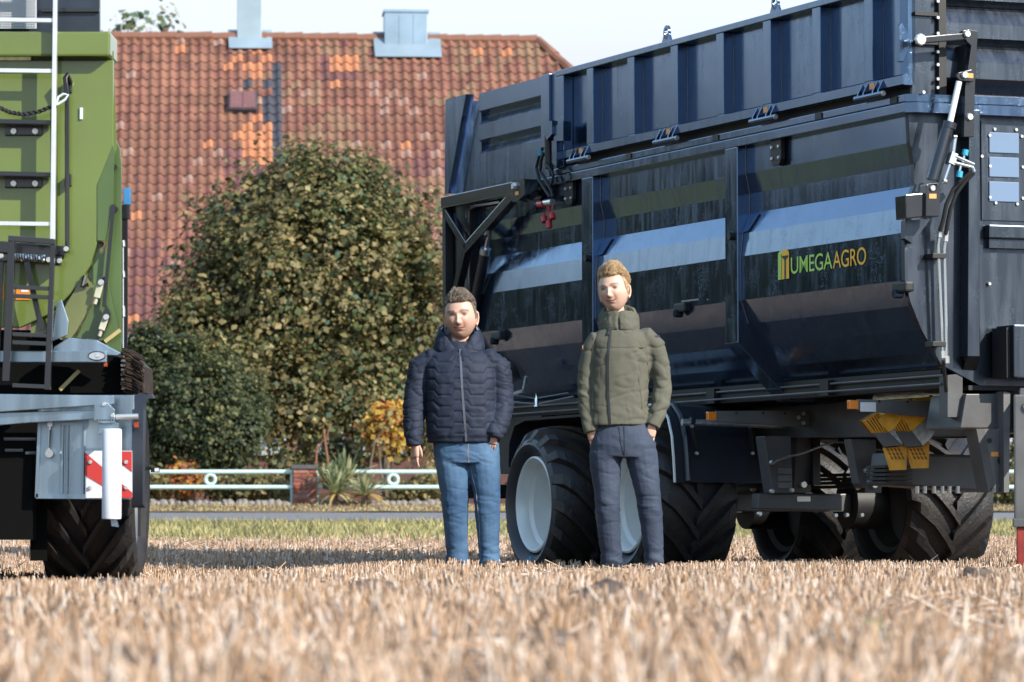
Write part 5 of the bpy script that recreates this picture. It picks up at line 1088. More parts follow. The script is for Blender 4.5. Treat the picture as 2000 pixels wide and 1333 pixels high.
# grab rail, rope and cord
gr = gq('grab_rail', 'gloss_black', lambda b: b.tube([A_(136, 175, GY - .01), A_(137, 160, GY - .05), A_(131, 146, GY - .08), A_(127, 152, GY - .09), A_(131, 185, GY - .07), A_(131.5, 495, GY - .07)], .013, 10), smooth=True)
gq('clip', 'gloss_black', lambda b: b.cbox(A_(136, 352, GY - .03), (.02, .06, .06)), gr); gq('rail_foot', 'gloss_black', lambda b: b.cbox(A_(135, 170, GY - .02), (.03, .05, .06)), gr)
rp = [A_(x, y, GY - .14) for x, y in ((-40, 180), (0, 211), (20, 220), (45, 224), (75, 219), (100, 209), (109, 203))]
def ropef(b):
    for ph in (0, math.pi):
        pts = []
        for i in range(60):
            t = i / 59 * (len(rp) - 1); k = min(int(t), len(rp) - 2); p = rp[k].lerp(rp[k + 1], t - k); a = i * .9 + ph; pts.append(p + Vector((0, math.cos(a) * .006, math.sin(a) * .006)))
        b.tube(pts, .0075, 6)
gq('rope', 'rope_black', ropef, smooth=True)
gq('cord', 'cord_white', lambda b: b.tube([A_(x, y, GY - .15) for x, y in ((103, 211), (110, 202), (114, 190), (124, 184), (133, 186), (127, 195), (115, 203), (106, 206))], .007, 6), smooth=True)
gq('reflector', 'cord_white', lambda b: b.chamfer_box((A_(157, 0).x, GY - .012, A_(0, 234).z), (A_(163, 0).x, GY - .0005, A_(0, 211).z), .003))
# cross bar with spring and the folding lower ladder
cb = gq('cross_bar', 'gloss_black', lambda b: b.prism([A_(-300, 466, GY - .10), A_(0, 471, GY - .10), A_(126, 481, GY - .10), A_(126, 500, GY - .10), A_(0, 494, GY - .10), A_(-300, 488, GY - .10)], (0, .09, 0)), bevel=.004)
gq('spring', 'steel_pipe', lambda b: b.tube([A_(28 + i * .62, 502 + i * .035, GY - .13) + Vector((0, math.cos(i * .75) * .016, math.sin(i * .75) * .016)) for i in range(95)], .007, 5), cb, smooth=True)
gq('pivot', 'gloss_black', lambda b: b.box((A_(0, 0).x, GY - .12, A_(0, 512).z), (A_(110, 0).x, GY - .05, A_(0, 500).z)), cb); gq('lug', 'gloss_black', lambda b: b.cbox(A_(115, 511, GY - .09), (.03, .06, .05)), cb); gbolts([(2, 501), (95, 508), (116, 510), (129, 487)], GY - .125, .016, .014, cb)
LL = gq('folding_ladder', 'gloss_black', lambda b: b.prism([A_(16, 461, GY - .30), A_(28, 461, GY - .30), A_(27, 560, GY - .30), A_(18, 745, GY - .30), A_(4, 745, GY - .30)], (0, .05, 0)), bevel=.003)
gq('stile', 'gloss_black', lambda b: b.prism([A_(99, 470, GY - .26), A_(107, 472, GY - .26), A_(98, 762, GY - .26), A_(86, 762, GY - .26)], (0, .05, 0)), LL, bevel=.003); gq('top_bar', 'gloss_black', lambda b: b.prism([A_(16, 460, GY - .305), A_(107, 467, GY - .265), A_(107, 478, GY - .265), A_(16, 471, GY - .305)], (0, .045, 0)), LL, bevel=.003)
for y in (560, 577, 652, 668, 752): gq('rung', 'gloss_black', lambda b: b.prism([A_(24, y - 3, GY - .29), A_(95, y, GY - .255), A_(95, y + 8, GY - .255), A_(24, y + 5, GY - .29)], (0, .035, 0)), LL, bevel=.002)
gq('stile', 'gloss_black', lambda b: b.prism([A_(-6, 512, GY - .2), A_(6, 512, GY - .2), A_(-4, 740, GY - .2), A_(-16, 740, GY - .2)], (0, .05, 0)), LL)
gq('stay', 'gloss_black', lambda b: b.beam(A_(52, 512, GY - .12), A_(82, 645, GY - .12), .022, .03), LL)
py_('warning_label', 'label_orange', rect(-30, 553, 8, 586), GY - .006, .005); py_('warning_label', 'label_orange', rect(26, 562, 58, 586), GY - .006, .005); py_('warning_label', 'warn_white', rect(41, 564, 55, 571), GY - .009, .003)
# galvanised rear frame
py_('gusset', 'galvanised_sheet', [(112, 590), (120, 585), (134, 628), (131, 655), (100, 668)], GY - .05, .02, bevel=.003)
fr2 = py_('rear_plate', 'galvanised_sheet', [(100, 692), (106, 678), (134, 660), (190, 665), (236, 690), (230, 695), (205, 694)], GY - .10, .03, bevel=.004)
py_('light_rail', 'galvanised_sheet', rect(-700, 686, 208, 708), GY - .16, .05, bevel=.004)
gq('badge', 'chrome', lambda b: b.add([A_(189 + 16 * math.cos(t), 695.5 + 8 * math.sin(t), GY - .164) for t in np.linspace(0, 2 * math.pi, 24, endpoint=False)], [tuple(range(24))])); gbolts([(189, 695.5)], GY - .165, .012, .012)
gq('badge_ring', 'gloss_black', lambda b: b.tube([A_(189 + 16.5 * math.cos(t), 695.5 + 8.5 * math.sin(t), GY - .165) for t in np.linspace(0, 2 * math.pi, 25)], .003, 5, cap=False))
py_('side_marker', 'lamp_red', rect(203, 708, 209, 716), GY - .15, .03)
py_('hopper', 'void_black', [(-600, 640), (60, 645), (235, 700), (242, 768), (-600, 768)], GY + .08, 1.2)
gq('strip', 'tan_bar', lambda b: b.beam(at(117, 762, GY + .0), at(155, 724, GY + .0), .012, .02))
def bristlef(b):
    for i in range(260):
        y = 688 + random.random() * 78; x0 = 240 + random.uniform(-4, 8); b.tube([at(x0, y - 6, GY + .02 + random.uniform(-.05, .1)), at(x0 + 18, y, GY + .02), at(min(281, x0 + 36), y + 12, GY + .02 + random.uniform(-.05, .1))], .0045, 4)
br = gq('brush', 'bristle', lambda b: b.prism([at(x, y, GY + .04) for x, y in ((236, 688), (250, 690), (279, 715), (281, 767), (240, 767))], (0, .6, 0))); gq('bristles', 'bristle', bristlef, br)['kind'] = 'stuff'
gq('chain', 'grey_steel', lambda b: [b.cbox(at(240 + i % 2, 696 + i * 9, GY - .0), (.022, .02, .012)) for i in range(8)], br)
# hydraulic pipe stack on the flank
gq('hydraulic_pipe', 'gloss_black', lambda b: b.beam(at(244, 428, GY + .3), at(244, 690, GY + .3), .02, .03)); gq('hydraulic_pipe', 'steel_pipe', lambda b: b.cyl(at(240, 470, GY + .28), at(240, 680, GY + .28), .006, 6), smooth=True)
for y in (470, 530, 598, 607): gq('fitting', 'steel_pipe', lambda b: b.cyl(at(240, y, GY + .27), at(241, y + 12, GY + .27), .011, 8), smooth=True)
py_('sensor', 'blue_box', rect(241, 367, 254, 400), GY + .28, .06, bevel=.003); py_('sensor_base', 'gloss_black', rect(238, 400, 253, 428), GY + .28, .06, bevel=.003)
# tail light carrier, lamp tube, mudguard
LC = py_('light_carrier', 'galvanised_sheet', [(-700, 815), (0, 805), (222, 790), (222, 773), (0, 770), (-700, 772)], GY - .50, .07, bevel=.004)
py_('lower_arm', 'galvanised_sheet', [(-700, 838), (0, 831), (60, 826), (192, 819), (192, 801), (0, 806), (-700, 812)], GY - .46, .05, LC, bevel=.004)
hb = py_('hinge_plate', 'galvanised_sheet', [(184, 790), (208, 786), (224, 800), (224, 826), (200, 828), (183, 822)], GY - .53, .02, LC, bevel=.003); py_('hinge_plate', 'galvanised_sheet', [(194, 828), (232, 826), (232, 838), (196, 850), (192, 848)], GY - .50, .03, LC, bevel=.003)
for i in range(7): gq('bolt_hole', 'black_matte', lambda b: b.cyl(at(190 + i * 5, 821, GY - .532), at(190 + i * 5, 821, GY - .529), .005, 6), hb)
gbolts([(203, 790), (220, 812)], GY - .53, .012, .012, hb); gq('cross_pin', 'bolt_steel', lambda b: b.cyl(at(226, 815, GY - .5), at(270, 814, GY - .5), .016, 10), LC, smooth=True)
gq('lamp_tube', 'tube_white', lambda b: b.lathe([(0, 0), (.050, 0), (.052, .01), (.052, at(0, 840, 21.45).z - at(0, 1014, 21.45).z), (.046, at(0, 838, 21.45).z - at(0, 1014, 21.45).z), (0, at(0, 838, 21.45).z - at(0, 1014, 21.45).z)], at(218, 1014, 21.45), (0, 0, 1), 24), LC, smooth=True, sharp=50)
py_('tube_flap', 'galvanised_sheet', [(216, 1014), (228, 1014), (232, 1030), (218, 1028)], 21.45, .01, LC)
MU = py_('mud_panel', 'galvanised_sheet', [(80, 772), (262, 772), (262, 976), (70, 974)], GY - .30, .02, bevel=.003)
for x in (122, 132, 165): gq('rib', 'galvanised_sheet', lambda b: b.tube([at(x, 830, GY - .305), at(x - 2, 965, GY - .305)], .010, 8), MU, smooth=True)
gq('edge_lip', 'galvanised_sheet', lambda b: b.prism([at(x, y, GY - .32) for x, y in ((70, 965), (262, 968), (262, 976), (70, 974))], (0, .02, 0)), MU); gq('edge_lip', 'galvanised_sheet', lambda b: b.prism([at(x, y, GY - .32) for x, y in ((76, 776), (82, 776), (74, 972), (68, 972))], (0, .02, 0)), MU)
gq('catch', 'steel_pipe', lambda b: b.beam(at(98, 828, GY - .335), at(96, 880, GY - .335), .008, .024, up=(0, 1, 0)), MU); gq('catch_slot', 'black_matte', lambda b: b.beam(at(98, 840, GY - .345), at(96.5, 875, GY - .345), .006, .010, up=(0, 1, 0)), MU); gq('catch_end', 'steel_pipe', lambda b: b.cyl(at(96, 886, GY - .35), at(96, 886, GY - .32), .022, 14), MU, smooth=True); gq('catch_end', 'steel_pipe', lambda b: b.cbox(at(98, 828, GY - .335), (.026, .02, .03)), MU)
wb = py_('warning_board', 'warn_white', rect(166, 881, 258, 973), GY - .345, .012, MU)
py_('stripe', 'warn_red', [(166, 881), (180, 881), (258, 956), (258, 973), (242, 973), (166, 900)] if False else [(166, 884), (258, 962), (258, 973), (240, 973), (166, 929)], GY - .349, .003, wb); py_('stripe', 'warn_red', [(212, 882), (257.5, 882), (257.5, 922), (236, 905)], GY - .349, .003, wb)
gbolts([(176, 903), (246, 903), (176, 953), (246, 953)], GY - .35, .012, .010, wb)
# plastic mudguard arc and tyre
GW = Vector(at(182, 1000, 23.05)); RW = .62
def mgf(b):
    x0, x1 = at(258, 900, GY - .3).x, at(284, 900, GY - .3).x; P = [(GY - .32, at(0, 985, GY - .3).z), (GY - .33, at(0, 900, GY - .3).z), (GY - .30, at(0, 800, GY - .3).z), (GY - .24, at(0, 770, GY - .3).z), (GY + .3, at(0, 764, GY - .3).z)]
    n = len(P); v = []
    for y, z in P: v += [(x0, y, z), (x1 - .012, y, z), (x1, y + .02, z - .02), (x0, y + .02, z - .02)]
    b.add(v, [(4*i+j, 4*i+4+j, 4*i+4+(j+1)%4, 4*i+(j+1)%4) for i in range(n-1) for j in range(4)] + [(0, 1, 2, 3)])
mg2 = gq('mudguard', 'mud_plastic', mgf, smooth=True, sharp=50)
gq('mudguard_skirt', 'mud_plastic', lambda b: b.box((at(276, 900, GY).x, GY - .2, at(0, 1048, GY).z), (at(282, 900, GY).x, GY + .1, at(0, 770, GY).z)), mg2)
gq('side_lamp_arm', 'gloss_black', lambda b: b.beam(at(282, 917, GY), at(296, 914, GY), .02, .02), mg2); gq('side_lamp', 'gloss_black', lambda b: b.cbox(at(303, 918, GY), (.045, .04, .028)), mg2); gq('side_lens', 'warn_white', lambda b: b.cbox(at(306, 918, GY - .022), (.022, .004, .018)), mg2); py_('side_marker', 'lamp_red', rect(262, 824, 270, 835), GY - .36, .03, mg2)
gq('handle', 'gloss_black', lambda b: b.cbox(at(266, 819, GY - .36), (.03, .02, .02)), mg2)
def gwheel(x, y):
    w = bpy.data.objects.new('wheel', None); COL.objects.link(w); w.parent = GT; w.location = Vector((x, y, RW - .085)) - GO; w.rotation_euler = (0, 0, math.pi / 2); w.empty_display_size = .1
    tyre_mesh('tyre', w, RW - .045, .52, .36, ['tyre_mud', 'tyre_mud'], lugs=18, flip=1, width_lug=.045)
    b = MB(); b.lathe([(.38, -.2), (.36, -.22), (.33, -.1), (.1, -.02), (0, -.02), (0, .02), (.1, .02), (.33, .1), (.36, .22), (.38, .2)], (0, 0, 0), (0, 1, 0), 36); b.build('rim', 'grey_steel', w, smooth=True)
gwheel(at(182, 1000, 22.6).x, 22.7); gwheel(at(182, 1000, 22.6).x - .16, 24.2); gwheel(-4.45, 22.7); gwheel(-4.45, 24.2)
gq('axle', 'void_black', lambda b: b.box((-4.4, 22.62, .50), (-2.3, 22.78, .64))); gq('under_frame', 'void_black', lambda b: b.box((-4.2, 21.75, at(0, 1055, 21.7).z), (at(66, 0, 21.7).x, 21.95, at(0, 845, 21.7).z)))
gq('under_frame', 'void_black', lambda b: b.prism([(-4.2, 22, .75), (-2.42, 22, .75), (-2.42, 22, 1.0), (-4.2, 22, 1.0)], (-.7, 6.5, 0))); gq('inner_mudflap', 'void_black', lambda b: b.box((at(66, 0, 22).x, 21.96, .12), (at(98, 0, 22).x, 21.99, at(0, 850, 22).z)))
for y, x0, x1 in ((858, 8, 70), (885, 50, 70), (880, 10, 45)): gq('brake_rod', 'grey_steel', lambda b: b.cyl(at(x0, y, 21.73), at(x1, y, 21.73), .009, 6), smooth=True)
gq('drawbar_frame', 'black_matte', lambda b: b.box((-3.5, 28.6, .55), (-3.1, 31, .85)))
# ================================================================== TWO MEN
mat('jacket_navy', (.020, .027, .048), .68, var=.15, vscale=6, bump=.15, bscale=120, bdist=.004, spec=.25)
mat('jacket_olive', (.112, .110, .084), .85, var=.07, vscale=5, bump=.2, bscale=40, bdist=.008, spec=.2)
mat('olive_dark', (.10, .092, .065), .7); mat('zip_dark', (.02, .02, .023), .4, .3); mat('zip_grey', (.14, .15, .18), .35, .5)
mat('lining_grey', (.20, .22, .26), .7, var=.4, vscale=40, bump=.5, bscale=60); mat('patch_dark', (.03, .032, .038), .6)
mat('denim_blue', (.028, .075, .155), .8, base2=(.085, .17, .285), vscale=5, bump=.5, bscale=130, bdist=.003, stretch=(1, 1, .6))
mat('denim_slate', (.026, .038, .066), .8, base2=(.046, .062, .10), vscale=6, bump=.4, bscale=130, bdist=.003, stretch=(1, 1, .6))
mat('stitch', (.22, .20, .18), .7); mat('shoe_dark', (.02, .022, .028), .5); mat('shoe_sole', (.08, .075, .07), .7); mat('cream_cloth', (.55, .52, .46), .8)
def skin_mat(name, base):
    m = mat(name, base, .46, spec=.4); nt = m.node_tree; b = nt.nodes['Principled BSDF']
    at_ = nt.nodes.new('ShaderNodeAttribute'); at_.attribute_name = 'col'; nt.links.new(at_.outputs['Color'], b.inputs['Base Color'])
    b.inputs['Subsurface Weight'].default_value = .0; b.inputs['Subsurface Radius'].default_value = (.010, .004, .002); b.inputs['Subsurface Scale'].default_value = 1.0
    return m
skin_mat('skin', (.55, .30, .21))
def hair_mat(n, c, c2): return mat(n, c, .42, base2=c2, vscale=40, spec=.4)
hair_mat('hair_brown', (.11, .082, .06), (.25, .20, .155)); hair_mat('hair_blond', (.36, .225, .11), (.60, .43, .25))

def ring_loft(b, rings, n=20, cap=True):
    """rings: (cx,cy,cz, rx, ry[, tilt axis vector normal])"""
    vs = []
    for r_ in rings:
        c = Vector(r_[:3]); rx, ry = r_[3], r_[4]; ex = r_[5] if len(r_) > 5 else 2.2
        nx = r_[6] if len(r_) > 6 else Vector((1, 0, 0)); ny = r_[7] if len(r_) > 7 else Vector((0, 1, 0))
        for j in range(n):
            a = 2 * math.pi * j / n; ca, sa = math.cos(a), math.sin(a)
            x = math.copysign(abs(ca) ** (2 / ex), ca) * rx; y = math.copysign(abs(sa) ** (2 / ex), sa) * ry
            vs.append(c + nx * x + ny * y)
    k = len(rings); fs = [(i * n + j, i * n + (j + 1) % n, (i + 1) * n + (j + 1) % n, (i + 1) * n + j) for i in range(k - 1) for j in range(n)]
    if cap: fs += [tuple(range(n - 1, -1, -1)), tuple(range((k - 1) * n, k * n))]
    b.add(vs, fs)
def limb_loft(b, pts, n=16):
    """pts: (pos, r_along_width, r_depth)"""
    P = [Vector(p[0]) for p in pts]; rings = []
    for i, p in enumerate(pts):
        t = (P[min(i + 1, len(P) - 1)] - P[max(i - 1, 0)]).normalized(); ny = Vector((0, 1, 0)); nx = ny.cross(t).normalized(); ny2 = t.cross(nx).normalized()
        rings.append((P[i].x, P[i].y, P[i].z, p[1], p[2], 2.1, nx, ny2))
    ring_loft(b, rings, n)
def remesh(b, name, m, parent, voxel=.012, smooth_it=6, disp=None, sub=0):
    me = bpy.data.meshes.new(name); me.from_pydata(b.v, [], b.f); bm = bmesh.new(); bm.from_mesh(me); bmesh.ops.recalc_face_normals(bm, faces=bm.faces[:]); bm.to_mesh(me); bm.free()
    tmp = bpy.data.objects.new(name, me); COL.objects.link(tmp)
    md = tmp.modifiers.new('r', 'REMESH'); md.mode = 'VOXEL'; md.voxel_size = voxel; md.use_smooth_shade = True
    if smooth_it: s_ = tmp.modifiers.new('s', 'SMOOTH'); s_.iterations = smooth_it; s_.factor = .5
    dg = bpy.context.evaluated_depsgraph_get(); dg.update(); out = bpy.data.meshes.new_from_object(tmp.evaluated_get(dg)); bpy.data.objects.remove(tmp)
    if disp:
        n = len(out.vertices); co = np.empty(n * 3, np.float32); no = np.empty(n * 3, np.float32); out.vertices.foreach_get('co', co); out.vertex_normals.foreach_get('vector', no)
        co = co.reshape(-1, 3); no = no.reshape(-1, 3); d = disp(co, no); co = co + no * d[:, None]; out.vertices.foreach_set('co', co.ravel()); out.update()
    out.polygons.foreach_set('use_smooth', np.ones(len(out.polygons), bool)); out.materials.clear(); out.materials.append(MATS[m])
    o = bpy.data.objects.new(name, out); COL.objects.link(o); o.parent = parent; return o
def nz(co, sx, sy, sz, seed): return np.array([mnoise.noise(Vector((float(p[0]) * sx + seed, float(p[1]) * sy, float(p[2]) * sz))) for p in co])
def crease(co, sx, sy, sz, seed, sharp=5.0):
    """thin sharp fold lines along the zero contours of stretched noise"""
    n = nz(co, sx, sy, sz, seed); return np.clip(1 - np.abs(n) * sharp, 0, 1) ** 1.5
# ---- head from a deformed sphere, with coloured features
def head(name, parent, c, w, h, d, yaw, tilt, tone, brow, lip, jaw, roll=0.0, stubble=.1):
    bm = bmesh.new(); bmesh.ops.create_uvsphere(bm, u_segments=140, v_segments=130, radius=1)
    P = np.array([v.co[:] for v in bm.verts]); x, y, z = P.T; ax = np.abs(x)
    G = lambda u, v_, cu, cv, su, sv: np.exp(-((u - cu) / su) ** 2 - ((v_ - cv) / sv) ** 2)
    fr = np.clip(-y, 0, 1); f = fr ** .6; front = (y < 0).astype(float); t = np.clip(-z, 0, 1)
    X = x * (1 - (1 - jaw) * t ** 2.2) * (1 + .03 * G(z, z, -.25, -.25, .3, .3)); Y = y * (1 - .16 * t ** 1.4)
    Y = np.where(y > 0, Y * (1.12 - .35 * t), Y * .95); Z = z.copy()
    EZ, BZ, NZ, MZ = -.02, .115, -.34, -.585
    n = .23 * G(x, z, 0, NZ, .125, .10) + .10 * G(x, z, 0, NZ + .16, .085, .20) + .07 * G(ax, z, .15, NZ - .02, .07, .07)
    n += .075 * G(ax, z, .36, BZ + .02, .30, .07) - .095 * G(ax, z, .34, EZ + .01, .17, .085) + .045 * G(ax, z, .40, EZ, .12, .05)
    n += .06 * G(ax, z, .46, NZ + .04, .20, .16) - .03 * G(ax, z, .34, MZ + .06, .10, .16)
    n += .055 * G(x, z, 0, MZ, .32, .075) - .05 * G(x, z, 0, MZ + .008, .33, .018) + .075 * G(x, z, 0, -.86, .26, .13) - .035 * G(x, z, 0, -.70, .3, .05)
    Y = Y - n * f
    col = np.tile(np.array(tone), (len(P), 1))
    def mix(k, c_):
        nonlocal col; k = np.clip(k, 0, 1)[:, None]; col = col * (1 - k) + np.array(c_) * k
    sg = lambda v_, w_: 1 / (1 + np.exp(-np.clip(v_ / w_, -40, 40)))
    mix(.40 * G(ax, z, .50, NZ + .05, .22, .18) * f, (.60, .22, .17)); mix(.30 * G(x, z, 0, NZ, .13, .1) * f, (.60, .23, .18)); mix(.18 * front * sg(z - .3, .1), (.66, .40, .31))
    mix(stubble * sg(-z - .48, .05) * sg(.95 - 0 * z, .1) * front, (.28, .17, .11))
    zl = MZ + .055 * (ax / .32) ** 2; ex = np.where(ax < .31, 1, np.exp(-((ax - .31) / .05) ** 2))
    mix(.9 * np.exp(-((z - zl + .01) / .045) ** 2) * ex * front, lip); mix(.95 * np.exp(-((z - zl - .012) / .022) ** 2) * np.where(ax < .35, 1, np.exp(-((ax - .35) / .05) ** 2)) * front, (.14, .045, .04))
    zb = BZ + .02 + .035 * np.cos(np.clip((ax - .42) / .25, -1.6, 1.6)); mix(.95 * np.exp(-((z - zb) / .05) ** 2) * sg(ax - .16, .015) * sg(.68 - ax, .02) * front, brow)
    eyeb = np.exp(-((ax - .41) / .155) ** 4) * front; mix(.75 * eyeb * np.exp(-((z - EZ - .015) / .065) ** 2), tuple(c_ * .30 for c_ in tone))  # shade under the brow, put into the skin colour round the eyes
    mix(.75 * eyeb * np.exp(-((z - EZ) / .022) ** 2) * np.exp(-((ax - .41) / .115) ** 4), (.62, .58, .55)); mix(.95 * np.exp(-((ax - .41) / .06) ** 4) * np.exp(-((z - EZ) / .035) ** 2) * front, (.03, .035, .045)); mix(.95 * eyeb * np.exp(-((z - EZ - .03) / .028) ** 2), (.06, .035, .03))
    mix(.8 * G(ax, z, .07, NZ - .085, .07, .03) * front, (.16, .06, .05))
    for v, q_ in zip(bm.verts, np.stack([X, Y, Z], 1)): v.co = q_
    me = bpy.data.meshes.new(name); bm.to_mesh(me); bm.free()
    ca = me.color_attributes.new('col', 'FLOAT_COLOR', 'POINT'); ca.data.foreach_set('color', np.concatenate([col, np.ones((len(col), 1))], 1).astype(np.float32).ravel())
    me.polygons.foreach_set('use_smooth', [True] * len(me.polygons)); me.materials.append(MATS['skin'])
    M = Matrix.Translation(c) @ Euler((tilt, roll, yaw)).to_matrix().to_4x4() @ Matrix.Diagonal((w / 2, d / 2, h / 2, 1)); me.transform(M); return me, M
def set_col(me, col):
    ca = me.color_attributes.get('col') or me.color_attributes.new('col', 'FLOAT_COLOR', 'POINT')
    ca.data.foreach_set('color', np.tile(np.array((*col, 1), np.float32), len(me.vertices)))
def join_meshes(name, meshes, mats_, parent):
    bm = bmesh.new()
    for me in meshes: bm.from_mesh(me)
    out = bpy.data.meshes.new(name); bm.to_mesh(out); bm.free()
    for m in mats_: out.materials.append(MATS[m])
    out.polygons.foreach_set('use_smooth', [True] * len(out.polygons)); o = bpy.data.objects.new(name, out); COL.objects.link(o); o.parent = parent; return o
def ear(M, side, tone):
    b = MB(); pts = [(.0, .0, .30, .04), (.05, .03, .36, .05), (.11, .08, .28, .06), (.12, .10, .05, .06), (.08, .07, -.18, .06), (.02, .0, -.32, .07), (.0, -.02, -.2, .05)]
    b.tube([(side * (.95 + p[0] * 1.2), .10 + p[1], p[2] * .85 - .16) for p in pts], [p[3] for p in pts], 8)
    b.prism([(side * (.93 + p[0] * .8), .12 + p[1] * .6, p[2] * .8 - .16) for p in pts[:6]], (side * .02, .05, 0))
    me = bpy.data.meshes.new('ear'); me.from_pydata(b.v, [], b.f); me.transform(M); set_col(me, tone); return me
def hair(parent, M, m, kind, seed):
    """overlapping strands swept back and to one side"""
    rng = np.random.default_rng(seed); b = MB(); long_ = kind != 'short'
    def hairline(a):
        d_ = abs(math.degrees(a)); sm = lambda e0, e1: (lambda t: t * t * (3 - 2 * t))(max(0, min(1, (d_ - e0) / (e1 - e0))))
        return .50 + .05 * math.exp(-((d_ - 42) / 14) ** 2) + .04 * mnoise.noise(Vector((a * 5, seed, 0))) - .62 * sm(58, 78) + .14 * sm(84, 96) - .45 * sm(105, 140)
    def surf(a, z, up=0.0):
        r_ = math.sqrt(max(0, 1 - z * z)); x = math.sin(a) * r_; y = -math.cos(a) * r_; y = y * (1.12 if y > 0 else .95); return Vector((x, y, z)) * (1.015 + up)
    for i in range(7500):
        a = rng.uniform(-math.pi, math.pi); z = rng.uniform(-.45, .98); zl = hairline(a)
        if z < zl or rng.random() > math.sqrt(max(.05, 1 - z * z)) + .3: continue
        top = max(0, min(1, (z - .38) / .3)); fr = max(0, math.cos(a)); P = []; rr = []
        cl_ = mnoise.noise(Vector((math.sin(a) * 3.2 + seed, math.cos(a) * 3.2, z * 3.2))); p = surf(a, z); nrm = p.normalized(); sgn = 1 if math.sin(a) > -.35 else -.4
        if top > .05: d = Vector((.95 * sgn + cl_ * .9 + rng.normal(0, .22), .55 + cl_ * .6 + rng.normal(0, .22), .15 + .35 * fr)); L_ = (.34 + (.30 if long_ else .05)) * (.4 + .6 * top); lift = (.22 if long_ else .15) * top * (1 + .5 * fr) * (1 + .6 * cl_ + rng.normal(0, .1))
        else: d = Vector((.05 * math.sin(a) + rng.normal(0, .12), .35 + rng.normal(0, .12), -.9)); L_ = .24 if long_ else .12; lift = .03 if long_ else .010
        L_ *= rng.uniform(.6, 1.25); d -= nrm * d.dot(nrm); d.normalize()
        for t in (0, .3, .65, 1.0):
            q_ = p + d * L_ * t; qn = q_.normalized(); e = Vector((qn.x, qn.y * (1.12 if qn.y > 0 else .95), qn.z))
            P.append(e * (1.015 + lift * math.sin(math.pi * min(.97, .12 + .85 * t)) + rng.normal(0, .006))); rr.append(.011 * (1 - .75 * t) + .003)
        b.tube(P, rr, 4)
    K = 48; vs = []; fs = []; Z = 14
    for i in range(K):
        a = -math.pi + 2 * math.pi * i / K; zl = hairline(a)
        for j in range(Z): z = zl + (.995 - zl) * j / (Z - 1); vs.append(surf(a, z, -.005 + (.10 if long_ else .06) * max(0, min(1, (z - zl) / .35)) * max(0, min(1, (z - .2) / .4))))
    for i in range(K):
        for j in range(Z - 1): fs.append((i * Z + j, ((i + 1) % K) * Z + j, ((i + 1) % K) * Z + j + 1, i * Z + j + 1))
    b.add(vs, fs)
    o = b.build('hair', m, parent, smooth=True, sharp=180); o.data.transform(M); return o
def finger(b, root, d, l, r_, curl, axis):
    P = [Vector(root)]; d = Vector(d).normalized(); rr = [r_ * 1.08]
    for i, f in enumerate((.45, .32, .23)):
        P.append(P[-1] + d * l * f); rr.append(r_ * (1 - .12 * (i + 1))); d = Matrix.Rotation(curl, 3, axis) @ d
    b.tube(P, rr, 8); return P
def hand_mesh(wrist, down, palm_n, thumb_side, size, curl, tone, nf=4):
    """palm and five separate fingers; returns mesh"""
    W0 = Vector(wrist); dn = Vector(down).normalized(); pn = Vector(palm_n).normalized(); sd = dn.cross(pn).normalized() * thumb_side
    parts_ = []; b = MB(); L_ = size
    ring = []
    for t, w, th in ((-.12, .15, .115), (0, .17, .12), (.2, .21, .125), (.42, .225, .115), (.52, .21, .09)):
        c = W0 + dn * L_ * t; ring.append((c.x, c.y, c.z, w * L_, th * L_ * .8, 2.3, sd, pn))
    ring_loft(b, ring, 14)
    ax = dn.cross(pn).normalized()
    if (Matrix.Rotation(.3, 3, ax) @ dn).dot(pn) < 0: ax = -ax
    for i, (o, l) in enumerate(((.155, .40), (.055, .44), (-.05, .41), (-.145, .33))):
        finger(b, W0 + dn * L_ * .47 + sd * L_ * o, dn + sd * o * .12, l * L_, .048 * L_, curl * (1 + .12 * i), ax)
    tb_ = W0 + dn * L_ * .08 + sd * L_ * .15 + pn * L_ * .05
    finger(b, tb_, dn * .95 + sd * .38 + pn * .25, .46 * L_, .056 * L_, .35, (sd.cross(dn)).normalized())
    me = bpy.data.meshes.new('hand'); me.from_pydata(b.v, [], b.f); set_col(me, tone); return me

def quilt(co, no, cx, cz, px_w, pz_h, depth):
    """puffed panels: rows of wide lozenges, every other column dropped half a row, stitched borders"""
    x = np.mod((co[:, 0] - cx) / px_w, 2); z = (co[:, 2] - cz) / pz_h
    st_ = np.clip((x - .82) / .2, 0, 1) * .5 - np.clip((x - 1.82) / .18, 0, 1) * .5
    dz = np.abs(np.mod(z + st_, 1) - .5) * 2
    return depth * (1 - dz ** 9)

def build_man(label, px_c, Y, gpx, spec):
    """spec works in photo pixels relative to scale; x,z from pixels, depth in metres"""
    sc = FPX / Y; base = Vector((at(px_c, gpx, Y).x, Y, at(px_c, gpx, Y).z)); root = empty('person', base); tag(root, label, 'person')
    def q(x, y, dy=0.0): return Vector(((x - px_c) / sc, dy, (gpx - y) / sc))
    return root, q, sc
def body_skeleton(name, root, q, tone, S_):
    """one continuous skinned body under the clothes"""
    b = MB()
    ring_loft(b, [(*q(*S_['hip'])[:], .15, .105), (*q(*S_['waist']), .145, .10), (*q(*S_['chest']), .165, .115), (*q(*S_['shoulder']), .11, .07), (*q(*S_['neck0']), .060, .058), (*q(*S_['neck1']), .054, .054)], 18)
    for arm_ in S_['arms']: limb_loft(b, [(q(*p), r_, r_) for p, r_ in zip(arm_, (.034, .036, .034, .032, .029, .028))], 12)
    for leg in S_['legs']: limb_loft(b, [(q(*p), r_, r_) for p, r_ in zip(leg, (.085, .075, .058, .056, .045, .04))], 12)
    o = remesh(b, name, 'skin', root, .016, 4); set_col(o.data, tone); return o

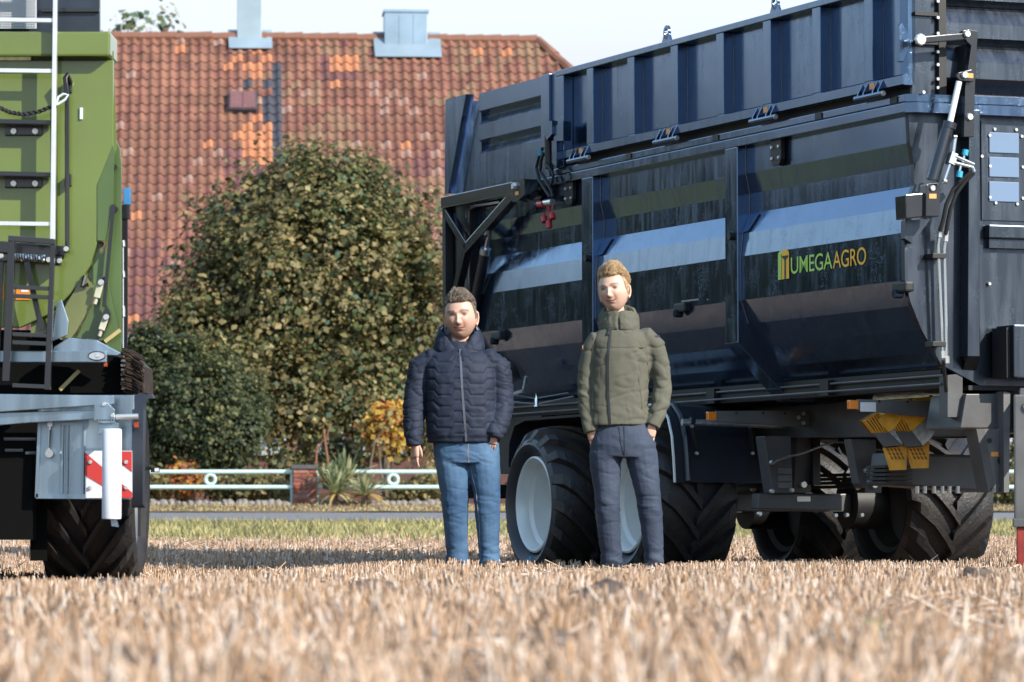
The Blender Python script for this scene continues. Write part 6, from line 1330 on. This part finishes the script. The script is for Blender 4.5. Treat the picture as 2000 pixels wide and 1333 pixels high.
# ------------------------------------------------------------------ left man: navy quilted jacket, blue jeans
TONE1 = (.60, .36, .275); TONE2 = (.64, .41, .31)
m1, q, sc1 = build_man('stocky man in navy quilted jacket and blue jeans, one hand in pocket', 897, 26.0, 1121, None)
body1 = body_skeleton('body', m1, q, TONE1, dict(hip=(908, 865, .02), waist=(903, 815, .02), chest=(898, 740, .02), shoulder=(897, 695, .02), neck0=(897, 680, .03), neck1=(898, 650, .035),
    arms=[[(866, 708, .02), (826, 735, .02), (812, 785, .01), (810, 830, -.02), (809, 862, -.04), (810, 874, -.045)], [(930, 708, .02), (968, 735, .02), (985, 785, .03), (980, 825, .0), (970, 850, -.05), (963, 862, -.06)]],
    legs=[[(880, 880, .02), (883, 930, .01), (889, 985, .0), (892, 1030, .01), (894, 1080, .02), (894, 1108, .02)], [(945, 880, .02), (948, 930, .01), (952, 985, 0), (953, 1030, .01), (955, 1080, .03), (955, 1108, .03)]]))
# jacket: torso, sleeves, hood collar grown into one surface
b = MB(); e_ = 2.5
ring_loft(b, [(*q(904, 866, .02), .232, .165, e_), (*q(904, 855, .02), .230, .168, e_), (*q(903, 820, .015), .232, .172, e_), (*q(901, 780, .01), .226, .170, e_), (*q(899, 740, .01), .230, .165, e_), (*q(898, 714, .015), .228, .154, 2.3), (*q(897, 697, .02), .206, .134, 2.1), (*q(897, 686, .025), .145, .110, 2.1), (*q(897, 676, .025), .12, .10, 2.1), (*q(897, 668, .03), .11, .10, 2)], 28)
for pts in ([((866, 706, .02), .055, .075), ((841, 701, .02), .070, .086), ((820, 717, .02), .076, .086), ((813, 760, .01), .074, .082), ((809, 795, -.01), .071, .077), ((808, 830, -.035), .064, .068), ((809, 857, -.05), .058, .060), ((810, 873, -.055), .056, .057)],
            [((930, 706, .02), .055, .075), ((955, 701, .02), .070, .086), ((974, 717, .02), .076, .086), ((979, 760, .02), .074, .082), ((981, 792, .0), .071, .077), ((976, 822, -.04), .066, .070), ((968, 845, -.08), .060, .062), ((962, 857, -.10), .057, .058)]):
    limb_loft(b, [(q(*p), a, c_) for p, a, c_ in pts], 18)
def disp1(co, no):
    cen = q(900, 770); d = np.zeros(len(co)); ax_ = np.abs(co[:, 0] - cen.x)
    torso = np.clip((.225 - ax_) / .02, 0, 1); zlo = q(0, 858).z; zhi = q(0, 690).z
    inn = np.clip((co[:, 2] - zlo) / .02, 0, 1) * np.clip((zhi + .03 - co[:, 2]) / .03, 0, 1)
    qd = quilt(co, no, q(903, 0).x - .052, q(0, 700).z, .104, .070, .010)
    sl = (1 - torso); zz_ = (co[:, 2] + .25 * (co[:, 0] - cen.x) * np.sign(co[:, 0] - cen.x)) / .050
    w = np.abs(np.mod(zz_ + .35 * nz(co, 14, 14, 10, 3), 1) - .5) * 2; ws = .006 * (1 - w ** 7)
    return (torso * qd + sl * ws * (co[:, 2] < q(0, 700).z)) * inn + .004 * nz(co, 22, 22, 30, 9) - .005 * crease(co, 9, 9, 16, 2) * (.35 + .65 * sl)
jk1 = remesh(b, 'jacket', 'jacket_navy', m1, .0065, 14, disp1)
gq_ = lambda name, m, fn, parent, **k: quick(name, m, parent, fn, **k)
zy = lambda y: -.155 + .02 * (y < 740)
def front_y(obj, x, z):
    """front surface depth of a mesh part at local x,z"""
    ok, loc, nr_, idx = obj.ray_cast(Vector((x, -2, z)), Vector((0, 1, 0))); return loc.y if ok else None
def strip(name, m, parent, obj, pts, w, off=.004, th=.004):
    b = MB(); P = []
    for i in range(len(pts) - 1):
        for t in np.linspace(0, 1, 14, endpoint=(i == len(pts) - 2)):
            p = pts[i].lerp(pts[i + 1], float(t)); fy = front_y(obj, p.x, p.z)
            if fy is not None: P.append(Vector((p.x, fy - off, p.z)))
    if len(P) < 2: return None
    Ys = [p.y for p in P]; Ys = [sum(Ys[max(0, i - 2):i + 3]) / len(Ys[max(0, i - 2):i + 3]) for i in range(len(Ys))]
    for i in range(len(P)): P[i].y = Ys[i]
    vs = []; 
    for i, p in enumerate(P):
        t = (P[min(i + 1, len(P) - 1)] - P[max(0, i - 1)]).normalized(); s_ = t.cross(Vector((0, 1, 0))).normalized() * w / 2; vs += [p - s_, p + s_, p + s_ + Vector((0, th * 3, 0)), p - s_ + Vector((0, th * 3, 0))]
    b.add(vs, [(4*i+j, 4*i+4+j, 4*i+4+(j+1)%4, 4*i+(j+1)%4) for i in range(len(P)-1) for j in range(4)]); return b.build(name, m, parent)
bpy.context.view_layer.update()
zp1 = strip('zip', 'zip_grey', m1, jk1, [q(899, 684), q(903, 760), q(911, 864)], .014)
strip('zip_pull', 'zip_dark', m1, jk1, [q(901, 686), q(905, 706)], .012, .010)
# hood lying on the shoulders, opening round the neck
def hood(name, m, parent, cx, prof_side, prof_front, prof_back, gap, seed, cy=.03, side_bias=0.0, fpow=2.4):
    """folded hood or collar: outline in (radius, height) blended from throat to nape"""
    b = MB(); K = 44; n = len(prof_side)
    for i in range(K + 1):
        a = R(-90 + gap) + (2 * math.pi - 2 * R(gap)) * i / K; fr = max(0, -math.sin(a)) ** fpow; bk_ = max(0, math.sin(a)) ** 1.3
        for (ps, pf, pb) in zip(prof_side, prof_front, prof_back):
            r_ = ps[0] * (1 - fr - bk_) + pf[0] * fr + pb[0] * bk_ if fr + bk_ <= 1 else (pf[0] * fr + pb[0] * bk_); z = ps[1] * (1 - fr - bk_) + pf[1] * fr + pb[1] * bk_
            r_ *= 1 + side_bias * math.cos(a) + .03 * mnoise.noise(Vector((i * .4, seed, z * 9)))
            b.v.append((cx + math.cos(a) * r_, cy + math.sin(a) * r_ * .95, z))
    for i in range(K):
        for j in range(n): b.f.append((i * n + j, (i + 1) * n + j, (i + 1) * n + (j + 1) % n, i * n + (j + 1) % n)); b.m.append(0)
    b.f += [tuple(range(n)), tuple(range(K * n + n - 1, K * n - 1, -1))]; b.m += [0, 0]
    return remesh(b, name, m, parent, .007, 3, lambda co, no: .005 * nz(co, 24, 24, 24, seed) + .003 * nz(co, 60, 60, 50, seed + 3))
Z1 = lambda y: q(0, y).z
hd1 = hood('hood', 'jacket_navy', m1, q(896, 0).x, [(.125, Z1(700)), (.160, Z1(692)), (.166, Z1(676)), (.150, Z1(658)), (.130, Z1(645)), (.116, Z1(642)), (.098, Z1(655)), (.088, Z1(680))],
    [(.105, Z1(702)), (.122, Z1(699)), (.128, Z1(694)), (.124, Z1(687)), (.114, Z1(682)), (.100, Z1(681)), (.090, Z1(688)), (.086, Z1(698))],
    [(.120, Z1(690)), (.175, Z1(690)), (.205, Z1(672)), (.200, Z1(645)), (.170, Z1(628)), (.140, Z1(626)), (.115, Z1(645)), (.098, Z1(675))], 3, 4.0)
b = MB(); ring_loft(b, [(*q(897, 676, .03), .105, .10), (*q(896, 655, .035), .112, .105), (*q(896, 640, .045), .118, .10), (*q(896, 628, .06), .112, .085)], 24, cap=False)
# open lining collar behind the head
lc = MB(); K = 20
for i in range(K + 1):
    a = R(-25) + R(230) * i / K
    for (r_, z) in ((.092, q(0, 676).z), (.100, q(0, 655).z), (.114, q(0, 638).z), (.124, q(0, 645).z)): lc.v.append((q(897, 0).x + math.cos(a) * r_, .03 + math.sin(a) * r_, z))
for i in range(K):
    for j in range(3): lc.f.append((i * 4 + j, (i + 1) * 4 + j, (i + 1) * 4 + j + 1, i * 4 + j + 1)); lc.m.append(0)
lc.build('hood_lining', 'lining_grey', m1, smooth=True, sharp=180)
strip('shirt_collar', 'cream_cloth', m1, body1, [q(884, 662), q(898, 682)], .010, .012)
# jeans
def jeans(name, m, parent, q, waist, legs, folds, seed):
    b = MB(); ring_loft(b, [(*q(*p), rx, ry, 2.4) for p, rx, ry in waist], 26)
    for leg in legs: limb_loft(b, [(q(*p), a, c_) for p, a, c_ in leg], 18)
    def dd(co, no):
        d = .003 * nz(co, 14, 14, 18, seed); 
        for (px, py, rad, amp, freq) in folds:
            c = q(px, py); w = np.exp(-((co[:, 0] - c.x) / .10) ** 2 - ((co[:, 2] - c.z) / rad) ** 2); ph = (co[:, 2] + .35 * (co[:, 0] - c.x)) * freq + 2.2 * nz(co, 7, 7, 7, seed + px)
            d += amp * .25 * w * np.sin(ph) - amp * .5 * w * crease(co, 6, 6, 22, seed + px, 4)
        d += -.0045 * crease(co, 5, 5, 13, seed + 3) * np.clip(nz(co, 5, 5, 5, seed + 9) * 2 + .55, 0, 1) - .0015 * crease(co, 14, 14, 22, seed + 5)
        return d
    return remesh(b, name, m, parent, .0065, 8, dd)
je1 = jeans('jeans', 'denim_blue', m1, q, [((910, 848, .02), .205, .135), ((910, 868, .02), .213, .142), ((911, 890, .015), .214, .145), ((913, 906, .015), .20, .135)],
    [[((882, 895, .015), .112, .125), ((885, 930, .01), .103, .114), ((888, 965, .005), .092, .102), ((889, 1000, .0), .085, .093), ((891, 1040, .01), .077, .085), ((893, 1080, .02), .072, .08), ((893, 1106, .02), .076, .083)],
     [((944, 895, .015), .108, .125), ((947, 930, .01), .101, .114), ((951, 965, .0), .089, .102), ((952, 1000, -.01), .083, .093), ((954, 1040, .01), .074, .085), ((955, 1080, .025), .069, .08), ((955, 1105, .025), .072, .083)]],
    [(890, 1000, .07, .010, 75), (952, 985, .08, .010, 75), (893, 1080, .08, .008, 80), (955, 1080, .07, .009, 80), (912, 890, .05, .007, 85), (880, 900, .06, .006, 70), (945, 905, .07, .006, 70)], 5)
bpy.context.view_layer.update()
strip('fly_seam', 'stitch', m1, je1, [q(915, 868), q(914, 888), q(916, 905)], .006, .002)
strip('leg_seam', 'stitch', m1, je1, [q(918, 910), q(930, 960), q(936, 1020), q(938, 1095)], .005, .002)
def shoe(parent, q, px, py, yaw, dy):
    c = q(px, py, dy); b = MB(); ring_loft(b, [(0, -.17, .03, .035, .03), (0, -.13, .04, .048, .04), (0, -.06, .045, .05, .05), (0, .02, .06, .045, .06), (0, .08, .055, .042, .055)], 14) if False else None
    b = MB(); sec = [(-.185, .03, .022, .03), (-.15, .045, .034, .036), (-.09, .050, .05, .046), (-.02, .047, .072, .060), (.05, .042, .078, .066), (.085, .030, .07, .06)]
    for (y, w, zt, zc) in sec: pass
    ring = [(0, y, zt / 2 + .0, w, zt / 2 + .012, 2.6, Vector((1, 0, 0)), Vector((0, 0, 1))) for y, w, zt, zc in sec]; ring_loft(b, ring, 16)
    o = b.build('shoe', 'shoe_dark', parent, smooth=True, sharp=60); o.location = c; o.rotation_euler.z = yaw
    b = MB(); b.prism([(w * 1.04 * s_, y, -.012) for s_, lst in ((-1, sec), (1, list(reversed(sec)))) for y, w, zt, zc in lst], (0, 0, .016)); b.build('sole', 'shoe_sole', o)
shoe(m1, q, 893, 1119, R(8), -.02); shoe(m1, q, 956, 1119, R(-14), -.02)
hm, HM1 = head('head', m1, q(899, 618, -.016), .206, .300, .23, R(-9), R(-2), TONE1, (.11, .065, .042), (.46, .16, .14), .90, R(-4), .38)
eL, eR = ear(HM1, -1, TONE1), ear(HM1, 1, TONE1)
nk = MB(); ring_loft(nk, [(*q(897, 692, .03), .070, .064), (*q(898, 660, .035), .060, .058), (*q(899, 640, .03), .058, .058)], 18); nkm = bpy.data.meshes.new('n'); nkm.from_pydata(nk.v, [], nk.f); set_col(nkm, tuple(c * .95 for c in TONE1))
hnd = hand_mesh(q(811, 868, -.055), (-.02, -.12, -1), (.75, .6, .1), 1, .178, .30, TONE1); hn2 = hand_mesh(q(966, 850, -.105), (-.25, .3, -1), (0, 1, 0), -1, .13, .2, TONE1)
bm_old = body1.data; body1n = join_meshes('body', [bm_old, hm, eL, eR, nkm, hnd, hn2], ['skin'], m1); bpy.data.objects.remove(body1); body1n.name = 'body'
hair(m1, HM1, 'hair_brown', 'short', 11)

# ------------------------------------------------------------------ right man: olive rain jacket, dark slate jeans
m2, q, sc2 = build_man('tall blond man in olive green rain jacket with both hands in pockets', 1214, 25.7, 1121, None)
body2 = body_skeleton('body', m2, q, TONE2, dict(hip=(1216, 855, .02), waist=(1214, 800, .02), chest=(1212, 710, .02), shoulder=(1212, 655, .02), neck0=(1208, 638, .03), neck1=(1203, 605, .03),
    arms=[[(1180, 675, .02), (1150, 712, .02), (1140, 760, .03), (1144, 800, .01), (1150, 832, -.02), (1153, 845, -.03)], [(1246, 672, .02), (1284, 712, .02), (1297, 755, .04), (1290, 800, .02), (1278, 828, -.02), (1274, 840, -.03)]],
    legs=[[(1186, 870, .02), (1184, 920, .01), (1188, 985, 0), (1190, 1030, .01), (1194, 1080, .02), (1194, 1108, .02)], [(1248, 870, .02), (1258, 920, .01), (1266, 985, 0), (1272, 1030, .01), (1277, 1080, .02), (1277, 1108, .02)]]))
b = MB()
ring_loft(b, [(*q(1206, 832, .02), .190, .150, 2.5), (*q(1207, 820, .02), .192, .152, 2.5), (*q(1209, 780, .02), .188, .150, 2.4), (*q(1212, 730, .02), .190, .150, 2.4), (*q(1213, 690, .02), .196, .148, 2.3), (*q(1213, 666, .02), .197, .132, 2.2), (*q(1213, 650, .02), .164, .114, 2.1), (*q(1211, 643, .02), .120, .10, 2.1), (*q(1209, 632, .015), .105, .098, 2), (*q(1208, 622, .01), .09, .09, 2)], 28)
for pts in ([((1178, 668, .02), .052, .068), ((1165, 665, .02), .062, .076), ((1155, 682, .02), .062, .074), ((1147, 722, .02), .059, .068), ((1144, 760, .02), .058, .064), ((1147, 800, .0), .055, .060), ((1152, 832, -.03), .051, .054), ((1156, 846, -.04), .049, .051)],
            [((1246, 662, .02), .055, .070), ((1263, 658, .02), .066, .078), ((1280, 676, .02), .070, .078), ((1289, 718, .025), .067, .072), ((1294, 752, .03), .064, .070), ((1290, 792, .0), .060, .064), ((1279, 822, -.03), .054, .056), ((1273, 836, -.045), .052, .054)]):
    limb_loft(b, [(q(*p), a, c_) for p, a, c_ in pts], 18)
def disp2(co, no):
    d = .008 * nz(co, 7, 7, 6, 21) + .003 * nz(co, 16, 16, 13, 8)
    for (px, py, sx, sz, amp, fr_, sl) in ((1290, 745, .07, .12, .010, 70, .6), (1285, 800, .07, .07, .010, 85, -.5), (1146, 770, .06, .10, .009, 75, .5), (1148, 815, .05, .06, .008, 90, .4), (1250, 690, .07, .08, .007, 60, 1.2), (1235, 800, .09, .05, .006, 80, .5), (1180, 790, .06, .1, .005, 60, -1.2), (1175, 700, .05, .08, .005, 60, -1.0)):
        c = q(px, py); w = np.exp(-((co[:, 0] - c.x) / sx) ** 2 - ((co[:, 2] - c.z) / sz) ** 2); d += amp * .45 * w * np.sin((co[:, 2] + sl * (co[:, 0] - c.x)) * fr_ + 2 * nz(co, 9, 9, 9, px)) - amp * .8 * w * crease(co, 7, 7, 16, px, 4)
    d += -.0065 * crease(co, 5, 5, 11, 31) * np.clip(nz(co, 4, 4, 4, 77) * 2 + .5, 0, 1) - .004 * crease(co, 11, 11, 7, 51) * np.clip(nz(co, 5, 5, 5, 17) * 2 + .4, 0, 1)
    zh = q(0, 682).z; d += -.004 * np.exp(-((co[:, 2] - zh) / .005) ** 2) * (np.abs(co[:, 0] - q(1212, 0).x) < .17)
    return d
jk2 = remesh(b, 'jacket', 'jacket_olive', m2, .0065, 12, disp2)
bpy.context.view_layer.update()
strip('zip', 'zip_dark', m2, jk2, [q(1195, 606), q(1192, 640), q(1187, 700), q(1187, 770), q(1191, 830)], .014, .005)
strip('zip_pull', 'zip_dark', m2, jk2, [q(1192, 640), q(1188, 656)], .016, .012)
strip('pocket_seam', 'olive_dark', m2, jk2, [q(1246, 732), q(1254, 800)], .006, .002); strip('pocket_seam', 'olive_dark', m2, jk2, [q(1241, 732), q(1246, 732)], .006, .002)
strip('yoke_seam', 'olive_dark', m2, jk2, [q(1156, 682), q(1187, 681), q(1258, 680)], .005, .002)
strip('sleeve_seam', 'olive_dark', m2, jk2, [q(1266, 642), q(1261, 680), q(1268, 740)], .006, .002); strip('sleeve_seam', 'olive_dark', m2, jk2, [q(1160, 660), q(1156, 720), q(1158, 800)], .006, .002)
strip('sleeve_patch', 'patch_dark', m2, jk2, [q(1280, 660), q(1295, 659)], .026, .004); strip('sleeve_patch', 'orange_sticker', m2, jk2, [q(1139.5, 672), q(1139, 684)], .008, .004)
hd2 = hood('hood', 'jacket_olive', m2, q(1208, 0).x, [(.098, Z1(652)), (.124, Z1(648)), (.124, Z1(634)), (.112, Z1(620)), (.098, Z1(610)), (.088, Z1(608)), (.080, Z1(618)), (.076, Z1(640))],
    [(.100, Z1(648)), (.118, Z1(645)), (.118, Z1(635)), (.110, Z1(620)), (.102, Z1(609)), (.094, Z1(607)), (.086, Z1(616)), (.082, Z1(640))],
    [(.110, Z1(645)), (.170, Z1(640)), (.195, Z1(622)), (.190, Z1(604)), (.160, Z1(594)), (.125, Z1(592)), (.10, Z1(610)), (.09, Z1(640))], 4, 7.0, .02, .06)
je2 = jeans('jeans', 'denim_slate', m2, q, [((1214, 822, .02), .165, .12), ((1215, 842, .02), .192, .134), ((1217, 870, .015), .213, .142), ((1218, 895, .015), .205, .132)],
    [[((1184, 885, .015), .110, .122), ((1183, 920, .01), .098, .110), ((1186, 960, .0), .084, .096), ((1188, 1000, -.005), .078, .088), ((1190, 1040, .01), .074, .084), ((1194, 1080, .02), .070, .08), ((1195, 1103, .02), .074, .082)],
     [((1252, 885, .015), .106, .122), ((1258, 920, .01), .096, .110), ((1265, 960, .0), .082, .096), ((1270, 1000, -.005), .078, .088), ((1274, 1040, .01), .070, .082), ((1277, 1080, .02), .064, .076), ((1277, 1101, .02), .066, .078)]],
    [(1188, 990, .08, .011, 75), (1268, 990, .07, .011, 80), (1194, 1085, .06, .010, 85), (1277, 1085, .06, .010, 85), (1216, 865, .05, .007, 90), (1190, 900, .05, .006, 70), (1250, 905, .06, .006, 70)], 15)
bpy.context.view_layer.update()
strip('fly_seam', 'zip_dark', m2, je2, [q(1208, 835), q(1212, 870), q(1219, 897)], .006, .002); strip('fly_seam', 'zip_dark', m2, je2, [q(1218, 835), q(1219, 890)], .006, .002)
shoe(m2, q, 1194, 1119, R(10), -.02); shoe(m2, q, 1277, 1119, R(-10), -.02)
hm, HM2 = head('head', m2, q(1199, 567, -.02), .192, .278, .22, R(-20), R(-3), TONE2, (.15, .09, .05), (.50, .19, .16), .82, R(-7), .12)
eL, eR = ear(HM2, -1, TONE2), ear(HM2, 1, TONE2)
nk = MB(); ring_loft(nk, [(*q(1208, 640, .03), .066, .060), (*q(1203, 605, .03), .056, .056), (*q(1201, 590, .03), .054, .056)], 18); nkm = bpy.data.meshes.new('n'); nkm.from_pydata(nk.v, [], nk.f); set_col(nkm, tuple(c * .95 for c in TONE2))
hA = hand_mesh(q(1155, 838, -.045), (.22, .15, -1), (.3, 1, 0), -1, .15, .2, TONE2); hB = hand_mesh(q(1273, 832, -.05), (-.15, .15, -1), (-.3, 1, 0), 1, .15, .2, TONE2)
bm_old = body2.data; body2n = join_meshes('body', [bm_old, hm, eL, eR, nkm, hA, hB], ['skin'], m2); bpy.data.objects.remove(body2); body2n.name = 'body'
hair(m2, HM2, 'hair_blond', 'long', 23)
for o in (m1, m2):
    for c in o.children: c.name = c.name.split('.')[0]
